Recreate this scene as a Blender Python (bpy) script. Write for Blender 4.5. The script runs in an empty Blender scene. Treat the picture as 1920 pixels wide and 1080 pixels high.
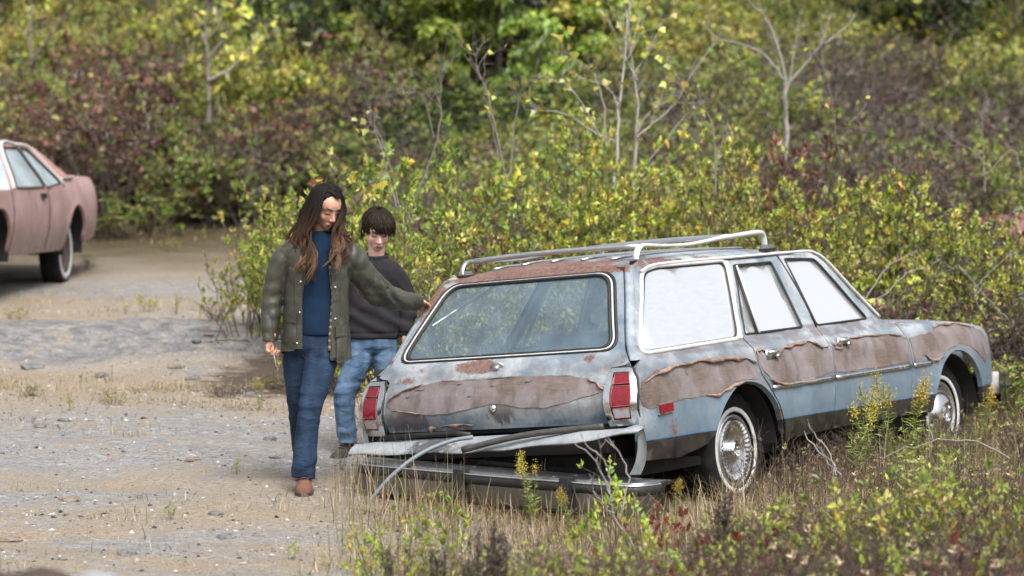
import bpy, bmesh, math, random
import numpy as np
from mathutils import Vector, Matrix, Euler, geometry, noise as mnoise

# ------------------------------------------------------------------ camera, sky, sun, exposure
scene = bpy.context.scene
COL = scene.collection
rng = np.random.default_rng(7)
random.seed(7)
R_ = math.radians
CAM_H = 1.68
FPX = 4533.0
PITCH = R_(2.5)
cam_d = bpy.data.cameras.new('camera')
cam = bpy.data.objects.new('camera', cam_d)
COL.objects.link(cam)
cam.location = (0, 0, CAM_H)
cam.rotation_euler = (R_(90) - PITCH, 0, 0)
cam_d.sensor_width = 36.0
cam_d.lens = FPX / 1920 * 36
cam_d.clip_start = 0.1
cam_d.clip_end = 600
cam_d.dof.use_dof = True
cam_d.dof.focus_distance = 13.1
cam_d.dof.aperture_fstop = 2.2
scene.camera = cam

SUN_EL, SUN_AZ = R_(55), R_(160)
world = bpy.data.worlds.new('World')
scene.world = world
world.use_nodes = True
wn = world.node_tree
for n in list(wn.nodes): wn.nodes.remove(n)
w_out = wn.nodes.new('ShaderNodeOutputWorld')
w_bg = wn.nodes.new('ShaderNodeBackground')
w_sky = wn.nodes.new('ShaderNodeTexSky')
w_sky.sky_type = 'NISHITA'
w_sky.sun_disc = False
w_sky.sun_elevation = SUN_EL
w_sky.sun_rotation = SUN_AZ
w_sky.air_density = 1.0
w_sky.dust_density = 6.0
w_sky.ozone_density = 1.0
w_hs = wn.nodes.new('ShaderNodeHueSaturation')
w_hs.inputs['Saturation'].default_value = 0.30
w_bg.inputs['Strength'].default_value = 0.15
wn.links.new(w_sky.outputs[0], w_hs.inputs['Color'])
wn.links.new(w_hs.outputs[0], w_bg.inputs[0])
wn.links.new(w_bg.outputs[0], w_out.inputs[0])

sun_d = bpy.data.lights.new('sun', 'SUN')
sun_d.energy = 1.7
sun_d.angle = R_(25)
sun_d.color = (1.0, 0.97, 0.92)
sun = bpy.data.objects.new('sun', sun_d)
COL.objects.link(sun)
# the sky's sun_rotation turns clockwise from +Y seen from above
sd = Vector((math.sin(SUN_AZ) * math.cos(SUN_EL), math.cos(SUN_AZ) * math.cos(SUN_EL), math.sin(SUN_EL)))
sun.rotation_euler = sd.to_track_quat('Z', 'Y').to_euler()

vs = scene.view_settings
vs.view_transform = 'Standard'
vs.look = 'None'
vs.gamma = 1.0
vs.exposure = 0.8
vs.use_curve_mapping = False
scene.render.engine = 'CYCLES'
scene.cycles.use_denoising = True
scene.cycles.max_bounces = 8
scene.cycles.transparent_max_bounces = 16
scene.cycles.caustics_reflective = False
scene.cycles.caustics_refractive = False

# ------------------------------------------------------------------ helpers: objects
def link(o):
    COL.objects.link(o)
    return o

def thing(name, label, cat, loc=(0, 0, 0), rotz=0.0, group=None):
    o = bpy.data.objects.new(name, None)
    o.empty_display_size = 0.1
    link(o)
    o.location = loc
    o.rotation_euler = (0, 0, rotz)
    tag(o, label, cat, group)
    return o

def tag(o, label=None, cat=None, group=None, kind=None):
    if label: o['label'] = label
    if cat: o['category'] = cat
    if group: o['group'] = group
    if kind: o['kind'] = kind
    return o

class MB:
    """collects vertices, faces and per-vertex colours; build() links ONE mesh object"""
    def __init__(self):
        self.v = []; self.f = []; self.c = []; self.mi = []; self.n = 0
    def add(self, v, f, col=None, mi=0):
        v = np.asarray(v, float).reshape(-1, 3)
        self.v.append(v)
        n = self.n
        self.f.extend([tuple(int(i) + n for i in q) for q in f])
        self.mi.extend([mi] * len(f))
        if col is None: c = np.ones((len(v), 3))
        else:
            c = np.asarray(col, float)
            if c.ndim == 1: c = np.tile(c, (len(v), 1))
        self.c.append(c)
        self.n += len(v)
        return self
    def box(self, c, s, rot=None, col=None, mi=0):
        x, y, z = [a / 2 for a in s]
        v = np.array([(-x,-y,-z),(x,-y,-z),(x,y,-z),(-x,y,-z),(-x,-y,z),(x,-y,z),(x,y,z),(-x,y,z)])
        if rot is not None: v = v @ np.array(Euler(rot).to_matrix()).T
        return self.add(v + np.array(c), [(0,3,2,1),(4,5,6,7),(0,1,5,4),(1,2,6,5),(2,3,7,6),(3,0,4,7)], col, mi)
    def tube(self, path, r, n=8, cap=True, col=None, flat=None, mi=0, up=None):
        """tube along path; r scalar or per-point; flat = (a, b) scales of the section"""
        p = np.asarray(path, float)
        m = len(p)
        r = np.full(m, r, float) if np.isscalar(r) else np.asarray(r, float)
        t = np.gradient(p, axis=0)
        t /= np.linalg.norm(t, axis=1, keepdims=True) + 1e-12
        a = np.array(up if up is not None else (0.0, 0.0, 1.0))
        if up is None and abs(t[0] @ a) > 0.9: a = np.array((1.0, 0, 0))
        fa, fb = flat if flat is not None else (1, 1)
        ang = np.arange(n) / n * 2 * math.pi
        V = []
        for i in range(m):
            b = np.cross(t[i], a); nb = np.linalg.norm(b)
            if nb < 1e-6: b = np.cross(t[i], (0, 1.0, 0.1)); nb = np.linalg.norm(b)
            b /= nb
            c = np.cross(b, t[i])
            if up is None: a = c
            V.append(p[i] + r[i] * (fa * np.cos(ang)[:, None] * b + fb * np.sin(ang)[:, None] * c))
        V = np.concatenate(V)
        F = []
        for i in range(m - 1):
            for j in range(n):
                k = (j + 1) % n
                F.append((i*n+j, i*n+k, (i+1)*n+k, (i+1)*n+j))
        if cap:
            F.append(tuple(range(n))[::-1]); F.append(tuple((m-1)*n + j for j in range(n)))
        cc = None
        if col is not None:
            cc = np.asarray(col, float)
            if cc.ndim == 2 and len(cc) == m: cc = np.repeat(cc, n, axis=0)
        return self.add(V, F, cc, mi)
    def lathe(self, prof, n=48, axis='y', c=(0, 0, 0), col=None, sx=1.0, mi=0):
        """prof: list of (radius, offset along axis)"""
        prof = np.asarray(prof, float)
        m = len(prof)
        ang = np.arange(n) / n * 2 * math.pi
        V = np.zeros((m, n, 3))
        ca, sa = np.cos(ang), np.sin(ang)
        for i, (r, o) in enumerate(prof):
            if axis == 'y': V[i, :, 0] = r * ca; V[i, :, 2] = r * sa; V[i, :, 1] = o
            elif axis == 'z': V[i, :, 0] = r * ca; V[i, :, 1] = r * sa; V[i, :, 2] = o
            else: V[i, :, 1] = r * ca; V[i, :, 2] = r * sa; V[i, :, 0] = o
        F = []
        for i in range(m - 1):
            for j in range(n):
                k = (j + 1) % n
                F.append((i*n+j, i*n+k, (i+1)*n+k, (i+1)*n+j))
        return self.add(V.reshape(-1, 3) + np.array(c), F, col, mi)
    def loft(self, rings, close=True, cap=True, col=None, mi=0):
        """rings: m x n x 3"""
        rings = np.asarray(rings, float)
        m, n = rings.shape[:2]
        F = []
        for i in range(m - 1):
            for j in range(n if close else n - 1):
                k = (j + 1) % n
                F.append((i*n+j, i*n+k, (i+1)*n+k, (i+1)*n+j))
        if cap and close:
            F.append(tuple(range(n))[::-1]); F.append(tuple((m-1)*n + j for j in range(n)))
        return self.add(rings.reshape(-1, 3), F, col, mi)
    def ball(self, c, r, nu=12, nv=8, col=None, mi=0):
        r = np.ones(3) * r
        V = []
        for i in range(nv + 1):
            th = math.pi * i / nv
            for j in range(nu):
                ph = 2 * math.pi * j / nu
                V.append((math.sin(th)*math.cos(ph), math.sin(th)*math.sin(ph), math.cos(th)))
        F = []
        for i in range(nv):
            for j in range(nu):
                k = (j + 1) % nu
                F.append((i*nu+j, (i+1)*nu+j, (i+1)*nu+k, i*nu+k))
        return self.add(np.array(V) * r + np.array(c), F, col, mi)
    def mesh(self, name, mats, smooth=True):
        me = bpy.data.meshes.new(name)
        v = np.concatenate(self.v) if self.v else np.zeros((0, 3))
        me.from_pydata(v.tolist(), [], self.f)
        if not isinstance(mats, (list, tuple)): mats = [mats]
        for m in mats: me.materials.append(m)
        if len(mats) > 1: me.polygons.foreach_set('material_index', np.array(self.mi, dtype=np.int32))
        at = me.color_attributes.new('Col', 'FLOAT_COLOR', 'POINT')
        c = np.concatenate(self.c)
        at.data.foreach_set('color', np.concatenate([c, np.ones((len(c), 1))], axis=1).astype(np.float32).ravel())
        if smooth: me.polygons.foreach_set('use_smooth', np.ones(len(me.polygons), dtype=bool))
        me.update()
        return me
    def build(self, name, mats, parent=None, smooth=True, auto=None):
        me = self.mesh(name, mats, smooth)
        if auto is not None:
            me.set_sharp_from_angle(angle=R_(auto))
        o = bpy.data.objects.new(name, me)
        link(o)
        if parent is not None: o.parent = parent
        return o

def fast_mesh(name, V, F, C, mat, smooth=False):
    """numpy triangles/quads with per-vertex colour -> mesh"""
    me = bpy.data.meshes.new(name)
    V = np.asarray(V, np.float32); F = np.asarray(F, np.int32)
    k = F.shape[1]
    me.vertices.add(len(V)); me.vertices.foreach_set('co', V.ravel())
    me.loops.add(F.size); me.loops.foreach_set('vertex_index', F.ravel())
    me.polygons.add(len(F))
    me.polygons.foreach_set('loop_start', np.arange(0, F.size, k, dtype=np.int32))
    me.polygons.foreach_set('use_smooth', np.full(len(F), smooth, dtype=bool))
    me.update(calc_edges=True)
    me.materials.append(mat)
    at = me.color_attributes.new('Col', 'FLOAT_COLOR', 'POINT')
    C = np.asarray(C, np.float32)
    at.data.foreach_set('color', np.concatenate([C, np.ones((len(C), 1), np.float32)], axis=1).ravel())
    me.validate()
    return me

def mesh_obj(name, me, parent=None):
    o = bpy.data.objects.new(name, me)
    link(o)
    if parent is not None: o.parent = parent
    return o

def copy_tree(o, parent=None):
    c = o.copy()
    COL.objects.link(c)
    if parent is not None: c.parent = parent
    for ch in list(o.children): copy_tree(ch, c)
    return c

def lerp(a, b, t): return a + (b - a) * t
def sstep(a, b, x):
    t = np.clip((np.asarray(x, float) - a) / (b - a), 0, 1)
    return t * t * (3 - 2 * t)

def rs(pts, d, closed=False):
    """resample a polyline with spacing of about d, keeping its corners"""
    pts = [np.asarray(p, float) for p in pts]
    out = []
    seg = list(zip(pts, pts[1:] + ([pts[0]] if closed else [])))
    if not closed: seg = seg[:len(pts) - 1]
    for a, b in seg:
        n = max(1, int(round(np.linalg.norm(b - a) / d)))
        for i in range(n): out.append(a + (b - a) * i / n)
    if not closed: out.append(pts[-1])
    return np.array(out)

def spl(pts, n=6, closed=False):
    """Catmull-Rom through the points"""
    p = np.asarray(pts, float)
    m = len(p)
    out = []
    for i in range(m if closed else m - 1):
        if closed: a, b, c, d = p[(i-1) % m], p[i], p[(i+1) % m], p[(i+2) % m]
        else: a, b, c, d = p[max(i-1, 0)], p[i], p[i+1], p[min(i+2, m-1)]
        for k in range(n):
            t = k / n
            out.append(0.5 * ((2*b) + (-a+c)*t + (2*a-5*b+4*c-d)*t*t + (-a+3*b-3*c+d)*t**3))
    if not closed: out.append(p[-1])
    return np.array(out)

def rnd_poly(pts, r, n=5):
    """round the corners of a closed polygon by radius-like distance r"""
    p = np.asarray(pts, float); m = len(p); out = []
    for i in range(m):
        a, b, c = p[i-1], p[i], p[(i+1) % m]
        ra = min(r, np.linalg.norm(a-b)*.45); rc = min(r, np.linalg.norm(c-b)*.45)
        s = b + (a-b)/np.linalg.norm(a-b)*ra; e = b + (c-b)/np.linalg.norm(c-b)*rc
        for k in range(n + 1):
            t = k / n
            out.append((1-t)**2*s + 2*t*(1-t)*b + t*t*e)
    return np.array(out)

def inpoly(P, poly):
    P = np.asarray(P, float); poly = np.asarray(poly, float)
    x, y = P[:, 0], P[:, 1]
    ins = np.zeros(len(P), bool)
    n = len(poly); j = n - 1
    for i in range(n):
        xi, yi = poly[i]; xj, yj = poly[j]
        c = ((yi > y) != (yj > y)) & (x < (xj - xi) * (y - yi) / (yj - yi + 1e-15) + xi)
        ins ^= c
        j = i
    return ins

def panel_mesh(outline, mapf, out, sp=0.04, holes=(), rim=0.02, rim_holes=None, edge=None):
    """sheet-metal panel: 2D outline (with holes) filled with a grid, mapped to 3D by mapf(u,v); its edges are
    turned inward by rim. out(p): outward direction. Returns an MB."""
    edge = edge or sp
    loops = [rs(outline, edge, True)] + [rs(h, edge, True) for h in holes]
    pts = []; edges = []
    for l in loops:
        s = len(pts); pts.extend(l.tolist()); n = len(l)
        edges += [(s + i, s + (i + 1) % n) for i in range(n)]
    o = loops[0]
    u0, v0 = o.min(0); u1, v1 = o.max(0)
    gu, gv = np.meshgrid(np.arange(u0 + sp/2, u1, sp), np.arange(v0 + sp/2, v1, sp))
    g = np.stack([gu.ravel(), gv.ravel()], 1)
    k = inpoly(g, o)
    for h in loops[1:]: k &= ~inpoly(g, h)
    g = g[k]
    bp = np.array(pts)
    if len(g):
        dmin = np.full(len(g), 9.0)
        for s in range(0, len(bp), 200):
            dmin = np.minimum(dmin, np.sqrt(((g[:, None] - bp[None, s:s+200])**2).sum(2)).min(1))
        g = g[dmin > sp * .45]
    allp = [Vector(p) for p in pts] + [Vector(p) for p in g.tolist()]
    vo, eo, fo, _, _, _ = geometry.delaunay_2d_cdt(allp, edges, [], 0, 1e-6)
    V2 = np.array([(v.x, v.y) for v in vo])
    F = np.array([f for f in fo if len(f) == 3])
    cen = V2[F].mean(1)
    k = inpoly(cen, o)
    for h in loops[1:]: k &= ~inpoly(cen, h)
    F = F[k]
    V3 = np.array([mapf(u, v) for u, v in V2])
    nrm = np.cross(V3[F[:, 1]] - V3[F[:, 0]], V3[F[:, 2]] - V3[F[:, 0]])
    od = np.array([out(p) for p in V3[F].mean(1)])
    flip = (nrm * od).sum(1) < 0
    F[flip] = F[flip][:, ::-1]
    nrm[flip] *= -1
    vn = np.zeros_like(V3)
    for i in range(3): np.add.at(vn, F[:, i], nrm)
    vn /= np.linalg.norm(vn, axis=1, keepdims=True) + 1e-12
    mb = MB()
    faces = [tuple(f) for f in F.tolist()]
    verts = V3
    if rim > 0:
        cnt = {}
        for f in faces:
            for a, b in ((f[0], f[1]), (f[1], f[2]), (f[2], f[0])):
                cnt[(a, b)] = 1
        bd = [(a, b) for (a, b) in cnt if (b, a) not in cnt]
        bv = sorted({a for e in bd for a in e})
        m = {a: len(V3) + i for i, a in enumerate(bv)}
        m0 = {a: len(V3) + len(bv) + i for i, a in enumerate(bv)}
        verts = np.concatenate([V3, V3[bv] - vn[bv] * rim, V3[bv]])
        faces += [(m0[b], m0[a], m[a], m[b]) for a, b in bd]
    mb.add(verts, faces)
    return mb

def remeshed(mb, voxel, smooth_it=3, factor=0.5):
    """one continuous skin over overlapping closed volumes"""
    me = mb.mesh('tmp', [])
    o = bpy.data.objects.new('tmp', me)
    link(o)
    m = o.modifiers.new('r', 'REMESH'); m.mode = 'VOXEL'; m.voxel_size = voxel; m.use_smooth_shade = True
    if smooth_it:
        s = o.modifiers.new('s', 'SMOOTH'); s.factor = factor; s.iterations = smooth_it
    dg = bpy.context.evaluated_depsgraph_get()
    dg.update()
    ev = o.evaluated_get(dg)
    res = bpy.data.meshes.new_from_object(ev)
    bpy.data.objects.remove(o)
    n = len(res.vertices)
    co = np.zeros(n * 3, np.float32); res.vertices.foreach_get('co', co)
    no = np.zeros(n * 3, np.float32); res.vertices.foreach_get('normal', no)
    return res, co.reshape(-1, 3).astype(float), no.reshape(-1, 3).astype(float)

def set_cols(me, C):
    at = me.color_attributes.get('Col') or me.color_attributes.new('Col', 'FLOAT_COLOR', 'POINT')
    at.data.foreach_set('color', np.concatenate([C, np.ones((len(C), 1))], axis=1).astype(np.float32).ravel())

def set_co(me, co):
    me.vertices.foreach_set('co', co.astype(np.float32).ravel()); me.update()

# cheap vectorised value noise
_perm = np.random.default_rng(3).random((64, 64, 64)).astype(np.float32)
def vnoise(P):
    P = np.asarray(P, float)
    i = np.floor(P).astype(int); f = P - i; f = f * f * (3 - 2 * f)
    r = 0
    for dx in (0, 1):
        for dy in (0, 1):
            for dz in (0, 1):
                w = (f[..., 0] if dx else 1 - f[..., 0]) * (f[..., 1] if dy else 1 - f[..., 1]) * (f[..., 2] if dz else 1 - f[..., 2])
                r = r + w * _perm[(i[..., 0] + dx) % 64, (i[..., 1] + dy) % 64, (i[..., 2] + dz) % 64]
    return r
def fbm(P, o=4):
    r = 0; a = 1; s = 0
    P = np.asarray(P, float)
    for k in range(o):
        r = r + a * vnoise(P * 2**k + 17.3 * k); s += a; a *= .5
    return r / s

# ------------------------------------------------------------------ helpers: materials
class NT:
    def __init__(self, name):
        self.m = bpy.data.materials.new(name); self.m.use_nodes = True
        self.t = self.m.node_tree
        for n in list(self.t.nodes): self.t.nodes.remove(n)
        self.o = self.t.nodes.new('ShaderNodeOutputMaterial')
        self.tc = self.t.nodes.new('ShaderNodeTexCoord')
    def node(self, ty, **kw):
        n = self.t.nodes.new(ty)
        for k, v in kw.items(): setattr(n, k, v)
        return n
    def ln(self, a, b): self.t.links.new(a, b)
    def put(self, sock, v):
        if v is None: return
        if isinstance(v, bpy.types.NodeSocket): self.ln(v, sock)
        elif isinstance(v, (tuple, list)) and len(v) == 3 and sock.type == 'RGBA': sock.default_value = (*v, 1)
        else: sock.default_value = v
    def obj(self): return self.tc.outputs['Object']
    def mapping(self, vec, scale=(1, 1, 1), loc=(0, 0, 0), rot=(0, 0, 0)):
        n = self.node('ShaderNodeMapping'); self.ln(vec, n.inputs[0])
        n.inputs['Scale'].default_value = scale; n.inputs['Location'].default_value = loc; n.inputs['Rotation'].default_value = rot
        return n.outputs[0]
    def noise(self, vec, scale, detail=4, rough=.55, dist=0.0):
        n = self.node('ShaderNodeTexNoise'); self.ln(vec, n.inputs['Vector'])
        n.inputs['Scale'].default_value = scale; n.inputs['Detail'].default_value = detail
        n.inputs['Roughness'].default_value = rough; n.inputs['Distortion'].default_value = dist
        return n.outputs['Fac']
    def voro(self, vec, scale, feature='F1', out='Distance'):
        n = self.node('ShaderNodeTexVoronoi', feature=feature); self.ln(vec, n.inputs['Vector'])
        n.inputs['Scale'].default_value = scale
        return n.outputs[out]
    def ramp(self, fac, stops, interp='LINEAR'):
        n = self.node('ShaderNodeValToRGB'); self.ln(fac, n.inputs[0])
        r = n.color_ramp; r.interpolation = interp
        while len(r.elements) > 1: r.elements.remove(r.elements[0])
        for i, (p, c) in enumerate(stops):
            e = r.elements[0] if i == 0 else r.elements.new(p)
            e.position = p
            e.color = (*c, 1) if isinstance(c, (tuple, list)) else (c, c, c, 1)
        return n.outputs[0]
    def mix(self, fac, a, b, blend='MIX'):
        n = self.node('ShaderNodeMix', data_type='RGBA', blend_type=blend)
        self.put(n.inputs[0], fac); self.put(n.inputs[6], a); self.put(n.inputs[7], b)
        return n.outputs[2]
    def math(self, op, a, b=None, c=None, clamp=False):
        n = self.node('ShaderNodeMath', operation=op, use_clamp=clamp)
        self.put(n.inputs[0], a)
        if b is not None: self.put(n.inputs[1], b)
        if c is not None: self.put(n.inputs[2], c)
        return n.outputs[0]
    def mr(self, v, a, b, c=0.0, d=1.0, smooth=False):
        n = self.node('ShaderNodeMapRange', clamp=True)
        if smooth: n.interpolation_type = 'SMOOTHSTEP'
        self.put(n.inputs[0], v)
        for i, x in enumerate((a, b, c, d)): self.put(n.inputs[i + 1], x)
        return n.outputs[0]
    def xyz(self, vec):
        n = self.node('ShaderNodeSeparateXYZ'); self.ln(vec, n.inputs[0]); return n.outputs
    def vcol(self, name='Col'):
        n = self.node('ShaderNodeVertexColor', layer_name=name); return n.outputs[0]
    def bump(self, h, strength=.3, dist=.01, normal=None):
        n = self.node('ShaderNodeBump'); self.ln(h, n.inputs['Height'])
        n.inputs['Strength'].default_value = strength; n.inputs['Distance'].default_value = dist
        if normal is not None: self.ln(normal, n.inputs['Normal'])
        return n.outputs[0]
    def dist(self, vec, c, s=(1, 1, 1)):
        m = self.node('ShaderNodeVectorMath', operation='SUBTRACT'); self.ln(vec, m.inputs[0]); m.inputs[1].default_value = c
        k = self.node('ShaderNodeVectorMath', operation='MULTIPLY'); self.ln(m.outputs[0], k.inputs[0]); k.inputs[1].default_value = s
        l = self.node('ShaderNodeVectorMath', operation='LENGTH'); self.ln(k.outputs[0], l.inputs[0])
        return l.outputs['Value']
    def bsdf(self, color=None, rough=.5, metal=0.0, normal=None, spec=None, **kw):
        n = self.node('ShaderNodeBsdfPrincipled')
        self.put(n.inputs['Base Color'], color); self.put(n.inputs['Roughness'], rough); self.put(n.inputs['Metallic'], metal)
        if normal is not None: self.ln(normal, n.inputs['Normal'])
        if spec is not None: self.put(n.inputs['Specular IOR Level'], spec)
        for k, v in kw.items(): self.put(n.inputs[k.replace('_', ' ')], v)
        return n.outputs[0]
    def done(self, sh):
        self.ln(sh, self.o.inputs[0]); return self.m

def simple(name, color, rough=.5, metal=0.0, var=.25, scale=12, bump=0.0, bscale=60, spec=None):
    t = NT(name)
    n = t.noise(t.obj(), scale, 5, .6)
    c = t.mix(t.mr(n, .3, .7), tuple(x * (1 - var) for x in color), tuple(min(1, x * (1 + var)) for x in color))
    nm = t.bump(t.noise(t.obj(), bscale, 4), bump, .01) if bump else None
    return t.done(t.bsdf(c, t.mr(t.noise(t.obj(), scale * 2, 3), .3, .7, max(.02, rough - .1), min(1, rough + .1)), metal, nm, spec))

# world point seen at pixel (px, py) of the 1920 x 1080 photograph, at world depth y
def at(px, py, Y):
    w = np.array([0, math.cos(PITCH), -math.sin(PITCH)]); u = np.array([0, math.sin(PITCH), math.cos(PITCH)])
    v = w + np.array([(px - 960) / FPX, 0, 0]) + u * (540 - py) / FPX
    return np.array([0, 0, CAM_H]) + v * (Y / v[1])

# ================================================================== GROUND
_ly = np.array([-200, 0, 10, 13.4, 14.4, 16, 18.6, 19.4, 20.4, 25, 26.7, 31, 36, 45, 60, 90, 140, 300.])
_lz = np.array([-.3, -.05, -.03, 0, .06, .13, .20, .30, .46, .62, .70, 1.10, 2.2, 4.9, 9.5, 16, 22, 40.])
_ry = np.array([-200, 0, 10, 12, 13.4, 15.8, 17.5, 20, 25, 31, 36, 45, 60, 90, 140, 300.])
_rz = np.array([-.3, -.1, -.06, -.065, -.065, -.085, -.02, .30, .65, 1.15, 2.3, 5.0, 9.6, 16, 22, 40.])
_yy = np.concatenate([np.arange(-200, 0, 2.0), np.arange(0, 60, .1), np.arange(60, 300, 1.0)])
def _smooth_tab(y, z):
    t = np.interp(_yy, y, z)
    k = np.ones(7) / 7
    return np.convolve(np.pad(t, 3, mode='edge'), k, 'valid')
_L, _Rr = _smooth_tab(_ly, _lz), _smooth_tab(_ry, _rz)
def base_h(x, y):
    x = np.asarray(x, float); y = np.asarray(y, float)
    b = sstep(-1.0, .5, x - .12 * (y - 13.4))
    h = np.interp(y, _yy, _L) * (1 - b) + np.interp(y, _yy, _Rr) * b
    # hollow under the sunk rear left wheel and the car
    h = h - .10 * np.exp(-(((x + .0) / .55)**2 + ((y - 14.3) / .6)**2))
    h = h - .13 * np.exp(-(((x - 1.5) / .5)**2 + ((y - 16.6) / .8)**2))
    # the hill is uneven
    far = sstep(24, 40, y)
    P = np.stack([x * .09 + 5, y * .09 + 3, np.zeros_like(x)], -1)
    h = h + far * 1.6 * (fbm(P, 3) - .5)
    return h
def ground_h(x, y):
    """height of the ground sheet, with its small relief"""
    x = np.asarray(x, float); y = np.asarray(y, float)
    h = base_h(x, y)
    z0 = np.zeros_like(x)
    near = 1 - sstep(30, 45, y)
    h = h + near * .05 * (fbm(np.stack([x * .9, y * .9, z0 + 2], -1), 3) - .5)
    h = h + near * .022 * (fbm(np.stack([x * 3.1, y * 3.1, z0 + 5], -1), 4) - .5)
    # worn rock ledge across the dirt on the left
    led = sstep(-.9, -1.9, x) * np.exp(-((y - 19.7) / .95)**2)
    rid = np.abs(fbm(np.stack([x * .8 + y * .25, y * 1.6, z0 + 9], -1), 4) - .5) * 2
    h = h + led * (.30 * (.35 - rid) + .04 * (fbm(np.stack([x * 4, y * 9, z0], -1), 3) - .5))
    # thin layers of shale
    st = fbm(np.stack([x * 1.3, y * 3.2, z0 + 31], -1), 4)
    h = h + near * sstep(-.3, -1.6, x) * .014 * np.floor(st * 9) / 3
    return h
def gz(x, y): return float(ground_h(np.array([x]), np.array([y]))[0])

def make_ground():
    xs = np.concatenate([-np.geomspace(160, 7.3, 26), np.arange(-7.2, 6.2, .045), np.geomspace(6.3, 160, 26)])
    ys_ = np.concatenate([-np.geomspace(180, 2, 12), np.arange(0, 8.6, .5), np.arange(8.7, 22, .05), np.arange(22, 32, .12), np.geomspace(32.2, 290, 60)])
    X, Y = np.meshgrid(xs, ys_)
    Z = ground_h(X.ravel(), Y.ravel())
    V = np.stack([X.ravel(), Y.ravel(), Z], 1)
    ny, nx = X.shape
    i = (np.arange(ny - 1)[:, None] * nx + np.arange(nx - 1)[None]).ravel()
    F = np.stack([i, i + 1, i + nx + 1, i + nx], 1)
    t = NT('ground_soil')
    p = t.obj()
    s = t.xyz(p)
    st = t.mapping(p, (1, 1.5, 1), (0, 0, 0), (0, 0, .25))            # layers run across the view
    n1 = t.noise(st, .75, 9, .70, .9)
    n2 = t.noise(st, 5, 6, .65)
    n3 = t.noise(t.mapping(p, (1, 1.35, 1)), 30, 8, .78)
    n4 = t.noise(t.mapping(p, (1, 2.0, 1), (7, 3, 1)), .55, 5, .6)
    soil = t.ramp(n3, [(.30, (.075, .060, .048)), (.43, (.25, .212, .172)), (.55, (.345, .30, .25)), (.70, (.55, .51, .45))])
    straw = t.ramp(t.noise(t.mapping(p, (1, 1, 1), (3, 9, 2)), 60, 5, .7), [(.3, (.15, .115, .08)), (.55, (.34, .28, .205)), (.8, (.50, .43, .33))])
    shale = t.ramp(t.noise(t.mapping(p, (1, 3.0, 1)), 22, 7, .75), [(.30, (.045, .045, .048)), (.42, (.19, .188, .187)), (.54, (.39, .382, .375)), (.72, (.62, .61, .59))])
    slab = t.voro(t.mapping(p, (1, 2.2, 1), (0, 0, 0), (0, 0, .3)), 7, 'DISTANCE_TO_EDGE')
    slabc = t.xyz(t.voro(t.mapping(p, (1, 2.2, 1), (0, 0, 0), (0, 0, .3)), 7, out='Color'))[0]
    shale = t.mix(t.mr(slabc, 0, 1, 0, .4), shale, (.11, .11, .112))
    shale = t.mix(t.mr(slab, .0, .03, .55, 0), shale, (.06, .058, .055))
    chip = t.voro(t.mapping(p, (1, 1.7, 1)), 42, out='Color')
    chipv = t.xyz(chip)[0]
    shale = t.mix(t.mr(chipv, .0, 1.0, 0, .45), shale, (.22, .22, .222))
    shm = t.mr(t.math('ADD', n1, t.math('MULTIPLY', t.math('SUBTRACT', n3, .5), .30)), .44, .60)
    left = t.mr(s[0], .4, -.8)
    pathm = t.math('MULTIPLY', left, t.math('SUBTRACT', 1.0, t.mr(s[1], 24.5, 27)))
    yw = t.math('ADD', s[1], t.math('MULTIPLY', t.math('SUBTRACT', t.noise(t.mapping(p, (1, .5, 1), (9, 1, 4)), .8, 5, .65), .5), 2.6))
    def band(a, b, c_, d): return t.math('MULTIPLY', t.mr(yw, a, b), t.math('SUBTRACT', 1.0, t.mr(yw, c_, d)))
    grav = t.math('MAXIMUM', band(13.4, 13.9, 15.7, 16.1), band(23.0, 23.5, 25.2, 25.8))
    tanb = t.math('MAXIMUM', band(16.0, 16.3, 18.3, 18.8), t.math('MAXIMUM', band(20.6, 20.9, 22.8, 23.2), t.mr(yw, 25.8, 26.4)))
    shm = t.math('MULTIPLY', shm, t.math('SUBTRACT', 1.0, t.math('MULTIPLY', tanb, .85)))
    shm = t.math('MAXIMUM', shm, t.math('MULTIPLY', grav, t.mr(t.math('ADD', n2, t.math('MULTIPLY', t.math('SUBTRACT', n3, .5), .5)), .40, .50)))
    shm = t.math('MULTIPLY', shm, t.mr(pathm, 0, 1, .12, 1))
    ledge = t.math('MULTIPLY', t.mr(s[0], -.9, -1.7), t.math('MULTIPLY', t.mr(s[1], 18.7, 19.2), t.mr(s[1], 20.9, 20.4)))
    ledge = t.math('MULTIPLY', ledge, t.mr(n2, .35, .5))
    shm = t.math('MAXIMUM', shm, ledge)
    c = t.mix(t.mr(n4, .42, .58), soil, straw)
    c = t.mix(t.mr(t.noise(t.mapping(p, (1, 1.6, 1), (1, 4, 0)), 2.2, 6, .7), .5, .64, 0, .45), c, (.30, .225, .16))
    shale = t.mix(t.math('MULTIPLY', ledge, .75), shale, t.ramp(t.noise(t.mapping(p, (1, 2.4, 2)), 7, 7, .75), [(.32, (.045, .045, .05)), (.52, (.17, .168, .17)), (.72, (.34, .325, .31))]))
    c = t.mix(shm, c, shale)
    hum = t.math('SUBTRACT', 1.0, t.dist(p, (-1.75, 18.0, .2), (1.25, .62, 0)), None, True)
    c = t.mix(t.math('MULTIPLY', t.mr(t.math('ADD', hum, t.math('MULTIPLY', t.math('SUBTRACT', n2, .5), 1.2)), .2, .5), .85), c, (.065, .047, .036))
    # thickets: leaf litter and turf, darkened to put plant shade into the colour
    lit = t.ramp(t.noise(p, 26, 6, .7), [(.3, (.025, .02, .011)), (.5, (.07, .053, .028)), (.7, (.14, .115, .05))])
    hill = t.mr(t.math('ADD', s[1], t.math('MULTIPLY', n4, 4)), 27, 31)
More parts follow.
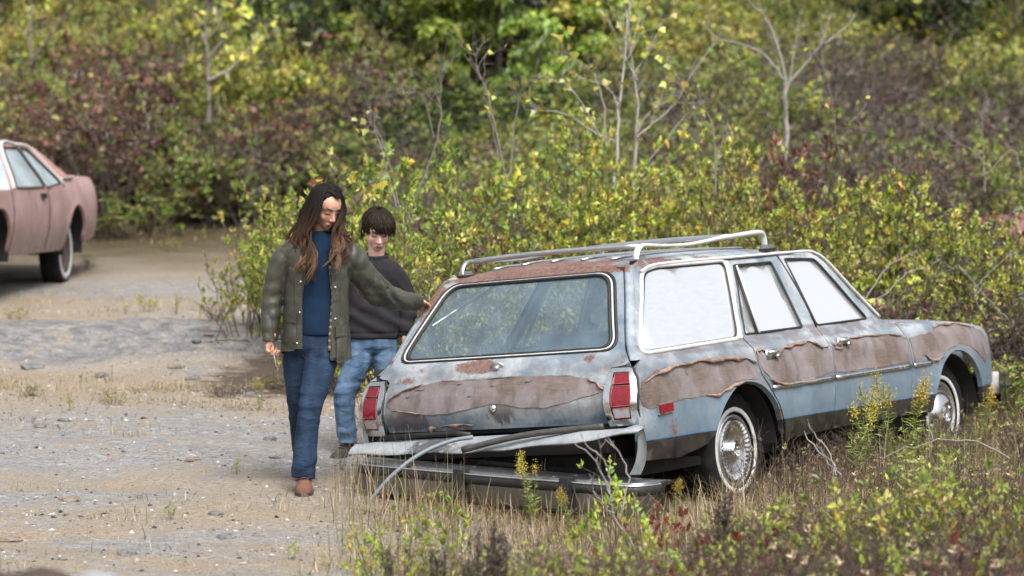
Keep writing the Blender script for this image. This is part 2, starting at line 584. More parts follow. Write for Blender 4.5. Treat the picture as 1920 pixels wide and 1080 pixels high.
    rightm = t.math('MULTIPLY', t.mr(t.math('SUBTRACT', s[0], t.math('MULTIPLY', s[1], .10)), -1.5, -.6), t.mr(s[1], 15.8, 17.2))
    c = t.mix(t.math('MAXIMUM', hill, rightm), c, lit)
    peb = t.voro(p, 75)
    h = t.math('ADD', t.math('MULTIPLY', n3, .6), t.math('MULTIPLY', peb, .5))
    h = t.math('ADD', h, t.math('MULTIPLY', n2, .8))
    nm = t.bump(h, .8, .04)
    m = t.done(t.bsdf(c, .92, 0, nm, .2))
    me = fast_mesh('ground', V, F, np.ones((len(V), 3)), m, True)
    o = mesh_obj('ground', me)
    tag(o, kind='structure')
make_ground()

M_ROCK = None
def rock_mat(name, dark, lite):
    t = NT(name)
    p = t.obj()
    n = t.noise(t.mapping(p, (1, 1, 3)), 14, 7, .7)
    c = t.ramp(n, [(.3, dark), (.55, lite), (.8, tuple(min(1, x * 1.35) for x in lite))])
    return t.done(t.bsdf(c, .9, 0, t.bump(t.noise(p, 40, 6, .7), .6, .01), .25))
M_ROCK = rock_mat('shale_rock', (.05, .05, .053), (.17, .168, .165))
M_ROCKT = rock_mat('tan_rock', (.08, .06, .048), (.22, .18, .145))

def rock_arrays(r, seed, n=1):
    g = np.random.default_rng(seed)
    V0 = np.array([(-1,-1,-1),(1,-1,-1),(1,1,-1),(-1,1,-1),(-1,-1,1),(1,-1,1),(1,1,1),(-1,1,1),(0,0,1.25),(0,-1.3,0),(1.3,0,0),(0,1.3,0),(-1.3,0,0)], float)
    F0 = [(0,1,9),(1,5,9),(5,4,9),(4,0,9),(1,2,10),(2,6,10),(6,5,10),(5,1,10),(2,3,11),(3,7,11),(7,6,11),(6,2,11),(3,0,12),(0,4,12),(4,7,12),(7,3,12),(4,5,8),(5,6,8),(6,7,8),(7,4,8),(0,3,2),(0,2,1)]
    V = V0 * (.62 + .4 * g.random((13, 3)))
    return V * r, F0

def gravel():
    Vs, Fs, Cs = [], [], []
    n0 = 0
    N = 46000
    g = np.random.default_rng(11)
    xs = g.uniform(-6.4, .6, N); ys_ = 9.4 + 13 * g.random(N)**1.5
    k = fbm(np.stack([xs * .9, ys_ * 2.3, xs * 0 + 40], -1), 4)
    keep = g.random(N) < np.clip((k - .40) * 5, .16, 1)
    xs, ys_ = xs[keep], ys_[keep]
    hz = ground_h(xs, ys_)
    def octa(s):
        q = np.random.default_rng(s + 500)
        V = np.array([(1, 0, 0), (-1, 0, 0), (0, 1, 0), (0, -1, 0), (0, 0, 1), (0, 0, -1.)]) * q.uniform(.6, 1.2, (6, 1)) + q.normal(size=(6, 3)) * .15
        return V, [(0, 2, 4), (2, 1, 4), (1, 3, 4), (3, 0, 4), (2, 0, 5), (1, 2, 5), (3, 1, 5), (0, 3, 5)]
    protos = [octa(s) for s in range(12)]
    for x, y, z in zip(xs, ys_, hz):
        V, F = protos[g.integers(12)]
        r = .0035 + .013 * g.random()**4.5
        a = g.uniform(0, 6.28); ca, sa = math.cos(a), math.sin(a)
        s = V * np.array([1.25, .9, .45 + .3 * g.random()]) * r
        w = np.stack([s[:, 0]*ca - s[:, 1]*sa + x, s[:, 0]*sa + s[:, 1]*ca + y, s[:, 2] + z - r * .05], 1)
        Vs.append(w); Fs.append(np.array(F) + n0); n0 += 6
        b = g.choice([.035, .08, .16, .30, .42]) * g.uniform(.7, 1.2)
        Cs.append(np.tile(np.array([b * g.uniform(1, 1.12), b, b * g.uniform(.9, 1.02)]), (6, 1)))
    t = NT('gravel_stone')
    m = t.done(t.bsdf(t.vcol(), .9, 0, None, .2))
    o = mesh_obj('gravel', fast_mesh('gravel', np.concatenate(Vs), np.concatenate(Fs), np.concatenate(Cs), m))
    tag(o, 'loose grey and tan stone chips scattered over the dirt', 'gravel', kind='stuff')
gravel()

def stone(px, py, Y, r, mat, label, flat=.5, seed=0):
    p = at(px, py, Y)
    mb = MB()
    bm = bmesh.new()
    bmesh.ops.create_icosphere(bm, subdivisions=2, radius=1)
    V = np.array([v.co[:] for v in bm.verts]); F = [tuple(v.index for v in f.verts) for f in bm.faces]
    bm.free()
    d = fbm(V * 1.3 + seed * 3.7, 4)
    V = V * (.35 + 1.2 * d)[:, None]
    V = np.sign(V) * np.abs(V)**.85 * np.array([r * 1.2, r * .9, r * flat])
    mb.add(V, F)
    o = mb.build('stone', mat, None, False)
    o.location = (p[0], p[1], gz(p[0], p[1]) + r * flat * .05)
    o.rotation_euler = (0, 0, seed)
    tag(o, label, 'stone', 'loose stones on the dirt path')

# ================================================================== STATION WAGON
CAR = thing('station_wagon', 'derelict pale blue station wagon with peeling woodgrain sides and a roof rack', 'car')
CAR.matrix_world = Matrix([[0.5506, -0.831548, -0.073264, 0.607274], [0.834741, 0.547742, 0.056439, 13.811999],
                           [-0.006802, -0.092231, 0.995714, -0.209368], [0, 0, 0, 1]])
CARM = np.array(CAR.matrix_world)
def car2w(p): return (CARM @ np.array([*p, 1.0]))[:3]

ZS = np.array([-.2, .10, .25, .40, .55, .70, .82, .875, .90, .955, 1.10, 1.25, 1.36, 1.42, 1.5])
YS = np.array([.7, .80, .865, .905, .922, .918, .897, .875, .850, .800, .742, .682, .635, .60, .5])
_zf = np.linspace(-.2, 1.5, 400)
_yf = np.convolve(np.pad(np.interp(_zf, ZS, YS), 4, mode='edge'), np.ones(9) / 9, 'valid')
def ysf(z): return np.interp(z, _zf, _yf)
def tap(x):
    a = 1.0
    if x < -.8: a -= .05 * ((-.8 - x) / .45)**2
    if x > 3.0: a -= .095 * ((x - 3.0) / .66)**2
    return a
def g2(x, z, cx, cz, sx, sz): return math.exp(-((x - cx) / sx)**2 - ((z - cz) / sz)**2)
def side_y(x, z, damaged=True):
    y = ysf(z) * tap(x)
    # wheel-arch lips
    for cx, cz, r in ((-.07, .31, .40), (2.86, .34, .41)):
        d = math.hypot(x - cx, z - cz) - r
        if z > cz - .1: y += .016 * math.exp(-(d / .028)**2) + .012 * math.exp(-((d - .06) / .09)**2)
    if damaged:
        y -= .022 * g2(x, z, .66, .73, .05, .14) - .016 * g2(x, z, .76, .72, .05, .12) + .014 * g2(x, z, .58, .62, .10, .05)
        y -= .010 * g2(x, z, -.35, .78, .18, .05) + .012 * g2(x, z, 1.5, .76, .25, .06)
        y -= .012 * g2(x, z, 3.05, .80, .16, .05)
        y += .0035 * (math.sin(x * 9 + z * 7) * math.sin(z * 13 + x * 3))
    return y
def SIDE(s, off=0.0):
    def f(u, v): return (u, s * (-(side_y(u, v, s > 0) + off)), v)
    return f
def OUTS(s): return lambda p: np.array([0, -s, .25])

ZT = np.array([.3, .50, .56, .60, .66, .72, .78, .84, .90, .96, 1.10, 1.34, 1.38, 1.42, 1.46])
XT = np.array([-1.19, -1.205, -1.212, -1.235, -1.256, -1.247, -1.222, -1.19, -1.14, -1.085, -.982, -.785, -.748, -.69, -.55])
_xf = np.convolve(np.pad(np.interp(np.linspace(.3, 1.46, 300), ZT, XT), 3, mode='edge'), np.ones(7) / 7, 'valid')
def tail_x(y, z):
    x = np.interp(z, np.linspace(.3, 1.46, 300), _xf) + .07 * (y / .9)**2
    x -= .012 * math.exp(-((z - .59) / .018)**2) * (1 if abs(y) < .71 else 0) * -1
    return float(x)
def TAIL(off=0.0): return lambda u, v: (tail_x(u, v) - off, u, v)
OUTT = lambda p: np.array([-1.0, 0, .3])

_rx = np.array([-.80, -.67, -.6, -.4, 0, .5, 1.0, 1.3, 1.5, 1.6])
_rzz = np.array([1.36, 1.412, 1.434, 1.455, 1.472, 1.482, 1.482, 1.470, 1.445, 1.42])
def roof_z(x, y):
    z = float(np.interp(x, _rx, _rzz))
    a = abs(y) / .60
    return z - .032 * a**2 - .026 * a**8
def ROOF(off=0.0): return lambda u, v: (u, v, roof_z(u, v) + off)
OUTR = lambda p: np.array([0, 0, 1.0])

# ---- materials of the car
def car_paint():
    t = NT('weathered_blue_paint')
    p = t.obj(); s = t.xyz(p)
    X, Y, Z = s[0], s[1], s[2]
    n1 = t.noise(p, 3.2, 6, .6, .4); n2 = t.noise(p, 11, 6, .65); n3 = t.noise(p, 46, 5, .7)
    blue = t.mix(t.mr(n2, .3, .7), (.092, .143, .192), (.140, .198, .252))
    chalk = t.mix(t.mr(n3, .35, .65), (.275, .315, .355), (.44, .46, .475))
    # chalking on panels the weather reaches
    up = t.mr(t.math('ADD', Z, t.math('MULTIPLY', n1, .22)), .80, 1.06)
    rear = t.mr(X, -1.0, -1.13)
    low = t.mr(Z, .50, .60)
    ch = t.math('MAXIMUM', t.math('MULTIPLY', up, t.mr(n1, .38, .56)), t.math('MULTIPLY', t.math('MULTIPLY', rear, low), t.mr(t.math('ADD', n1, t.math('MULTIPLY', t.math('SUBTRACT', n2, .5), .4)), .38, .56, 0, .9)))
    c = t.mix(t.math('MULTIPLY', ch, .85), blue, chalk)
    # worn-through band on the shoulder below the side windows
    zz = t.math('SUBTRACT', Z, t.math('MULTIPLY', X, .012))
    band = t.math('MULTIPLY', t.mr(t.math('ADD', zz, t.math('MULTIPLY', t.math('SUBTRACT', n2, .5), .05)), .885, .905), t.math('SUBTRACT', 1.0, t.mr(zz, .97, .985)))
    band = t.math('MULTIPLY', band, t.mr(X, -1.06, -.98))
    band = t.math('MULTIPLY', band, t.mr(t.noise(t.mapping(p, (1, 1, 3)), 5, 6, .65), .36, .54))
    c = t.mix(t.math('MULTIPLY', band, .8), c, (.095, .085, .092))
    # rust: patches of their own shape
    spots = [((-.70, .10, 1.40), (1.25, .95, 9), 1.0), ((-.74, .66, 1.28), (4, 5, 4.0), 1.0), ((-.70, -.2, 1.385), (6, 1.1, 16), .95), ((-1.0, .80, .98), (7, 9, 7), .55), ((-1.14, .12, .905), (3, 5.0, 18), 1.0), ((-1.1, .50, .90), (8, 10, 16), .5),
             ((-1.13, .60, .85), (7, 8, 16), .55), ((-1.12, -.55, .92), (8, 9, 13), .5), ((-1.09, -.78, .92), (7, 9, 10), .5),
             ((-.35, -.60, 1.40), (2.6, 7, 9), .75), ((1.2, -.45, 1.47), (2.2, 3.2, 5), .55), ((1.42, .1, 1.46), (3, 1.5, 5), .5), ((-.98, -.86, .55), (7, 7, 9), .45), ((-.88, -.9, .50), (9, 7, 7), .45),
             ((.30, -.9, .42), (9, 6, 5), .7), ((.15, -.6, 1.40), (3, 8, 12), .5), ((-1.24, .2, .57), (3, 2.2, 24), .35), ((2.35, -.9, .6), (7, 6, 6), .3), ((-.79, -.62, 1.3), (12, 14, 5), .4), ((-.55, 0, 1.45), (3.5, 1.5, 6), .4)]
    rm = None
    for cc, sc, a in spots:
        d = t.dist(p, cc, sc)
        k = t.math('MULTIPLY', t.math('SUBTRACT', 1.0, d), a)
        rm = k if rm is None else t.math('MAXIMUM', rm, k)
    rn = t.math('ADD', rm, t.math('MULTIPLY', t.math('SUBTRACT', t.noise(p, 9, 7, .68, .6), .5), 1.5))
    rust = t.ramp(n3, [(.25, (.045, .018, .013)), (.5, (.125, .052, .034)), (.75, (.22, .12, .085))])
    rustm = t.mr(rn, .28, .46)
    c = t.mix(t.math('MULTIPLY', rustm, .92), c, rust)
    # grime streaks on the tailgate and the black-purple worn area at its lower left
    st = t.noise(t.mapping(p, (1, 9, .7)), 6, 6, .7)
    pur = t.math('MULTIPLY', t.math('SUBTRACT', 1.0, t.dist(p, (-1.23, .55, .625), (1, 4.4, 13)), None, True), 1.0)
    pur = t.mr(t.math('ADD', pur, t.math('MULTIPLY', t.math('SUBTRACT', st, .5), 1.6)), .25, .45)
    c = t.mix(t.math('MULTIPLY', pur, .85), c, (.045, .035, .055))
    emb = t.math('SUBTRACT', 1.0, t.dist(p, (-1.25, -.085, .66), (1, 8.5, 10)), None, True)
    emb = t.mr(t.math('ADD', emb, t.math('MULTIPLY', t.math('SUBTRACT', t.noise(t.mapping(p, (1, 3, 1)), 14, 6, .75), .5), 1.5)), .3, .5)
    c = t.mix(t.math('MULTIPLY', emb, .9), c, (.03, .026, .032))
    streak = t.math('MULTIPLY', t.mr(st, .52, .68), t.math('MULTIPLY', t.mr(X, -1.1, -1.18), .45))
    c = t.mix(streak, c, (.09, .10, .12))
    # black two-tone sill below the body line, with dirt
    zl = t.math('ADD', Z, t.math('MULTIPLY', t.math('SUBTRACT', n3, .5), .006))
    sill = t.math('SUBTRACT', 1.0, t.mr(zl, .470, .474))
    sill = t.math('MULTIPLY', sill, t.mr(X, -1.19, -1.185))
    line = t.math('MULTIPLY', t.mr(zl, .473, .475), t.math('SUBTRACT', 1.0, t.mr(zl, .478, .481)))
    c = t.mix(t.math('MULTIPLY', line, t.mr(n2, .3, .5, .3, .9)), c, (.045, .16, .34))
    sillc = t.mix(t.mr(n2, .4, .62), (.008, .009, .011), (.026, .022, .020))
    c = t.mix(sill, c, sillc)
    # glue and brown staining left round the torn woodgrain
    gz_ = t.math('MULTIPLY', t.mr(t.math('ADD', Z, t.math('MULTIPLY', t.math('SUBTRACT', n2, .5), .10)), .615, .67), t.math('SUBTRACT', 1.0, t.mr(t.math('ADD', Z, t.math('MULTIPLY', t.math('SUBTRACT', n1, .5), .12)), .855, .925)))
    c = t.mix(t.math('MULTIPLY', gz_, t.mr(t.noise(t.mapping(p, (1, 1, 1.6), (2, 5, 1)), 6, 7, .72, .5), .42, .60, .08, .72)), c, (.125, .108, .104))
    stain = t.math('MULTIPLY', t.mr(t.noise(t.mapping(p, (1, 1, 1), (4, 2, 7)), 4.5, 7, .7, .8), .55, .68), t.mr(Z, .8, .95, .25, .75))
    c = t.mix(t.math('MULTIPLY', stain, t.math('SUBTRACT', 1.0, rustm)), c, (.13, .115, .12))
    dirt = t.math('MULTIPLY', t.mr(t.math('ADD', n2, t.math('MULTIPLY', n3, .4)), .55, .85), .5)
    c = t.mix(t.math('MULTIPLY', dirt, t.mr(Z, .46, .5, .12, .42)), c, (.20, .17, .15))
    rough = t.math('ADD', t.mr(rustm, 0, 1, .34, .88), t.math('MULTIPLY', ch, .18))
    h = t.math('ADD', t.math('MULTIPLY', t.math('MULTIPLY', n3, rustm), .6), t.math('MULTIPLY', n1, .3))
    return t.done(t.bsdf(c, rough, 0, t.bump(h, .25, .01), .5))
M_PAINT = car_paint()

def vinyl():
    t = NT('faded_woodgrain_vinyl')
    p = t.obj()
    gr = t.noise(t.mapping(p, (2.2, 2.2, 26)), 5, 7, .7, .25)
    gy = t.noise(t.mapping(p, (60, 3, 60)), 1.6, 4, .6)
    n = t.noise(p, 3.4, 5, .6); n2 = t.noise(p, 22, 5, .7)
    c = t.ramp(gr, [(.30, (.070, .050, .041)), (.5, (.118, .088, .073)), (.68, (.165, .128, .110))])
    fade = t.mix(t.mr(n2, .3, .7), (.155, .135, .138), (.225, .20, .205))
    c = t.mix(t.mr(n, .40, .58, 0, .85), c, fade)
    c = t.mix(t.mr(t.noise(t.mapping(p, (3, 3, .8), (1, 2, 0)), 3.2, 5, .65), .52, .66, 0, .6), c, (.075, .055, .048))
    c = t.mix(t.mr(t.noise(p, 6, 6, .7, .5), .60, .72, 0, .6), c, (.09, .06, .05))
    c = t.mix(t.mr(t.noise(p, 90, 2), .70, .74, 0, .5), c, (.42, .33, .28))
    return t.done(t.bsdf(c, t.mr(n2, .3, .7, .42, .62), 0, t.bump(t.math('ADD', gr, t.math('MULTIPLY', n2, .4)), .25, .004), .45))
M_VINYL = vinyl()
M_PEEL = simple('peeling_vinyl_edge', (.20, .135, .105), .8, 0, .6, 26)
M_RUBBER = simple('black_rubber_seal', (.012, .012, .013), .6, 0, .4, 30)
M_BLACK = simple('black_underside', (.010, .009, .009), .9, 0, .4, 9)
M_INNER = simple('dark_blue_trim', (.07, .095, .12), .75, 0, .3, 8)
M_SEAT = simple('faded_blue_vinyl_seat', (.16, .23, .29), .6, 0, .3, 10)

def chrome_mat(name, base, rough, rustiness):
    t = NT(name)
    p = t.obj(); n = t.noise(p, 16, 6, .7); n2 = t.noise(p, 70, 4, .7)
    m = t.mr(n, .60 - rustiness, .72 - rustiness)
    pit = t.mr(n2, .60, .70, 0, .7)
    c = t.mix(m, base, (.23, .20, .18))
    c = t.mix(pit, c, (.19, .14, .11))
    return t.done(t.bsdf(c, t.math('ADD', rough, t.math('MULTIPLY', m, .4)), t.math('SUBTRACT', 1.0, t.math('MULTIPLY', m, .75)), t.bump(n2, .12, .004)))
M_CHROME = chrome_mat('pitted_chrome', (.62, .63, .64), .18, .04)
M_ALU = chrome_mat('dull_aluminium', (.58, .58, .58), .38, .03)
M_BUMPER = chrome_mat('tarnished_bumper_chrome', (.27, .275, .28), .30, .0)
M_WHITE_TRIM = simple('chalky_white_metal', (.50, .50, .49), .5, 0, .15, 14)

def glass_mat(name, tint, dust_haze, dust_haze_col, gloss=1.0):
    t = NT(name)
    p = t.obj(); n = t.noise(p, 5, 6, .65)
    tr = t.node('ShaderNodeBsdfTransparent'); tr.inputs[0].default_value = (*tint, 1)
    gl = t.node('ShaderNodeBsdfGlossy'); gl.inputs['Roughness'].default_value = .03; gl.inputs[0].default_value = (gloss, gloss, gloss, 1)
    lw = t.node('ShaderNodeLayerWeight'); lw.inputs[0].default_value = .5
    fr_ = t.math('ADD', .045, t.math('MULTIPLY', .955, t.math('POWER', lw.outputs['Facing'], 5.0)))
    mx = t.node('ShaderNodeMixShader'); t.ln(t.math('MULTIPLY', fr_, 1.6, None, True), mx.inputs[0]); t.ln(tr.outputs[0], mx.inputs[1]); t.ln(gl.outputs[0], mx.inputs[2])
    df = t.node('ShaderNodeBsdfDiffuse'); df.inputs[0].default_value = (*dust_haze_col, 1)
    mx2 = t.node('ShaderNodeMixShader'); t.ln(t.mr(n, .3, .7, dust_haze * .6, dust_haze * 1.4), mx2.inputs[0]); t.ln(mx.outputs[0], mx2.inputs[1]); t.ln(df.outputs[0], mx2.inputs[2])
    return t.done(mx2.outputs[0])
M_GLASS = glass_mat('dust_and_haze_glass', (.84, .92, .97), .20, (.30, .43, .53))  # bluish sky haze put into the dust colour
M_GLASS2 = glass_mat('clear_dusty_glass', (.88, .91, .92), .08, (.5, .55, .6))
def sky_mirror_mat():
    # mirror and pale diffuse added on the right-hand panes, for a white sky reflection
    t = NT('white_sky_reflection')
    p = t.obj()
    w = t.voro(t.mapping(p, (1, 1, 1), (0, 0, .1), (0, .5, 0)), 7, 'DISTANCE_TO_EDGE')
    n = t.noise(t.mapping(p, (1.5, 1, 6)), 5, 6, .7)
    sx = t.xyz(p)
    rearw = t.math('SUBTRACT', 1.0, t.mr(sx[0], .12, .3))
    c = t.mix(t.math('MULTIPLY', t.mr(n, .35, .7), rearw), (.97, .97, .97), (.84, .88, .92))
    g = t.node('ShaderNodeBsdfGlossy'); g.inputs['Roughness'].default_value = .22; t.ln(c, g.inputs[0])
    d = t.node('ShaderNodeBsdfDiffuse'); d.inputs[0].default_value = (.80, .81, .82, 1)
    mx = t.node('ShaderNodeMixShader'); t.put(mx.inputs[0], .18); t.ln(g.outputs[0], mx.inputs[1]); t.ln(d.outputs[0], mx.inputs[2])
    return t.done(mx.outputs[0])
M_SKY_PANE = sky_mirror_mat()
def lens_mat(name, col):
    t = NT(name); p = t.obj()
    n = t.noise(p, 40, 4)
    c = t.mix(t.mr(n, .3, .7), tuple(x * .8 for x in col), tuple(min(1, x * 1.25) for x in col))
    w = t.node('ShaderNodeTexWave'); w.inputs['Scale'].default_value = 60; t.ln(p, w.inputs['Vector'])
    return t.done(t.bsdf(c, .22, 0, t.bump(w.outputs['Fac'], .12, .003), .6))
M_RED = lens_mat('red_lens', (.17, .006, .014))
M_REDD = lens_mat('dark_red_lens_edge', (.06, .005, .008))
M_WLENS = lens_mat('clear_grey_lens', (.42, .38, .40))
M_ORANGE = lens_mat('amber_lens', (.75, .19, .04))

# ---- body sides
BELT = lambda x: float(np.interp(x, [-1.0, .106, .936, 1.84, 1.97, 2.3], [.918, .949, .962, .976, .978, .945]))
def arch(cx, cz, r, a0, a1, n=22, ex=1.0):
    return [(cx + r * ex * math.cos(math.radians(a)), cz + r * math.sin(math.radians(a))) for a in np.linspace(a0, a1, n)]

glassQ = rnd_poly([(-.972, .928), (.110, .956), (.345, 1.382), (-.45, 1.366), (-.60, 1.340)], .06)
openQ = rnd_poly([(-.995, .918), (.128, .947), (.362, 1.394), (-.46, 1.378), (-.625, 1.352)], .06)
door_edge = [(.152, .958), (.170, .885), (.138, .80), (.140, .735), (.215, .655), (.300, .555), (.352, .474), (.395, .37)]
def corner(z):
    """where the tailgate plane and the body side would meet at height z"""
    x = -.9
    for _ in range(8):
        y = ysf(z) * tap(x); x = tail_x(y, z)
    return x, y
_cz = np.array([.888, .93, 1.0, 1.1, 1.2, 1.3, 1.355, 1.392])
SEAM_IN = .042
def pillar_corner(s):
    rows = []
    for z in _cz:
        x, y = corner(z)
        yt = y - SEAM_IN + .006; xt_ = tail_x(yt, z)
        xq = x + .034; yq = side_y(xq, z, False)
        a, b_, c = np.array([xt_ + .03, yt, z]), np.array([xt_, yt + .002, z]), np.array([xq, yq, z])
        k = np.array([x + .004, y - .004, z])
        row = [a] + [(1 - t)**2 * b_ + 2 * t * (1 - t) * k + t * t * c for t in np.linspace(0, 1, 6)] + [c + [.012, -.004, 0]]
        rows.append([(q[0], -s * q[1], q[2]) for q in row])
    return MB().loft(np.array(rows), close=False)
quarter_outline = ([(-1.165, .37), (-1.185, .52), (-1.186, .57), (-1.190, .66), (-1.188, .72), (-1.165, .79), (-1.128, .855)] + [(corner(z)[0] + .032, z) for z in _cz] + [(-.60, 1.412), (-.5, 1.418),
                    (.41, 1.418)] + [(x - .012, z) for x, z in [(.398, 1.395)] + door_edge[:-1]] + [(.350, .40)]
                   + arch(-.065, .305, .405, 12, 158, 22, 1.05) + [(-.53, .41), (-.62, .385), (-.80, .36)])
reard_outline = [(.405, 1.392), (1.030, 1.410), (1.085, 1.20), (1.105, .968), (1.088, .85), (1.060, .664), (1.030, .499), (1.005, .365), (.402, .352)] + [(x + .006, z) for x, z in door_edge[::-1][1:]]
reard_hole = rnd_poly([(.205, .965), (.936, .976), (.912, 1.372), (.432, 1.362)], .018)
frontd_outline = [(1.045, 1.410), (1.46, 1.418), (1.545, 1.402), (1.60, 1.365), (1.80, 1.17), (1.985, .990), (2.188, .944), (2.182, .775), (2.172, .667), (2.125, .52), (2.085, .37), (1.018, .367), (1.042, .499), (1.072, .664), (1.100, .85), (1.117, .968), (1.098, 1.20)]
frontd_hole = rnd_poly([(1.128, .978), (1.840, .990), (1.70, 1.145), (1.535, 1.335), (1.49, 1.380), (1.095, 1.388)], .03)
fender_outline = ([(2.200, .944), (2.75, .938), (3.20, .905), (3.50, .868), (3.60, .845), (3.655, .80), (3.66, .70), (3.65, .60), (3.62, .50), (3.55, .40), (3.30, .36)]
                  + arch(2.86, .325, .41, 5, 172, 22, 1.04) + [(2.42, .36), (2.105, .372), (2.137, .52), (2.184, .667), (2.194, .775)])
def side_parts(s):
    P = {}
    P['quarter'] = panel_mesh(quarter_outline, SIDE(s), OUTS(s), .05, [openQ], .03).build('quarter_panel', M_PAINT, CAR)
    pillar_corner(s).build('rear_pillar', M_PAINT, P['quarter'])
    P['reard'] = panel_mesh(reard_outline, SIDE(s), OUTS(s), .045, [reard_hole], .03).build('rear_door', M_PAINT, CAR)
    P['frontd'] = panel_mesh(frontd_outline, SIDE(s), OUTS(s), .045, [frontd_hole], .03).build('front_door', M_PAINT, CAR)
    P['fender'] = panel_mesh(fender_outline, SIDE(s), OUTS(s), .05, [], .03).build('front_fender', M_PAINT, CAR)
    gm = M_SKY_PANE if s > 0 else M_GLASS2
    for k, poly, dx in (('quarter', glassQ, -.006), ('reard', reard_hole, -.012), ('frontd', frontd_hole, -.012)):
        poly2 = np.array(poly); c = poly2.mean(0); poly2 = c + (poly2 - c) * 1.025
        panel_mesh(poly2, lambda u, v: (u, s * (-(ysf(v) * tap(u) + dx)), v), OUTS(s), .12, [], .004).build('window_pane', gm, P[k])
    # rubber seals round the door glass
    for k, poly in (('reard', reard_hole), ('frontd', frontd_hole)):
        q = rs(poly, .05, True); q = np.vstack([q, q[:1]])
        path = [(u, s * (-(ysf(v) * tap(u) + .001)), v) for u, v in q]
        MB().tube(path, .0075, 6, False).build('window_seal', M_RUBBER, P[k])
    q = rs(openQ, .04, True); q = np.vstack([q, q[:1]])
    path = [(u, s * (-(side_y(u, v, False) + .002)), v) for u, v in q]
    MB().tube(path, .0125, 8, False).build('window_trim', M_WHITE_TRIM, P['quarter'])
    q2 = rs(glassQ, .05, True); q2 = np.vstack([q2, q2[:1]])
    MB().tube([(u, s * (-(ysf(v) * tap(u) - .001)), v) for u, v in q2], .005, 6, False).build('window_seal', M_RUBBER, P['quarter'])
    # bright pillar cover between quarter window and rear door
    pc = [(.115, .945), (.150, .950), (.395, 1.392), (.355, 1.392)]
    panel_mesh(pc, SIDE(s, .006), OUTS(s), .06, [], .012).build('pillar_trim', M_WHITE_TRIM, P['quarter'])
    # vent-window divider
    MB().tube([(u, s * (-(ysf(v) + .004)), v) for u, v in [(.345, .965), (.39, 1.17), (.436, 1.362)]], .010, 6).build('vent_divider', M_RUBBER, P['reard'])
    MB().tube([(u + .02, s * (-(ysf(v) + .006)), v) for u, v in [(.352, .967), (.395, 1.17), (.440, 1.360)]], .008, 6).build('window_trim', M_WHITE_TRIM, P['reard'])
    # B-pillar rubber
    MB().tube([(u, s * (-(ysf(v) + .002)), v) for u, v in [(1.111, .968), (1.092, 1.20), (1.038, 1.405)]], .008, 6).build('pillar_seal', M_RUBBER, P['frontd'])
    # drip rail
    dr = spl([(-.64, 1.352), (-.47, 1.385), (0, 1.401), (.40, 1.409), (1.04, 1.423), (1.46, 1.430), (1.55, 1.414), (1.615, 1.374), (1.80, 1.182), (2.0, .995)], 8)
    MB().tube([(u, s * (-(ysf(v) * tap(u) + .012)), v) for u, v in dr], .012, 8, flat=(1.0, .75)).build('drip_rail', M_WHITE_TRIM, CAR)
    # side mouldings below the woodgrain
    for k, a, b in (('reard', .235, 1.042), ('frontd', 1.068, 2.160), ('fender', 2.186, 2.43)):
        n = 14
        xs = np.linspace(a, b, n)
        MB().tube([(x, s * (-(side_y(x, .664, s > 0) + .007)), .657 + .008 * (x - .2)) for x in xs], .0145, 8, flat=(.55, 1.0)).build('side_moulding', M_CHROME, P[k])
    # door handles
    for k, hx, hz in (('reard', .325, .842), ('frontd', 1.275, .866)):
        h = MB()
        yy = -(side_y(hx, hz) + .004)
        h.box((hx, s * yy, hz), (.13, .012, .055))
        h.tube([(hx - .06, s * (yy - .012), hz + .012), (hx, s * (yy - .034), hz + .014), (hx + .06, s * (yy - .012), hz + .012)], .012, 8)
        h.box((hx + .04, s * (yy - .02), hz - .012), (.03, .022, .02))
        h.build('door_handle', M_CHROME, P[k])
    return P
RP = side_parts(1)
LP_ = side_parts(-1)

# ---- woodgrain vinyl on the right side, with its peeling edges
def wavy(poly, amp, seed, d=.03):
    q = rs(poly, d, True)
    n = len(q)
    t = np.roll(q, -1, 0) - np.roll(q, 1, 0)
    t /= np.linalg.norm(t, axis=1, keepdims=True) + 1e-9
    nn = np.stack([-t[:, 1], t[:, 0]], 1)
    w = fbm(np.stack([q[:, 0] * 14 + seed, q[:, 1] * 14, np.zeros(n) + seed], -1), 3) - .5
    return q + nn * (w * amp)[:, None]
vq = [(-1.145, .655), (-1.165, .70), (-1.12, .775), (-.98, .832), (-.75, .846), (-.45, .850), (-.15, .845), (.03, .832), (.105, .79), (.118, .742), (.06, .715), (-.02, .728), (-.14, .724), (-.24, .705), (-.36, .668), (-.62, .660), (-.90, .655), (-1.08, .635)]
vr = [(.172, .868), (.228, .872), (.245, .815), (.36, .812), (.42, .835), (.50, .872), (.68, .888), (.86, .892), (.95, .862), (1.068, .850), (1.058, .700), (.80, .682), (.55, .660), (.36, .672), (.24, .700), (.165, .765), (.155, .81)]
vf = [(1.108, .852), (1.19, .828), (1.30, .842), (1.36, .882), (1.50, .892), (1.80, .884), (2.05, .878), (2.172, .845), (2.168, .735), (2.14, .692), (1.80, .692), (1.40, .688), (1.083, .695), (1.092, .77)]
vn = [(2.215, .842), (2.36, .855), (2.60, .868), (2.70, .905), (2.95, .912), (3.20, .886), (3.46, .842), (3.565, .79), (3.575, .70), (3.42, .62), (3.33, .66), (3.22, .70), (3.10, .752), (2.92, .772), (2.74, .756), (2.58, .70), (2.46, .69), (2.36, .735), (2.30, .685), (2.21, .690)]
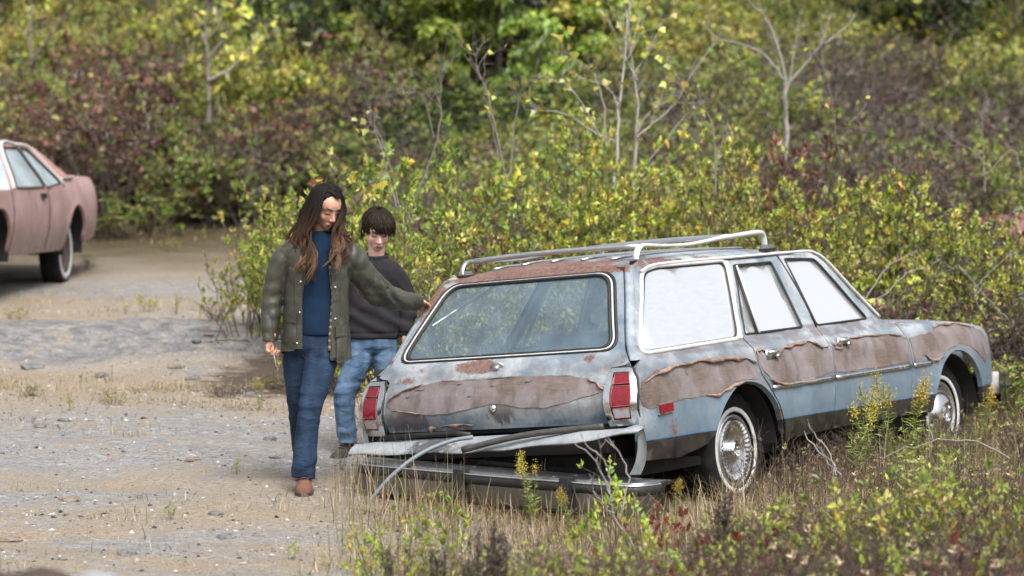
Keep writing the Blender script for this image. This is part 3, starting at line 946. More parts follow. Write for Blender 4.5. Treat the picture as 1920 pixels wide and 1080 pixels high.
for nm, poly, sd in (('quarter', vq, 1), ('reard', vr, 2), ('frontd', vf, 3), ('fender', vn, 4)):
    panel_mesh(wavy(poly, .022, sd), SIDE(1, .0028), OUTS(1), .045, [], .002).build('vinyl_panel', M_VINYL, RP[nm])
    panel_mesh(poly, SIDE(-1, .0028), OUTS(-1), .08, [], .002).build('vinyl_panel', M_VINYL, LP_[nm])

def curl(path2, mapf, w, h, seed, parent, name='peeling_vinyl'):
    """a rolled-back strip of vinyl: a ribbon that lifts off the panel and hangs over"""
    q = spl(path2, 7)
    n = len(q)
    g = np.random.default_rng(seed)
    ph = g.uniform(0, 6)
    rows = []
    for j, (a, b) in enumerate(((0, .002), (.25, .6), (.6, 1.0), (1.05, .8), (1.25, .35))):
        row = []
        for i, (u, v) in enumerate(q):
            k = math.sin(math.pi * min(max(i / (n - 1), 0.02), .98))**.5
            m = k * (.65 + .5 * math.sin(i * .55 + ph) * math.sin(i * .21 + ph * 2) + .25 * g.random())
            p0 = np.array(mapf(u, v - w * a * m))
            row.append(p0 + np.array(mapf.nrm(p0)) * (h * b * m + .004))
        rows.append(row)
    MB().loft(np.array(rows), close=False).build(name, M_PEEL, parent)
sm = SIDE(1, .003); sm.__dict__['nrm'] = lambda p: (0, -1, .15)
curl([(-1.10, .775), (-.95, .822), (-.75, .848), (-.50, .857), (-.25, .858), (-.05, .848), (.06, .825), (.12, .80)], sm, .022, .020, 1, RP['quarter'])
curl([(-.52, .668), (-.40, .668), (-.30, .690), (-.20, .710), (-.08, .72)], sm, .016, .010, 2, RP['quarter'])
curl([(-.70, .842), (-.69, .815), (-.685, .785)], sm, .012, .012, 21, RP['quarter'])
curl([(.158, .835), (.172, .872), (.23, .878), (.30, .868)], sm, .016, .014, 3, RP['reard'])
curl([(.40, .832), (.47, .866), (.55, .882), (.70, .893), (.86, .896), (.93, .87), (.98, .852), (1.06, .852)], sm, .016, .016, 4, RP['reard'])
curl([(.15, .755), (.22, .712), (.32, .686), (.45, .672), (.60, .672), (.75, .68)], sm, .018, .018, 5, RP['reard'])
curl([(1.34, .875), (1.45, .892), (1.70, .892), (1.95, .886), (2.10, .872), (2.165, .84)], sm, .010, .008, 6, RP['frontd'])
curl([(2.64, .885), (2.72, .912), (2.90, .918), (3.10, .905), (3.35, .870)], sm, .014, .012, 7, RP['fender'])
curl([(2.38, .735), (2.46, .70), (2.55, .70), (2.62, .712)], sm, .022, .016, 8, RP['fender'])
curl([(3.36, .66), (3.40, .70), (3.39, .76)], sm, .010, .006, 9, RP['fender'])
# torn bits round the handle of the front door
curl([(1.115, .885), (1.16, .862), (1.21, .872), (1.25, .850)], sm, .020, .012, 10, RP['frontd'])
curl([(1.14, .842), (1.20, .836), (1.27, .838)], sm, .014, .008, 11, RP['frontd'])

# side marker lamp
mk = MB()
for a, b, m_, e in ((.070, .028, 0, .004), (.064, .023, 1, .010)):
    x0, z0 = -.955, .628
    mk.box((x0, -(side_y(x0, z0) + e), z0), (a * 2, .014, b * 2), (0, -.05, -.05), None, m_)
mk.build('side_marker', [M_ALU, M_RED], RP['quarter'], False)

# ---- roof and rack
def roof_part():
    ol = [(-.665 + .05, -.598), (-.66 + .022, -.56), (-.66 - .01, -.40), (-.665 - .02, 0), (-.66 - .01, .40), (-.66 + .022, .56), (-.665 + .05, .598), (-.3, .612), (.5, .606), (1.2, .595), (1.42, .585), (1.50, .55), (1.535, .3), (1.545, 0), (1.535, -.3), (1.50, -.55), (1.42, -.585), (1.2, -.595), (.5, -.606), (-.3, -.612)]
    return panel_mesh(ol, ROOF(), OUTR, .05, [], .03).build('roof', M_PAINT, CAR)
ROOFO = roof_part()
# side rails of the rack
for s in (1, -1):
    y = -s * .575
    pts = spl([(-.56, y, 1.418), (-.55, y, 1.455), (-.515, y, 1.486), (-.46, y, 1.496), (-.30, y, 1.492), (-.05, y * .99, 1.492), (.15, y * .99, 1.502), (.45, y * .99, 1.528), (.84, y * .98, 1.552), (.93, y * .98, 1.552), (.965, y * .98, 1.53), (.975, y * .98, 1.477)], 6)
    r = MB()
    rr_ = np.interp(pts[:, 0], [-.56, -.5, -.2, .3, .9, 1.0], [.017, .016, .012, .014, .019, .016]) * (1.0 if s > 0 else .72); r.tube(pts, rr_, 8, flat=(.8, 1.25), up=(0, 1, 0))
    rail = r.build('side_rail', M_WHITE_TRIM if s > 0 else M_ALU, CAR)
    for x in (-.535, .975):
        f = MB()
        zz = roof_z(x, y)
        f.box((x + .01, y, zz + .012), (.12, .055, .022), (0, -.03, 0), None, 0)
        f.box((x + .01, y, zz + .030), (.075, .042, .03), (0, 0, 0), None, 1)
        f.build('rail_foot', [M_RUBBER, M_ALU], rail, False)
for x, z0 in ((-.47, 1.492), (.62, 1.535)):
    cb = MB()
    cb.tube([(x, y, z0 + .012 * (1 - (y / .55)**2)) for y in np.linspace(-.55, .55, 12)], .012, 8, flat=(1.3, .7), up=(1, 0, 0))
    cb.build('crossbar', M_ALU, CAR)
for y in (-.40, -.205, -.01, .185, .38):
    sl = MB()
    xs = np.linspace(-.52, .98, 14)
    sl.tube([(x, y, roof_z(x, y) + .008) for x in xs], .013, 6, flat=(1.1, .55), up=(0, 1, 0) if False else None)
    sl.build('roof_slat', M_ALU, CAR)

# ---- tailgate
_te = [(corner(z)[1] - SEAM_IN, z) for z in (.90, .95, 1.03, 1.12, 1.2, 1.28, 1.335, 1.362)]
tg_outline = [(-.712, .572), (.712, .572), (.716, .70), (.712, .845), (.735, .862), (.785, .868), (.808, .88)] + _te + [(.53, 1.388), (.48, 1.397), (.25, 1.406), (0, 1.410),
              (-.25, 1.406), (-.48, 1.397), (-.53, 1.388)] + [(-y, z) for y, z in _te[::-1]] + [(-.808, .88), (-.785, .868), (-.735, .862), (-.712, .845), (-.716, .70)]
win_open = rnd_poly([(-.715, .948), (.715, .948), (.545, 1.362), (-.545, 1.362)], .085, 8)
win_in = rnd_poly([(-.690, .963), (.690, .963), (.528, 1.347), (-.528, 1.347)], .075, 8)
TG = panel_mesh(tg_outline, TAIL(), OUTT, .05, [win_open], .03).build('tailgate', M_PAINT, CAR)
c_ = np.array(win_in).mean(0)
panel_mesh(c_ + (np.array(win_in) - c_) * 1.01, TAIL(-.006), OUTT, .09, [], .004).build('rear_window', M_GLASS, TG)
q = rs(win_open, .05, True); q = np.vstack([q, q[:1]])
MB().tube([TAIL(.001)(u, v) for u, v in q], .0085, 6, False).build('window_seal', M_RUBBER, TG)
qq = c_ + (np.array(win_open) - c_) * .975
qq = rs(qq, .05, True); qq = np.vstack([qq, qq[:1]])
MB().tube([TAIL(.006)(u, v) for u, v in qq], .0058, 6, False).build('window_trim', M_WHITE_TRIM, TG)
qq = c_ + (np.array(win_open) - c_) * .945
qq = rs(qq, .05, True); qq = np.vstack([qq, qq[:1]])
MB().tube([TAIL(.002)(u, v) for u, v in qq], .010, 6, False).build('window_seal', M_RUBBER, TG)
vt = [(.70, .728), (.655, .775), (.54, .815), (.33, .842), (.05, .838), (-.20, .842), (-.46, .836), (-.60, .806), (-.69, .765), (-.712, .742), (-.62, .722), (-.47, .694), (-.36, .676), (-.22, .676), (-.12, .700), (-.03, .712), (.10, .690), (.25, .664), (.42, .664), (.56, .682), (.66, .700)]
panel_mesh(wavy(vt, .018, 9), TAIL(.0028), OUTT, .05, [], .002).build('vinyl_panel', M_VINYL, TG)
tm = TAIL(.003); tm.__dict__['nrm'] = lambda p: (-1, 0, .3)
curl([(.695, .735), (.67, .765), (.63, .785), (.56, .812), (.45, .830)], tm, .012, .012, 12, TG)
curl([(.66, .70), (.60, .692), (.50, .682), (.45, .672)], tm, .010, .008, 13, TG)
curl([(-.60, .812), (-.66, .785), (-.70, .752)], tm, .016, .016, 14, TG)
curl([(.10, .595), (.16, .605), (.26, .606), (.36, .592)], tm, .02, .016, 15, TG)
curl([(.37, .590), (.40, .600), (.43, .590)], tm, .03, .02, 16, TG)
curl([(.33, .842), (.10, .842), (-.2, .846)], tm, .004, .004, 17, TG)
# scratches torn into the vinyl
for i, (y, z, l) in enumerate(((.47, .80, .06), (.20, .818, .035), (-.02, .800, .028), (-.24, .812, .045), (.12, .752, .03), (.55, .762, .025))):
    MB().tube([TAIL(.004)(y + l * .5, z - .006), TAIL(.0055)(y + l * .2, z + .002 * (i % 3)), TAIL(.005)(y - l * .1, z - .003), TAIL(.004)(y - l * .5, z + .004 * (i % 2))], [.0008, .0018, .0014, .0006], 4).build('torn_crack', M_BLACK, TG)
# lock with its torn escutcheon, and the lower emblem
lk = MB()
p = np.array(TAIL(.004)(-.012, .902))
lk.lathe([(0.0, -.001), (.034, -.001), (.036, .003), (.026, .006), (.014, .007), (.014, .028), (.008, .030), (0, .030)], 20, 'x', (0, 0, 0))
for v in lk.v: v[:, 0] *= -1; v[:, 1] *= 1.25; v[:, 2] *= .75
o = lk.build('lock', M_ALU, TG); o.location = p; o.rotation_euler = (0, -.5, 0)
em = MB(); em.lathe([(0, .010), (.008, .012), (.014, .007), (.020, .003), (.022, 0), (0, 0)], 20, 'x')
for v in em.v: v[:, 0] *= -1
o = em.build('emblem', M_CHROME, TG); o.location = TAIL(.004)(-.038, .683)

# ---- tail lamps
M_RIMP = simple('pale_lens_rim', (.30, .10, .09), .4)
def tail_lamp(s):
    sg = -s
    def tx(y, z): return tail_x(y, z) - .012 + .10 * max(0, (abs(y) - .84) / .05)**2 * .14
    def mp(off): return lambda u, v: (tx(u, v) - off, u, v)
    ol = [(.722, .556), (.872, .560), (.886, .60), (.893, .68), (.893, .735), (.880, .80), (.850, .850), (.835, .856), (.728, .856), (.716, .80), (.713, .72), (.716, .62)]
    lens = [(.757, .590), (.853, .592), (.866, .70), (.862, .745), (.838, .835), (.752, .835), (.748, .73)]
    ol = [(u * sg, v) for u, v in ol]; lens = [(u * sg, v) for u, v in lens]
    bz = panel_mesh(ol, mp(.018), OUTT, .03, [lens], .05).build('tail_lamp', M_CHROME, CAR)
    q_ = rs(ol, .04, True); q_ = np.vstack([q_, q_[:1]]); MB().tube([mp(.004)(u, v) for u, v in q_], .006, 6, False).build('lamp_gasket', M_RUBBER, bz)
    def sub(poly, off, m, nm):
        poly = [(u * sg, v) for u, v in poly]
        panel_mesh(rnd_poly(poly, .006), mp(off), OUTT, .03, [], .012).build(nm, m, bz)
    sub([(.752, .585), (.859, .587), (.873, .70), (.868, .745), (.844, .84), (.748, .84), (.743, .73)], .006, M_REDD, 'lens_bed')
    sub([(.763, .775), (.850, .777), (.835, .828), (.759, .828)], .014, M_RED, 'red_lens')
    sub([(.757, .660), (.860, .662), (.862, .725), (.853, .765), (.760, .765), (.755, .72)], .015, M_RED, 'red_lens')
    sub([(.763, .598), (.849, .600), (.856, .650), (.760, .650)], .014, M_WLENS, 'reverse_lens')
    for pz in ([(.763, .775), (.850, .777), (.835, .828), (.759, .828)], [(.757, .660), (.860, .662), (.862, .725), (.853, .765), (.760, .765), (.755, .72)], [(.763, .598), (.849, .600), (.856, .650), (.760, .650)]):
        q = [(u * sg, v) for u, v in pz]; q = rs(q, .03, True); q = np.vstack([q, q[:1]])
        MB().tube([mp(.016)(u, v) for u, v in q], .0018, 5, False).build('lens_rim', M_RIMP, bz)
    return bz
tail_lamp(1); tail_lamp(-1)
# black corner above the left lamp, behind the tailgate's step
panel_mesh([(.815, .862), (.885, .845), (.85, .915), (.80, .93)], TAIL(-.02), OUTT, .05, [], .05).build('corner_filler', M_RUBBER, CAR)

# ---- filler panel between tailgate and bumper, bent and hanging
up_e = spl([(-1.225, .885, .520), (-1.235, .70, .530), (-1.245, .05, .538), (-1.24, -.73, .545), (-1.225, -.945, .553)], 10)
lo_e = spl([(-1.35, .872, .482), (-1.365, .70, .472), (-1.37, .34, .468), (-1.37, .02, .466), (-1.365, -.213, .476), (-1.375, -.61, .497), (-1.34, -.90, .530), (-1.31, -.985, .545)], 6)
m_ = len(up_e); lo_e = np.array([lo_e[int(round(i))] for i in np.linspace(0, len(lo_e) - 1, m_)])
rows = [up_e, lerp(up_e, lo_e, .35) + [0, 0, .012], lerp(up_e, lo_e, .75) + [0, 0, .008], lo_e, lo_e + [.003, 0, -.007], lo_e + [.02, 0, -.006]]
rows = [r + (np.stack([np.zeros(m_), np.zeros(m_), .006 * np.sin(np.arange(m_) * .9 + j)], 1) if 0 < j < 5 else 0) for j, r in enumerate(rows)]
def filler_mat():
    t = NT('chalky_filler_paint'); p = t.obj()
    n = t.noise(p, 9, 6, .7); n2 = t.noise(t.mapping(p, (3, 1, 1)), 26, 6, .75)
    c = t.mix(t.mr(n, .3, .65), (.17, .20, .225), (.32, .335, .345))
    wr = t.math('MULTIPLY', t.math('SUBTRACT', 1.0, t.dist(p, (-1.33, .33, .5), (4, 3.0, 5)), None, True), 1)
    c = t.mix(t.math('MULTIPLY', t.mr(t.math('MULTIPLY', wr, n2), .27, .33), .85), c, (.04, .04, .045))
    c = t.mix(t.mr(n2, .62, .7, 0, .6), c, (.16, .13, .12))
    return t.done(t.bsdf(c, .5, 0, t.bump(n2, .15, .004)))
FIL = MB().loft(np.array(rows), close=False).build('filler_panel', filler_mat(), CAR)
dn = spl([(-1.305, -.985, .545), (-1.30, -.99, .50), (-1.29, -.985, .44), (-1.28, -.965, .37), (-1.275, -.93, .31)], 5)
m2 = len(dn)
ww = np.interp(np.linspace(0, 1, m2), [0, .3, 1], [.02, .05, .07])
rows = [dn + np.stack([np.zeros(m2), ww * k, np.zeros(m2)], 1) + np.stack([.012 * math.sin(k * 3) * np.ones(m2), np.zeros(m2), np.zeros(m2)], 1) for k in (0, .35, .7, 1.0)]
MB().loft(np.array(rows), close=False).build('hanging_end', filler_mat(), FIL)
# loosened rubber strips and the grey hose
ru = MB(); ru.tube([(-1.28, .10, .548), (-1.27, .20, .560), (-1.262, .45, .556), (-1.25, .70, .550)], .016, 6, flat=(.6, 1.0)); ru.build('rubber_strip', M_RUBBER, CAR)
ru = MB(); ru.tube(spl([(-1.41, .07, .478), (-1.37, -.15, .520), (-1.33, -.33, .543), (-1.29, -.55, .556), (-1.26, -.72, .562)], 5), .019, 6, flat=(.7, 1.0)); ru.build('rubber_strip', simple('grey_rubber', (.05, .047, .044), .6, 0, .4, 25), CAR)
hs = MB(); hs.tube(spl([(-1.33, .05, .54), (-1.40, .16, .525), (-1.50, .27, .475), (-1.60, .37, .39), (-1.68, .46, .28), (-1.72, .53, .17), (-1.74, .57, .12)], 6), [.011] * 37 if False else .011, 8)
hs.build('hose', simple('grey_hose', (.16, .19, .215), .5, 0, .2, 20), CAR)

# ---- hood, cowl, windshield, front end
def hood_z(x, y):
    return float(np.interp(x, [2.0, 2.2, 2.75, 3.2, 3.45, 3.6], [.985, .965, .955, .93, .895, .84])) + .02 * (1 - (y / .8)**2) - .02 * (abs(y) / .78)**6
HOOD = panel_mesh([(2.20, -.775), (2.75, -.77), (3.2, -.74), (3.5, -.70), (3.60, -.6), (3.62, 0), (3.60, .6), (3.5, .70), (3.2, .74), (2.75, .77), (2.20, .775)], lambda u, v: (u, v, hood_z(u, v)), OUTR, .07, [], .03).build('hood', M_PAINT, CAR)
panel_mesh([(1.98, -.765), (2.19, -.77), (2.19, .77), (1.98, .765)], lambda u, v: (u, v, .962 + .015 * (1 - (v / .78)**2)), OUTR, .1, [], .03).build('cowl', M_BLACK, CAR)
lf = MB(); lf.ball((2.14, -.70, .985), (.055, .03, .016), 8, 5); lf.ball((2.06, -.66, .985), (.04, .025, .012), 8, 5)
lf.build('dead_leaf', simple('dead_leaf', (.20, .05, .03), .8), CAR)
ws = lambda u, v: (2.02 - (v - .97) * 1.12 + .12 * (1 - (u / .72)**2), u, v)
wsp = rnd_poly([(-.735, .985), (.735, .985), (.565, 1.415), (-.565, 1.415)], .05)
WS = panel_mesh(wsp, ws, lambda p: np.array([1.0, 0, .6]), .12, [], .004).build('windshield', M_GLASS2, CAR)
q = rs(wsp, .08, True); q = np.vstack([q, q[:1]])
MB().tube([ws(u, v) for u, v in q], .014, 6, False).build('window_trim', M_WHITE_TRIM, WS)
# front face: grille panel, headlights, bumper
fr = MB()
fr.box((3.60, 0, .66), (.05, 1.30, .26)); 
fr.build('front_panel', M_PAINT, CAR)
gr = MB()
for i in range(14): gr.box((3.635, -.36 + i * .055, .68), (.02, .012, .2))
gr.box((3.637, 0, .785), (.03, .78, .02)); gr.box((3.637, 0, .575), (.03, .78, .02))
gr.build('grille', M_CHROME, CAR, False)
for s in (1, -1):
    hl = MB(); hl.lathe([(0, .03), (.05, .028), (.085, .012), (.095, 0), (.1, -.02)], 24, 'x', (3.635, s * .56, .68)); hl.build('headlight', M_WLENS, CAR)
    ml = MB(); ml.box((3.655, -s * .775, .655), (.06, .05, .16)); ml.build('corner_lamp', M_ORANGE, CAR, False)
    for zc, zh in ((.755, .03), (.545, .04)):
        mt = MB(); mt.box((3.65, -s * .785, zc), (.065, .055, zh)); mt.build('lamp_trim', M_CHROME, CAR, False)
    hn = MB(); hn.box((3.675, -s * .80, .475), (.09, .10, .15), (0, .1, 0)); hn.build('bumper_filler', simple('white_plastic', (.55, .55, .53), .5), CAR, False)
bp = MB()
prof = np.array([(-.02, .10), (.045, .085), (.055, .03), (.055, -.03), (.045, -.085), (-.02, -.10)])
rings = []
for y, xo, sc in ((-.91, 3.60, .85), (-.91, 3.71, .95), (-.87, 3.79, 1), (-.5, 3.85, 1), (0, 3.875, 1), (.5, 3.85, 1), (.87, 3.79, 1), (.91, 3.71, .95), (.91, 3.60, .85)):
    rings.append([(xo + a * sc, y, .44 + b * sc) for a, b in prof])
bp.loft(np.array(rings)); FB = bp.build('front_bumper', M_CHROME, CAR, True, 40)
st = MB(); st.tube([(3.71, -.915, .45), (3.835, -.89, .45), (3.91, -.5, .45), (3.935, 0, .45), (3.91, .5, .45), (3.835, .89, .45), (3.71, .915, .45)], .016, 6); st.build('rubber_strip', M_RUBBER, FB)

# ---- underbody, wheel wells, interior
ub = MB()
ub.box((1.2, 0, .33), (4.6, 1.50, .10)); ub.box((-.80, 0, .42), (.62, 1.35, .12)); ub.box((2.9, 0, .60), (1.2, 1.1, .40))
ub.box((-1.15, 0, .47), (.06, 1.35, .10))
for x in (0, 2.863): ub.tube([(x, -.72, .32), (x, .72, .32)], .05, 10)
ub.tube([(-1.22, .2, .40), (-1.1, -.35, .33), (-1.0, -.7, .30)], .02, 6)
ub.build('underbody', M_BLACK, CAR, False)
for cx in (-.065, 2.86):
    for s in (1, -1):
        ww_ = MB()
        A = np.linspace(R_(4), R_(176), 20)
        r0 = np.array([(cx + .415 * math.cos(a), -s * .875, .31 + .405 * math.sin(a)) for a in A]); r1 = r0.copy(); r1[:, 1] = -s * .52
        ctr = np.tile(np.array([cx, -s * .52, .31]), (20, 1))
        ww_.loft(np.array([r0, r1, ctr]), close=False); ww_.build('wheel_well', M_BLACK, CAR)
ins = MB()
ins.box((1.05, 0, .40), (2.0, 1.5, .03)); ins.box((-.62, 0, .56), (1.0, 1.45, .03)); ins.box((-1.10, 0, .62), (.03, 1.35, .10))
for s in (1, -1):
    ins.box((-.40, s * .71, .70), (1.1, .03, .40)); ins.box((1.2, s * .755, .66), (1.9, .02, .5))
ins.box((1.85, 0, .80), (.35, 1.4, .30), (0, .15, 0))
ins.build('cabin_trim', M_INNER, CAR, False)
hd = MB(); hl_ = [(-.6, -.52), (1.4, -.52), (1.4, .52), (-.6, .52)]
panel_mesh(hl_, ROOF(-.035), OUTR, .15, [], .0).build('headliner', M_INNER, CAR)
def seat(x, y, w, h, hr):
    s_ = MB()
    s_.loft([[(x + a, y + b * w, z) for b, a in ((-.5, .06), (-.45, .0), (0, -.02), (.45, .0), (.5, .06), (.45, .14), (0, .16), (-.45, .14))] for z in (.52, .7, h - .08, h - .02)] , cap=True)
    s_.loft([[(x + .1 + a, y + b * w * .98, z) for b, a in ((-.5, -.1), (.5, -.1), (.5, .45), (-.5, .45))] for z in (.42, .56, .60)])
    o = s_.build('seat', M_SEAT, CAR)
    for hy in hr:
        hh = MB(); hh.ball((x - .02, hy, h + .075), (.055, .135, .085), 14, 10); hh.tube([(x + .02, hy, h - .05), (x, hy, h + .04)], .012, 6); hh.build('headrest', M_SEAT, o)
seat(.30, 0, 1.36, 1.06, [])
seat(1.05, -.36, .62, 1.02, [-.36]); seat(1.05, .36, .62, 1.02, [.36])
sw = MB()
A = np.linspace(0, 2 * math.pi, 33)
sw.tube([(1.52 + .10 * math.sin(a), .36 + .185 * math.cos(a), .95 + .165 * math.sin(a)) for a in A], .011, 6, False)
sw.tube([(1.52, .20, .95), (1.55, .36, .95), (1.52, .52, .95)], .012, 6); sw.build('steering_wheel', M_RUBBER, CAR)
dm = MB(); dm.lathe([(0, .004), (.056, .004), (.060, -.004), (0, -.006)], 32, 'x', (0, 0, 0))
o = dm.build('round_white_disc', simple('white_disc', (.85, .85, .85), .3, 0, .02), CAR); o.location = (.275, .19, 1.132); o.rotation_euler = (0, math.pi + .55, .15)  # plain white disc; its colour stands in for a bright sky reflection
MB().tube([(-.86, .60, 1.14), (-.3, .64, 1.30), (.0, .62, 1.40)], .01, 5).build('window_cord', M_ALU, CAR)

# ---- wheels
def tread_mesh(R, w, lug, chunky):
    n = 72
    mb = MB()
    prof = [(R * .60, -w * .40), (R * .74, -w * .52), (R * .88, -w * .53), (R * .955, -w * .50), (R, -w * .40), (R, -w * .13), (R, w * .13), (R, w * .40), (R * .955, w * .50), (R * .88, w * .53), (R * .74, w * .52), (R * .60, w * .40)]
    mb.lathe(prof, n, 'y')
    V = mb.v[0].reshape(len(prof), n, 3)
    for i in (3, 4, 5, 6, 7, 8):
        for j in range(n):
            k = ((j + (1 if i in (5, 6) else 0)) // 2) % 2
            f = 1 - (lug if k else 0) / R
            V[i, j, 0] *= f; V[i, j, 2] *= f
    mb.v[0] = V.reshape(-1, 3)
    return mb
M_TYRE = simple('dry_tyre_rubber', (.014, .014, .015), .85, 0, .45, 18, .3, 50, .15)
M_WW = simple('whitewall_band', (.50, .50, .49), .7, 0, .2, 20)
def wheel(x, s, kind, yoff, cz=.33, steer=0.0):
    w = MB()
    ty = tread_mesh(.333, .185, .014 if kind == 'rear' else .006, True).build('wheel', M_TYRE, CAR)
    b = .098
    ww = MB(); ww.lathe([(.214, b - .004), (.214, b + .0005), (.238, b + .0035), (.240, b - .002)], 72, 'y'); 
    for v in ww.v: v[:, 1] *= -1
    ww.build('whitewall', M_WW, ty)
    wr = MB(); wr.lathe([(.245, -.10), (.250, -.1015), (.255, -.10)], 72, 'y')
    rim = MB(); rim.lathe([(.205, -.066), (.198, -.088), (.188, -.092), (.180, -.080), (.176, -.05), (0.06, -.03)], 64, 'y'); rim.build('rim', M_ALU, ty)
    hc = MB()
    n = 72
    prof = [(.176, .070), (.174, .092), (.166, .100), (.150, .098), (.128, .084), (.122, .078), (.085, .066), (.060, .066), (.056, .098), (.046, .108), (.030, .104), (.024, .090), (0, .088)] if kind == 'rear' else \
           [(.176, .070), (.174, .090), (.164, .098), (.150, .094), (.140, .088), (.132, .098), (.105, .118), (.075, .128), (.060, .130), (.056, .118), (.040, .112), (.030, .118), (0, .120)]
    hc.lathe([(r, -o) for r, o in prof], n, 'y')
    V = hc.v[0].reshape(len(prof), n, 3)
    for i in ((2, 3, 4) if kind == 'rear' else (3, 4)):
        V[i, ::2, 1] += .007
    hc.v[0] = V.reshape(-1, 3)
    hc.build('hubcap', M_CHROME, ty, True, 35)
    ty.location = (x, -s * (.80 - .098 - yoff), cz)
    ty.rotation_euler = (0, R_(37 * x + 11), (math.pi if s < 0 else 0) + steer)
    return ty
wheel(0, 1, 'rear', 0.0); wheel(2.863, 1, 'front', 0, .335, R_(-3)); wheel(0, -1, 'rear', 0.0, .26); wheel(2.863, -1, 'front', 0, .30)

# ---- the rear bumper, dropped on the ground behind the car
def bumper():
    B = thing('rear_bumper', 'chrome car bumper with a black rubber strip, dropped in the grass under the wagon tail', 'bumper')
    B.matrix_world = CAR.matrix_world @ Matrix.Translation((-1.46, -.235, .285)) @ Euler((R_(5.6), 0, R_(1.5))).to_matrix().to_4x4()
    prof = [(.10, .085), (-.02, .088), (-.055, .075), (-.068, .045), (-.062, .01), (-.068, -.03), (-.05, -.085), (.02, -.115), (.03, -.115), (-.03, -.08), (-.045, -.03), (-.04, .01), (-.045, .04), (-.03, .06), (.1, .07)]
    rings = []
    for y, xo, sc in ((-.835, .20, .8), (-.835, .10, .9), (-.81, .03, .97), (-.76, .0, 1), (-.5, -.025, 1), (0, -.04, 1), (.5, -.025, 1), (.86, .0, 1), (.91, .03, .97), (.935, .10, .9), (.935, .20, .8)):
        rings.append([(xo + a * sc, y, b * sc) for a, b in prof])
    b = MB(); b.loft(np.array(rings)); b.build('bumper_bar', M_BUMPER, B, True, 45)
    y_ = [(-.838, .12), (-.825, .02), (-.76, -.07), (-.5, -.098), (0, -.112), (.5, -.098), (.86, -.07), (.925, .02), (.938, .12)]
    s1 = MB(); s1.tube(spl([(x, y, .036) for y, x in y_], 4), .026, 8, flat=(.5, 1.0), up=(0, 0, 1)); s1.build('rubber_strip', M_RUBBER, B)
    s2 = MB(); s2.tube(spl([(x - .008, y, .062) for y, x in y_], 4), .005, 6); s2.build('bright_line', M_ALU, B)
    for yy in (-.42, .22):
        g = MB(); g.loft([[(-.112 + a, yy + bb, z) for a, bb in ((0, -.03), (-.035, -.025), (-.035, .025), (0, .03), (.06, .03), (.06, -.03))] for z in (-.10, -.06, .05, .085)]); g.build('bumper_guard', M_RUBBER, B, True, 40)
bumper()

# ================================================================== VEGETATION
def leaf_mat(name, trans=.24, var=.18):
    t = NT(name)
    c = t.vcol()
    oi = t.node('ShaderNodeObjectInfo')
    hs = t.node('ShaderNodeHueSaturation')
    t.ln(t.mr(oi.outputs['Random'], 0, 1, .485, .512), hs.inputs['Hue'])
    rr = t.node('ShaderNodeMath', operation='FRACT'); t.ln(t.math('MULTIPLY', oi.outputs['Random'], 7.31), rr.inputs[0])
    t.ln(t.mr(rr.outputs[0], 0, 1, 1 - var, 1 + var), hs.inputs['Value'])
    t.ln(c, hs.inputs['Color'])
    d = t.node('ShaderNodeBsdfDiffuse'); t.ln(hs.outputs[0], d.inputs[0])
    tr = t.node('ShaderNodeBsdfTranslucent'); t.ln(hs.outputs[0], tr.inputs[0])
    m = t.node('ShaderNodeMixShader'); m.inputs[0].default_value = trans
    t.ln(d.outputs[0], m.inputs[1]); t.ln(tr.outputs[0], m.inputs[2])
    g = t.node('ShaderNodeBsdfGlossy'); g.inputs['Roughness'].default_value = .45; g.inputs[0].default_value = (.9, .95, 1, 1)
    m2 = t.node('ShaderNodeMixShader'); m2.inputs[0].default_value = .045
    t.ln(m.outputs[0], m2.inputs[1]); t.ln(g.outputs[0], m2.inputs[2])
    return t.done(m2.outputs[0])
M_LEAF = leaf_mat('shrub_leaf')
def stem_mat(name):
    t = NT(name)
    return t.done(t.bsdf(t.mix(t.mr(t.noise(t.obj(), 30, 3), .3, .7, .0, .35), t.vcol(), (.04, .035, .03)), .9, 0, None, .2))
M_STEM = stem_mat('twig_bark')

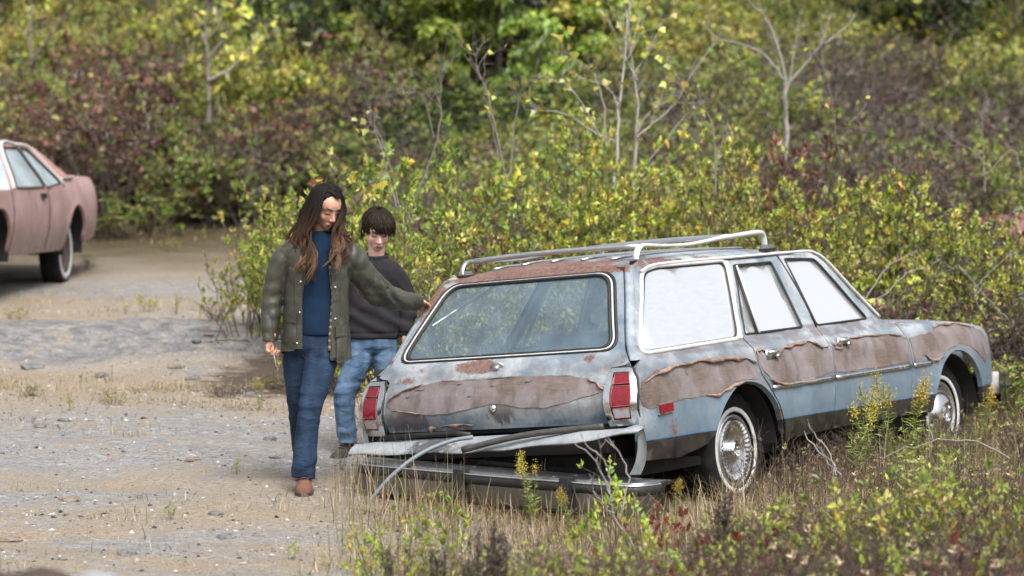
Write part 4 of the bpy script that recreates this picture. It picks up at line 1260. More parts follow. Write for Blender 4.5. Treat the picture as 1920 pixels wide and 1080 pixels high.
PAL = {
 'lime':   [((.34, .385, .045), 3), ((.24, .31, .045), 2.8), ((.45, .445, .065), 2.4), ((.12, .16, .032), 2.4), ((.47, .33, .04), .5), ((.30, .13, .05), .25)],
 'green':  [((.17, .25, .035), 3), ((.11, .17, .03), 3), ((.25, .32, .045), 2), ((.33, .34, .05), .7)],
 'deep':   [((.025, .045, .013), 3), ((.045, .08, .018), 3), ((.12, .17, .035), 1.5), ((.18, .20, .04), .4)],  # darkest greens carry the shade of gaps between trees
 'fresh':  [((.24, .36, .045), 3), ((.16, .27, .035), 2.5), ((.36, .43, .07), 2), ((.44, .44, .08), .8)],
 'olive':  [((.22, .235, .06), 3), ((.15, .16, .05), 2.5), ((.32, .32, .075), 2), ((.38, .33, .08), .8), ((.15, .09, .05), .7)],
 'russet': [((.145, .066, .044), 3), ((.105, .054, .040), 3), ((.20, .095, .058), 1.6), ((.18, .155, .055), 1.2), ((.24, .15, .07), .6)],
 'umber':  [((.100, .062, .048), 3), ((.135, .082, .064), 2), ((.075, .052, .045), 2), ((.12, .12, .05), .5), ((.20, .095, .06), .8)],
 'grey':   [((.17, .15, .125), 3), ((.14, .12, .10), 2), ((.15, .16, .08), 1.5), ((.22, .20, .15), 1)],
 'yellow': [((.48, .44, .10), 3), ((.41, .40, .11), 2), ((.48, .39, .10), 1.5), ((.33, .36, .08), 1)],
 'autumn': [((.42, .34, .06), 2.5), ((.42, .24, .07), 1.0), ((.28, .12, .06), .7), ((.28, .30, .05), 2), ((.20, .24, .04), 2)],
 'red':    [((.23, .045, .028), 3), ((.16, .035, .026), 2), ((.30, .09, .03), 1.2), ((.20, .20, .04), 1)],
 'maple':  [((.45, .44, .06), 3), ((.36, .40, .06), 2), ((.50, .36, .07), 1), ((.26, .32, .05), 1)],
}
STRAW = [((.38, .29, .165), 4), ((.27, .195, .11), 3), ((.47, .385, .245), 2.5), ((.17, .115, .07), 2), ((.20, .21, .055), 1.3)]
GRN = [((.16, .20, .045), 3), ((.22, .25, .06), 2), ((.33, .29, .12), 2)]
PAL['straw'] = STRAW; PAL['grn'] = GRN
def pick_cols(pal, n, g):
    p = PAL[pal]
    w = np.array([a for _, a in p], float); w /= w.sum()
    c = np.array([a for a, _ in p])[g.choice(len(p), n, p=w)]
    return c * g.uniform(.78, 1.22, (n, 1)) * g.uniform(.94, 1.06, (n, 3))

def leaf_quads(P, D, L, W, col, g, droop=0.0):
    """P: base points, D: directions, L: lengths, W: widths -> V, F, C"""
    n = len(P)
    D = D / (np.linalg.norm(D, axis=1, keepdims=True) + 1e-9)
    r = g.normal(size=(n, 3)); S = np.cross(D, r); S /= np.linalg.norm(S, axis=1, keepdims=True) + 1e-9
    N = np.cross(S, D)
    L = np.asarray(L)[:, None]; W = np.asarray(W)[:, None]
    mid = P + D * L * .45 + N * L * .08
    tip = P + D * L - N * L * .10
    if droop: tip[:, 2] -= (L * droop)[:, 0]
    V = np.stack([P, mid + S * W * .5, tip, mid - S * W * .5], 1).reshape(-1, 3)
    F = np.arange(4 * n).reshape(n, 4)
    C = np.repeat(col, 4, axis=0)
    return V, F, C

def lobed_leaves(P, D, L, col, g):
    """broad maple-like leaves of five points: ten-sided outlines as three quads each"""
    n = len(P)
    D = D / (np.linalg.norm(D, axis=1, keepdims=True) + 1e-9)
    r = g.normal(size=(n, 3)); S = np.cross(D, r); S /= np.linalg.norm(S, axis=1, keepdims=True) + 1e-9
    N = np.cross(S, D)
    tmpl = np.array([(0, 0), (.30, .10), (.55, .32), (.32, .50), (.24, .62), (0, 1.0), (-.24, .62), (-.32, .50), (-.55, .32), (-.30, .10)])
    L = np.asarray(L)[:, None]
    V = np.stack([P + S * L * a + D * L * b + N * L * (-.25 * abs(a) - .12 * b * b) for a, b in tmpl], 1).reshape(-1, 3)
    b0 = np.arange(n)[:, None] * 10
    F = np.concatenate([b0 + np.array([[0, 1, 2, 3]]), b0 + np.array([[0, 3, 4, 5]]), b0 + np.array([[0, 5, 6, 7]]), b0 + np.array([[0, 7, 8, 9]])])
    return V, F, np.repeat(col, 10, axis=0)

def tubes(polys, col, k=3):
    """polys: list of (pts m x 3, radii m) -> V, F (quads), C"""
    Vs, Fs, Cs = [], [], []
    n0 = 0
    ang = np.arange(k) / k * 2 * math.pi
    for q in polys:
        p, r = q[0], q[1]
        cc = q[2] if len(q) > 2 else col
        m = len(p)
        t = np.gradient(p, axis=0); t /= np.linalg.norm(t, axis=1, keepdims=True) + 1e-9
        a = np.array([0.31, .95, .05]) if abs(t[0, 2]) > .5 else np.array([0., 0, 1])
        b = np.cross(t, a); b /= np.linalg.norm(b, axis=1, keepdims=True) + 1e-9
        c = np.cross(b, t)
        V = p[:, None] + r[:, None, None] * (np.cos(ang)[None, :, None] * b[:, None] + np.sin(ang)[None, :, None] * c[:, None])
        i = np.arange(m - 1)[:, None] * k; j = np.arange(k)[None]
        F = np.stack([i + j, i + (j + 1) % k, i + k + (j + 1) % k, i + k + j], -1).reshape(-1, 4) + n0
        Vs.append(V.reshape(-1, 3)); Fs.append(F); Cs.append(np.tile(np.array(cc), (m * k, 1)))
        n0 += m * k
    return np.concatenate(Vs), np.concatenate(Fs), np.concatenate(Cs)

def grow(g, p, d, L, n=7, wob=.25, up=.1):
    """a wandering twig"""
    d = np.array(d, float); d /= np.linalg.norm(d)
    pts = [np.array(p, float)]
    s = L / (n - 1)
    for i in range(n - 1):
        d = d + g.normal(size=3) * wob * .5 + np.array([0, 0, up * .3])
        d /= np.linalg.norm(d)
        pts.append(pts[-1] + d * s)
    return np.array(pts)

def shrub_arrays(seed, H=1.3, W=1.5, stems=26, branches=7, leaves=5200, pal='lime', leafL=.045, leafW=.017, bark=(.13, .10, .085), top=.35, spread=.45, pal2=None, frac2=0, lean=0):
    g = np.random.default_rng(seed)
    polys = []; tips = []
    for i in range(stems):
        a = g.uniform(0, 2 * math.pi); rr = g.random()**.6
        base = np.array([math.cos(a), math.sin(a), 0]) * rr * W * .26
        out = np.array([math.cos(a), math.sin(a), 0]) * rr * spread * 1.45
        L = H * g.uniform(.72, 1.08) * (1 - .22 * rr**2)
        st = grow(g, base, out + np.array([lean, 0, 1.0]), L, 8, .16, .12)
        polys.append((st, np.linspace(.010, .003, 8) * H / 1.3))
        for b in range(branches):
            k = g.uniform(top * .7, .97)
            j = min(int(k * 7), 6); p = st[j] + (st[j + 1] - st[j]) * (k * 7 - j)
            aa = g.uniform(0, 6.28)
            br = grow(g, p, (math.cos(aa), math.sin(aa), .45), H * g.uniform(.12, .32), 5, .35, .2)
            polys.append((br, np.linspace(.004, .0015, 5)))
            tips.append(br)
        tips.append(st[4:])
    T = tips
    # tufts: leaves sit in small rosettes along the outer twigs
    per = 7
    nt = leaves // per
    w = np.array([len(t) for t in T], float)
    tidx = g.choice(len(T), nt, p=w / w.sum())
    tp_ = np.empty((nt, 3)); td = np.empty((nt, 3))
    for k in range(len(T)):
        m = np.where(tidx == k)[0]
        if not len(m): continue
        t = T[k]; u = g.random(len(m))**.5 * (len(t) - 1.001); i = u.astype(int); f = (u - i)[:, None]
        tp_[m] = t[i] * (1 - f) + t[i + 1] * f
        td[m] = t[i + 1] - t[i]
    td /= np.linalg.norm(td, axis=1, keepdims=True) + 1e-9
    leaves = nt * per
    idx = np.repeat(tidx, per)
    P = np.repeat(tp_, per, 0) + g.normal(size=(leaves, 3)) * leafL * .22
    D = np.repeat(td, per, 0) * .55 + g.normal(size=(leaves, 3)) * .75 + np.array([0, 0, .30])
    col = np.repeat(pick_cols(pal, nt, g), per, 0) * g.uniform(.8, 1.2, (leaves, 1))
    if pal2:
        # whole twigs turn colour together
        k2 = (g.random(len(T)) < frac2)[idx]
        col[k2] = pick_cols(pal2, int(k2.sum()), g)
    # each twig has its own shade of the palette
    col = col * g.uniform(.55, 1.4, len(T))[idx][:, None]
    L = leafL * np.clip(np.exp(g.normal(-.14, .36, leaves)), .35, 1.6)
    return polys, (P, D, L, L * leafW / leafL, col), bark, g

def make_proto(name, **kw):
    polys, lv, bark, g = shrub_arrays(**kw)
    V, F, C = tubes(polys, bark)
    sm_ = fast_mesh(name + '_twigs', V, F, C, M_STEM, True)
    V, F, C = leaf_quads(*lv, g)
    lm_ = fast_mesh(name + '_leaves', V, F, C, M_LEAF)
    return sm_, lm_

PROTO = {}
PROTO['lime'] = make_proto('lime_shrub', seed=1, pal='lime', pal2='autumn', frac2=.10, leaves=9000, stems=30, leafL=.036, leafW=.019)
PROTO['lime2'] = make_proto('lime_shrub', seed=2, pal='lime', pal2='yellow', frac2=.22, leaves=7500, stems=28, H=1.4, W=1.3, spread=.35, leafL=.039, leafW=.020)
PROTO['lime3'] = make_proto('lime_shrub', seed=3, pal='lime', pal2='russet', frac2=.10, leaves=7500, stems=34, H=1.25, W=1.7, leafL=.033, leafW=.018)
PROTO['green'] = make_proto('green_shrub', seed=4, pal='green', pal2='lime', frac2=.35, leaves=5200, stems=24, H=1.35, leafL=.055, leafW=.026)
PROTO['mixed'] = make_proto('mixed_shrub', seed=5, pal='olive', pal2='lime', frac2=.4, leaves=3800, stems=30, H=1.3, leafL=.042, leafW=.018)
PROTO['russet'] = make_proto('russet_shrub', seed=6, pal='russet', pal2='olive', frac2=.16, leaves=2800, stems=30, H=1.3, leafL=.055, leafW=.03, branches=6)
PROTO['umber'] = make_proto('umber_shrub', seed=7, pal='umber', pal2='grey', frac2=.3, leaves=2600, stems=34, H=1.25, leafL=.05, leafW=.022, branches=6)
PROTO['olive'] = make_proto('olive_shrub', seed=8, pal='olive', pal2='green', frac2=.3, leaves=4200, stems=26, H=1.4, leafL=.06, leafW=.028)
PROTO['twiggy'] = make_proto('twiggy_shrub', seed=9, pal='umber', pal2='lime', frac2=.15, leaves=900, stems=40, H=1.25, branches=7, bark=(.15, .12, .11), leafL=.04)
PROTO['meadow'] = make_proto('meadow_shrub', seed=10, pal='yellow', pal2='green', frac2=.45, leaves=4200, stems=44, H=1.1, W=1.6, spread=.25, branches=4, leafL=.075, leafW=.016, top=.2)
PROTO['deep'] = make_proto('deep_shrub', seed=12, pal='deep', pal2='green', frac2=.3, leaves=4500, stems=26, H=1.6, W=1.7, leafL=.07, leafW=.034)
PROTO['fresh'] = make_proto('fresh_shrub', seed=13, pal='fresh', pal2='green', frac2=.3, leaves=4200, stems=26, H=1.6, leafL=.085, leafW=.04)
PROTO['bright'] = make_proto('bright_shrub', seed=15, pal='yellow', pal2='lime', frac2=.4, leaves=4200, stems=26, H=1.35, W=1.6, leafL=.075, leafW=.036)
PROTO['grey'] = make_proto('grey_shrub', seed=14, pal='grey', pal2='olive', frac2=.3, leaves=1500, stems=46, H=1.1, branches=6, leafL=.05, leafW=.014, bark=(.19, .17, .16))

def plant(proto, loc, h, wscale, rz, label, group, name='shrub', cat='shrub', tilt=(0, 0)):
    """a shrub of its own: twigs and foliage share mesh data with the others of its kind"""
    e = thing(name, label, cat, loc, rz, group)
    e.rotation_euler = (tilt[0], tilt[1], rz)
    e.scale = (wscale, wscale, h)
    for m, n in zip(PROTO[proto], ('twigs', 'foliage')):
        o = mesh_obj(n, m, e)
        if n == 'foliage': o['kind'] = 'stuff'
    return e

# ---- undergrowth that covers the hill: instances of the shrubs, one object per kind of cover
def scatter(name, label, protos, pts, scl, seed):
    g = np.random.default_rng(seed)
    n = len(pts)
    me = bpy.data.meshes.new(name)
    me.from_pydata([tuple(p) for p in pts], [], [])
    a = me.attributes.new('siz', 'FLOAT_VECTOR', 'POINT'); a.data.foreach_set('vector', np.asarray(scl, np.float32).ravel())
    a = me.attributes.new('rot', 'FLOAT_VECTOR', 'POINT')
    r = np.zeros((n, 3), np.float32); r[:, 2] = g.uniform(0, 6.28, n); r[:, 0] = g.normal(0, .12, n); r[:, 1] = g.normal(0, .12, n)
    a.data.foreach_set('vector', r.ravel())
    a = me.attributes.new('kid', 'INT', 'POINT'); a.data.foreach_set('value', g.integers(0, len(protos), n).astype(np.int32))
    o = mesh_obj(name, me)
    ng = bpy.data.node_groups.new(name + '_scatter', 'GeometryNodeTree')
    ng.interface.new_socket('Geometry', in_out='INPUT', socket_type='NodeSocketGeometry')
    ng.interface.new_socket('Geometry', in_out='OUTPUT', socket_type='NodeSocketGeometry')
    N = ng.nodes
    gi = N.new('NodeGroupInput'); go = N.new('NodeGroupOutput')
    join = N.new('GeometryNodeJoinGeometry')
    def attr(nm, ty):
        q = N.new('GeometryNodeInputNamedAttribute'); q.data_type = ty; q.inputs[0].default_value = nm; return q.outputs[0]
    for i, (twigs, leaves) in enumerate(protos):
        cmp_ = N.new('FunctionNodeCompare'); cmp_.data_type = 'INT'; cmp_.operation = 'EQUAL'
        ins_ = [s for s in cmp_.inputs if s.enabled]
        ng.links.new(attr('kid', 'INT'), ins_[0]); ins_[1].default_value = i
        jj = N.new('GeometryNodeJoinGeometry')
        for ob in (twigs, leaves):
            oi = N.new('GeometryNodeObjectInfo'); oi.transform_space = 'ORIGINAL'; oi.inputs['Object'].default_value = ob
            ng.links.new(oi.outputs['Geometry'], jj.inputs[0])
        ip = N.new('GeometryNodeInstanceOnPoints')
        ng.links.new(gi.outputs[0], ip.inputs['Points'])
        ng.links.new([s for s in cmp_.outputs if s.enabled][0], ip.inputs['Selection'])
        ng.links.new(jj.outputs[0], ip.inputs['Instance'])
        e2r = N.new('FunctionNodeEulerToRotation'); ng.links.new(attr('rot', 'FLOAT_VECTOR'), e2r.inputs[0])
        ng.links.new(e2r.outputs[0], ip.inputs['Rotation'])
        ng.links.new(attr('siz', 'FLOAT_VECTOR'), ip.inputs['Scale'])
        ng.links.new(ip.outputs[0], join.inputs[0])
    ng.links.new(join.outputs[0], go.inputs[0])
    m = o.modifiers.new('scatter', 'NODES'); m.node_group = ng
    tag(o, label, 'undergrowth', kind='stuff')
    return o

# ---- single shrubs of the bank behind the wagon ------------------------------------------------
BANK = 'shrubs of the bank behind the wagon'
_first = {}
def bank(proto, px, Y, h, w, label, name='shrub'):
    x = (px - 960) / FPX * Y
    e = plant(proto, (x, Y, gz(x, Y) - .03), h, w, rng.uniform(0, 6.28), label, BANK, name, 'shrub', (rng.normal(0, .05), rng.normal(0, .05)))
    _first.setdefault(proto, [c for c in e.children])
    return e
bank('lime', 468, 19.7, .62, .48, 'small yellow-green shrub at the left end of the bank, beside the olive jacket')
bank('lime2', 512, 20.1, .80, .60, 'narrow yellow-green shrub just left of the long dark hair')
bank('green', 590, 19.0, 1.0, .62, 'green broad-leaved shrub behind the long-haired head')
bank('lime3', 650, 18.6, 1.15, .8, 'yellow-green shrub seen between the two heads')
bank('lime', 665, 17.2, .72, .70, 'low yellow-green shrub behind the two walkers at knee height')
bank('lime2', 735, 17.6, 1.12, .8, 'full yellow-green shrub right behind the boy in the dark sweatshirt')
bank('green', 780, 19.2, 1.30, .85, 'green shrub with round leaves, back row between boy and roof rack')
bank('mixed', 800, 17.0, .86, .8, 'olive and yellow shrub just left of the rack foot at the wagon roof')
bank('lime3', 860, 18.4, 1.10, .8, 'yellow-green shrub above the left rear corner of the wagon roof')
bank('twiggy', 925, 19.4, 1.35, .8, 'twiggy brown-leaved shrub above the rear of the roof rack')
bank('mixed', 930, 17.4, .92, .8, 'olive shrub hugging the left side of the roof rack')
bank('lime', 1010, 18.6, 1.12, .85, 'yellow-green shrub over the middle of the rear window')
bank('lime2', 1075, 19.6, 1.36, .9, 'tall bright yellow-green shrub in front of the pale bare sapling')
bank('lime', 1130, 18.6, 1.20, .9, 'bright dense shrub above the rear crossbar of the roof rack')
bank('lime3', 1195, 19.5, 1.34, .9, 'bright yellow-green shrub at the foot of the pale bare sapling')
bank('twiggy', 1215, 18.0, 1.10, .65, 'twiggy half-bare shrub above the right rear rack foot')
bank('lime', 1265, 18.7, 1.15, .85, 'yellow-green shrub over the right roof rail')
bank('lime2', 1325, 19.5, 1.30, .9, 'yellow-green shrub left of the forked bare tree, back row')
bank('mixed', 1370, 18.4, 1.12, .8, 'olive and yellow shrub above the front rack foot')
bank('lime3', 1430, 19.2, 1.28, .9, 'yellow-green shrub below the forked bare tree')
bank('russet', 1475, 19.9, 1.36, .8, 'russet-leaved shrub at the foot of the forked bare tree')
bank('mixed', 1500, 18.4, 1.05, .8, 'olive shrub with brown stems above the front door window')
bank('twiggy', 1560, 18.0, 1.0, .7, 'brown twiggy shrub behind the windshield pillar')
bank('lime', 1585, 19.2, 1.22, .9, 'yellow-green shrub above the windshield pillar, back row')
bank('lime2', 1650, 18.8, 1.10, .9, 'yellow-green shrub behind the base of the windshield')
bank('twiggy', 1640, 18.0, .72, .7, 'dark twiggy shrub low behind the cowl')
bank('lime', 1715, 19.3, 1.22, .95, 'bright yellow-green shrub, tallest above the hood')
bank('mixed', 1725, 18.3, .86, .8, 'olive twiggy shrub right behind the hood')
bank('lime3', 1785, 19.2, 1.10, .9, 'yellow-green shrub above the front fender')
bank('twiggy', 1800, 18.4, .75, .75, 'low dark twiggy shrub behind the front fender')
bank('lime2', 1845, 18.9, .82, .75, 'yellow shrub in front of the red car panel at the right edge')
bank('umber', 1890, 18.2, .70, .75, 'brown shrub right of the front fender')
bank('umber', 1935, 19.6, .85, .9, 'brown shrub cut by the right frame edge below the red panel')
bank('olive', 1925, 17.3, .40, .7, 'low olive shrub right of the front bumper end')

bank('umber', 1555, 17.9, .62, .7, 'low brown shrub at the foot of the bank behind the front door')
bank('russet', 1690, 17.9, .60, .6, 'low russet shrub at the foot of the bank behind the hood')
bank('umber', 1860, 20.6, .95, .8, 'brown shrub partly covering the dull red car')
bank('lime', 1915, 21.3, .80, .8, 'yellow-green shrub in front of the dull red car at the frame edge')
bank('umber', 1420, 17.9, .70, .7, 'low brown shrub behind the front rack foot')
bank('twiggy', 1000, 17.8, .95, .6, 'twiggy grey shrub above the middle of the rear window')
bank('russet', 890, 17.8, .85, .5, 'russet shrub just above the rack foot at the left')

# ---- hillside shrubs that stand out ------------------------------------------------------------
def hill(proto, px, py, h, w, label, Y=None, name='shrub', cat='shrub', group='shrubs on the hillside'):
    """base at the hill point seen at (px, py)"""
    if Y is None:
        yy = np.linspace(24, 70, 900)
        xx = (px - 960) / FPX * yy
        zz = CAM_H + np.array([at(px, py, y)[2] - CAM_H for y in yy])
        k = np.where(ground_h(xx, yy) >= zz)[0]
        Y = float(yy[k[0]]) if len(k) else 45.0
    x = (px - 960) / FPX * Y
    e = plant(proto, (x, Y, gz(x, Y) - .05), h, w, rng.uniform(0, 6.28), label, group, name, cat)
    _first.setdefault(proto, [c for c in e.children])
    return e
hill('bright', 470, 345, 1.75, 1.45, 'large yellow-green shrub on the slope left of the long-haired woman')
hill('lime2', 560, 335, 1.25, 1.1, 'pale green shrub on the slope right behind the dark hair')
hill('russet', 230, 420, 1.5, 1.5, 'dark russet shrub on the slope right of the pink car roof')
hill('russet', 340, 330, 1.4, 1.4, 'russet shrub left of the large yellow-green shrub')
hill('umber', 640, 330, 1.3, 1.3, 'dark brown shrub on the slope above the two heads')
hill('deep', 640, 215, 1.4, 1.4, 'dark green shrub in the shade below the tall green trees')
hill('olive', 760, 260, 1.3, 1.3, 'grey-olive shrub in front of the tall green trees')
hill('fresh', 1130, 180, .95, .9, 'light green round shrub left of the pale sapling top')
hill('deep', 1870, 165, 2.3, 2.2, 'large dark green shrub in the upper right corner')
hill('deep', 1770, 150, 1.5, 1.5, 'smaller dark green shrub left of the upper right corner')
hill('meadow', 1760, 330, .9, .9, 'yellow weedy shrub on the brown slope above the hood')
hill('bright', 50, 130, 1.6, 1.7, 'yellow-green shrub in the upper left corner')
hill('grey', 480, 400, .75, .9, 'grey dead brush pile at the foot of the slope', name='brush', cat='brush')
hill('grey', 400, 410, .6, .7, 'grey twiggy brush left of the dead brush pile', name='brush', cat='brush')
hill('fresh', 330, 418, .55, .55, 'small green shrub at the foot of the russet slope')
hill('olive', 255, 440, .45, 1.1, 'low olive weeds at the edge of the dirt behind the pink car')

# ---- cover
def hillpts(n, x0, x1, y0, y1, seed, keep=None):
    g = np.random.default_rng(seed)
    y = g.uniform(y0, y1, n)
    x = g.uniform(0, 1, n) * (x1 - x0) + x0
    x = x * y / 40.0                                     # keep the stand inside the widening view
    if keep is not None:
        k = keep(x * 40.0 / y, y, g); x, y = x[k], y[k]
    return np.stack([x, y, ground_h(x, y) - .06], 1), g
def cover(name, label, kinds, n, x0, x1, y0, y1, seed, h=(.7, 1.2), w=(.7, 1.1), keep=None):
    P, g = hillpts(n, x0, x1, y0, y1, seed, keep)
    s = g.uniform(*w, len(P)); hh = g.uniform(*h, len(P))
    scatter(name, label, [_first[k] for k in kinds], P, np.stack([s, s, hh], 1), seed)
cover('russet_undergrowth', 'red-brown leafy undergrowth covering the lower slope on the left', ['russet', 'umber', 'russet', 'olive', 'russet', 'grey'], 420, -16.5, -2.2, 30.6, 40, 51, (.7, 1.15), (.8, 1.2))
cover('olive_undergrowth', 'olive-green undergrowth covering the upper slope on the left', ['olive', 'meadow', 'olive', 'bright', 'umber'], 400, -16.5, -2.0, 38.5, 52, 52, (.8, 1.3), (.9, 1.3))
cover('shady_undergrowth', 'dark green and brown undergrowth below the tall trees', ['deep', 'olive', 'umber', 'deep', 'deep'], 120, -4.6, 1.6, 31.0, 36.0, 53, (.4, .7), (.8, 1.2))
cover('gap_shade_undergrowth', 'dark green undergrowth, coloured dark for the shade between the tall trees', ['deep', 'deep', 'deep', 'olive'], 110, -4.2, 1.4, 38.5, 47, 58, (1.0, 1.6), (1.0, 1.5))  # dark shrubs fill the gaps; their colour stands for shade
cover('meadow_undergrowth', 'light olive and yellow weeds covering the upper slope on the right', ['meadow', 'meadow', 'bright', 'olive'], 500, .6, 15.0, 37.0, 54, 54, (.65, 1.15), (.9, 1.3))
cover('brown_undergrowth', 'grey-brown twiggy undergrowth covering the lower slope on the right', ['umber', 'grey', 'umber', 'grey', 'umber', 'twiggy', 'olive'], 420, 3.4, 15.0, 27, 38.5, 55, (.6, 1.05), (.8, 1.2))
cover('mixed_undergrowth', 'olive weeds with some brown below the meadow in the middle of the slope', ['olive', 'umber', 'olive', 'green', 'meadow', 'grey'], 130, .6, 4.4, 27, 38.5, 59, (.55, 1.0), (.8, 1.2))
cover('middle_undergrowth', 'olive and brown weeds between the bank and the slope', ['olive', 'umber', 'green', 'mixed'], 90, -2.0, 2.6, 24, 32, 56, (.55, .95), (.8, 1.1))
cover('bank_undergrowth', 'brown leafy weeds between the shrubs of the bank', ['twiggy', 'mixed', 'umber'], 130, -2.6, 15.0, 18.5, 23.5, 57, (.5, .8), (.6, .9))

# ---- trees -------------------------------------------------------------------------------------
def tree(name, label, loc, H, crown_w, pal, seed, leaves=9000, leafL=.12, trunk=.07, crown0=.25, pal2=None, droop=.0, group=None, bark=(.12, .10, .085)):
    g = np.random.default_rng(seed)
    e = thing(name, label, 'tree', loc, 0, group)
    st = grow(g, (0, 0, -.1), (0, 0, 1), H, 12, .06, .05)
    polys = [(st, np.linspace(trunk, trunk * .15, 12))]
    T = []
    nb = 34
    for b in range(nb):
        k = crown0 + (1 - crown0) * (b + g.random()) / nb
        j = min(int(k * 11), 10); p = st[j] + (st[j+1] - st[j]) * (k * 11 - j)
        a = g.uniform(0, 6.28)
        R = crown_w * (1.05 - .75 * max(0, (k - crown0) / (1 - crown0))**1.4) * g.uniform(.6, 1.1)
        br = grow(g, p, (math.cos(a), math.sin(a), .25 - droop), R, 7, .22, -.05 - droop * .3)
        polys.append((br, np.linspace(trunk * .35, trunk * .06, 7)))
        for q in range(5):
            kk = g.integers(2, 7); a2 = g.uniform(0, 6.28)
            tw = grow(g, br[kk], (math.cos(a2), math.sin(a2), .15 - droop), R * g.uniform(.25, .5), 5, .3, -.1 - droop * .5)
            polys.append((tw, np.linspace(trunk * .08, .002, 5))); T.append(tw)
        T.append(br[3:])
    V, F, C = tubes(polys, bark, 5)
    mesh_obj('trunk', fast_mesh('trunk', V, F, C, M_STEM, True), e)
    idx = g.integers(0, len(T), leaves)
    P = np.empty((leaves, 3)); D = np.empty((leaves, 3))
    for k in range(len(T)):
        m = np.where(idx == k)[0]
        if not len(m): continue
        t = T[k]; u = g.random(len(m)) * (len(t) - 1.001); i = u.astype(int); f = (u - i)[:, None]
        P[m] = t[i] * (1 - f) + t[i+1] * f; D[m] = t[i+1] - t[i]
    D /= np.linalg.norm(D, axis=1, keepdims=True) + 1e-9
    P = P + g.normal(size=P.shape) * .05
    D = D * .6 + g.normal(size=P.shape) * .5 + np.array([0, 0, -.15 - droop])
    col = pick_cols(pal, leaves, g)
    if pal2:
        k2 = (g.random(len(T)) < .3)[idx]; col[k2] = pick_cols(pal2, int(k2.sum()), g)
    col = col * g.uniform(.7, 1.3, len(T))[idx][:, None]
    L = leafL * g.uniform(.6, 1.3, leaves)
    V, F, C = leaf_quads(P, D, L, L * .5, col, g, droop * .5)
    o = mesh_obj('crown', fast_mesh('crown', V, F, C, M_LEAF), e); o['kind'] = 'stuff'
    return e
def hp(px, Y): 
    x = (px - 960) / FPX * Y
    return (x, Y, gz(x, Y))
TG_ = 'leafy trees at the top of the slope'
tree('leafy_tree', 'tall fresh green tree with hanging leafy branches, top centre of the slope', hp(940, 36.3), 5.2, 1.35, 'fresh', 61, 15000, .13, .07, .05, 'green', .35, TG_)
tree('leafy_tree', 'green leafy tree left of the hanging fresh green one', hp(820, 36.6), 5.0, 1.3, 'fresh', 62, 13000, .13, .09, .06, 'green', .2, TG_)
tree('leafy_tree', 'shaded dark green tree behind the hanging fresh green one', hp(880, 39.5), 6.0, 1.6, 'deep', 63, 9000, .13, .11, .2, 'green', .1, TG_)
tree('leafy_tree', 'green tree standing left of the dark trunks', hp(725, 37.0), 4.6, 1.2, 'green', 64, 11000, .13, .08, .06, 'olive', .1, TG_)
tree('leafy_tree', 'dark tree right of the hanging fresh green one', hp(1030, 39.0), 5.5, 1.2, 'deep', 65, 8000, .12, .10, .15, 'deep', .1, TG_)
tree('leafy_tree', 'light green tree above the left branches of the pale sapling', hp(1095, 37.0), 3.0, 1.1, 'fresh', 66, 9000, .13, .07, .1, 'yellow', .1, TG_)
tree('leafy_tree', 'dark green tree beyond the dead pale tree at left', hp(560, 41), 4.0, 1.5, 'deep', 67, 8000, .12, .09, .1, 'green', 0, TG_)
tree('leafy_tree', 'olive tree right of the dead pale tree at left', hp(650, 41.5), 4.2, 1.4, 'olive', 68, 8000, .12, .09, .1, 'green', 0, TG_)
tree('leafy_tree', 'dark green tree in the top right corner of the slope', hp(1900, 46), 4.2, 1.7, 'deep', 69, 9000, .12, .09, .08, 'deep', 0, TG_)
tree('leafy_tree', 'yellow-green tree in the top left corner of the slope', hp(60, 45), 4.0, 1.5, 'meadow' if 'meadow' in PAL else 'yellow', 70, 8000, .11, .08, .1, 'olive', 0, TG_)

def bare_tree(name, label, loc, branches, bark, leaves, seed, pal='maple', leafL=.07, twigs=4, group=None, cat='tree', tw=.22):
    """branches: list of (points, r0, r1) in local metres; fine twigs are grown on them, with a few lobed leaves"""
    g = np.random.default_rng(seed)
    e = thing(name, label, cat, loc, 0, group)
    polys = []; ends = []
    for pts, r0, r1 in branches:
        q = spl(pts, 4)
        q = q + g.normal(size=q.shape) * .006
        polys.append((q, np.linspace(r0, r1, len(q)) * .8, np.array(bark) * g.uniform(.6, 1.15)))
        ends.append(q[len(q) // 2:])
        L = np.linalg.norm(q[-1] - q[0])
        for k in range(twigs):
            i = g.integers(len(q) // 3, len(q) - 1)
            d = q[min(i + 1, len(q) - 1)] - q[i]; d = d / (np.linalg.norm(d) + 1e-9)
            a = grow(g, q[i], d * .9 + g.normal(size=3) * .6 + np.array([0, 0, .35]), L * g.uniform(.6, 1.3) * tw, 6, .25, .15)
            polys.append((a, np.linspace(max(r1 * .7, .0028), .0014, 6), np.array(bark) * g.uniform(.35, 1.0))); ends.append(a)
            for k3 in range(2):
                j3 = g.integers(1, 5)
                a3 = grow(g, a[j3], (a[5] - a[0]) + g.normal(size=3) * .5 * L * tw, L * g.uniform(.25, .6) * tw, 4, .3, .15)
                polys.append((a3, np.linspace(.002, .001, 4), np.array(bark) * g.uniform(.35, .9))); ends.append(a3)
    V, F, C = tubes(polys, bark, 5)
    mesh_obj('branches', fast_mesh('branches', V, F, C, M_STEM, True), e)
    if leaves:
        T = ends
        P = np.empty((leaves, 3)); D = g.normal(size=(leaves, 3)) * .7 + np.array([0, -.2, -.5])
        for i in range(leaves):
            t = T[g.integers(len(T))]; P[i] = t[g.integers(len(t))]
        col = pick_cols(pal, leaves, g)
        V, F, C = lobed_leaves(P, D, leafL * g.uniform(.6, 1.2, leaves), col, g)
        o = mesh_obj('leaves', fast_mesh('leaves', V, F, C, M_LEAF), e); o['kind'] = 'stuff'
    return e
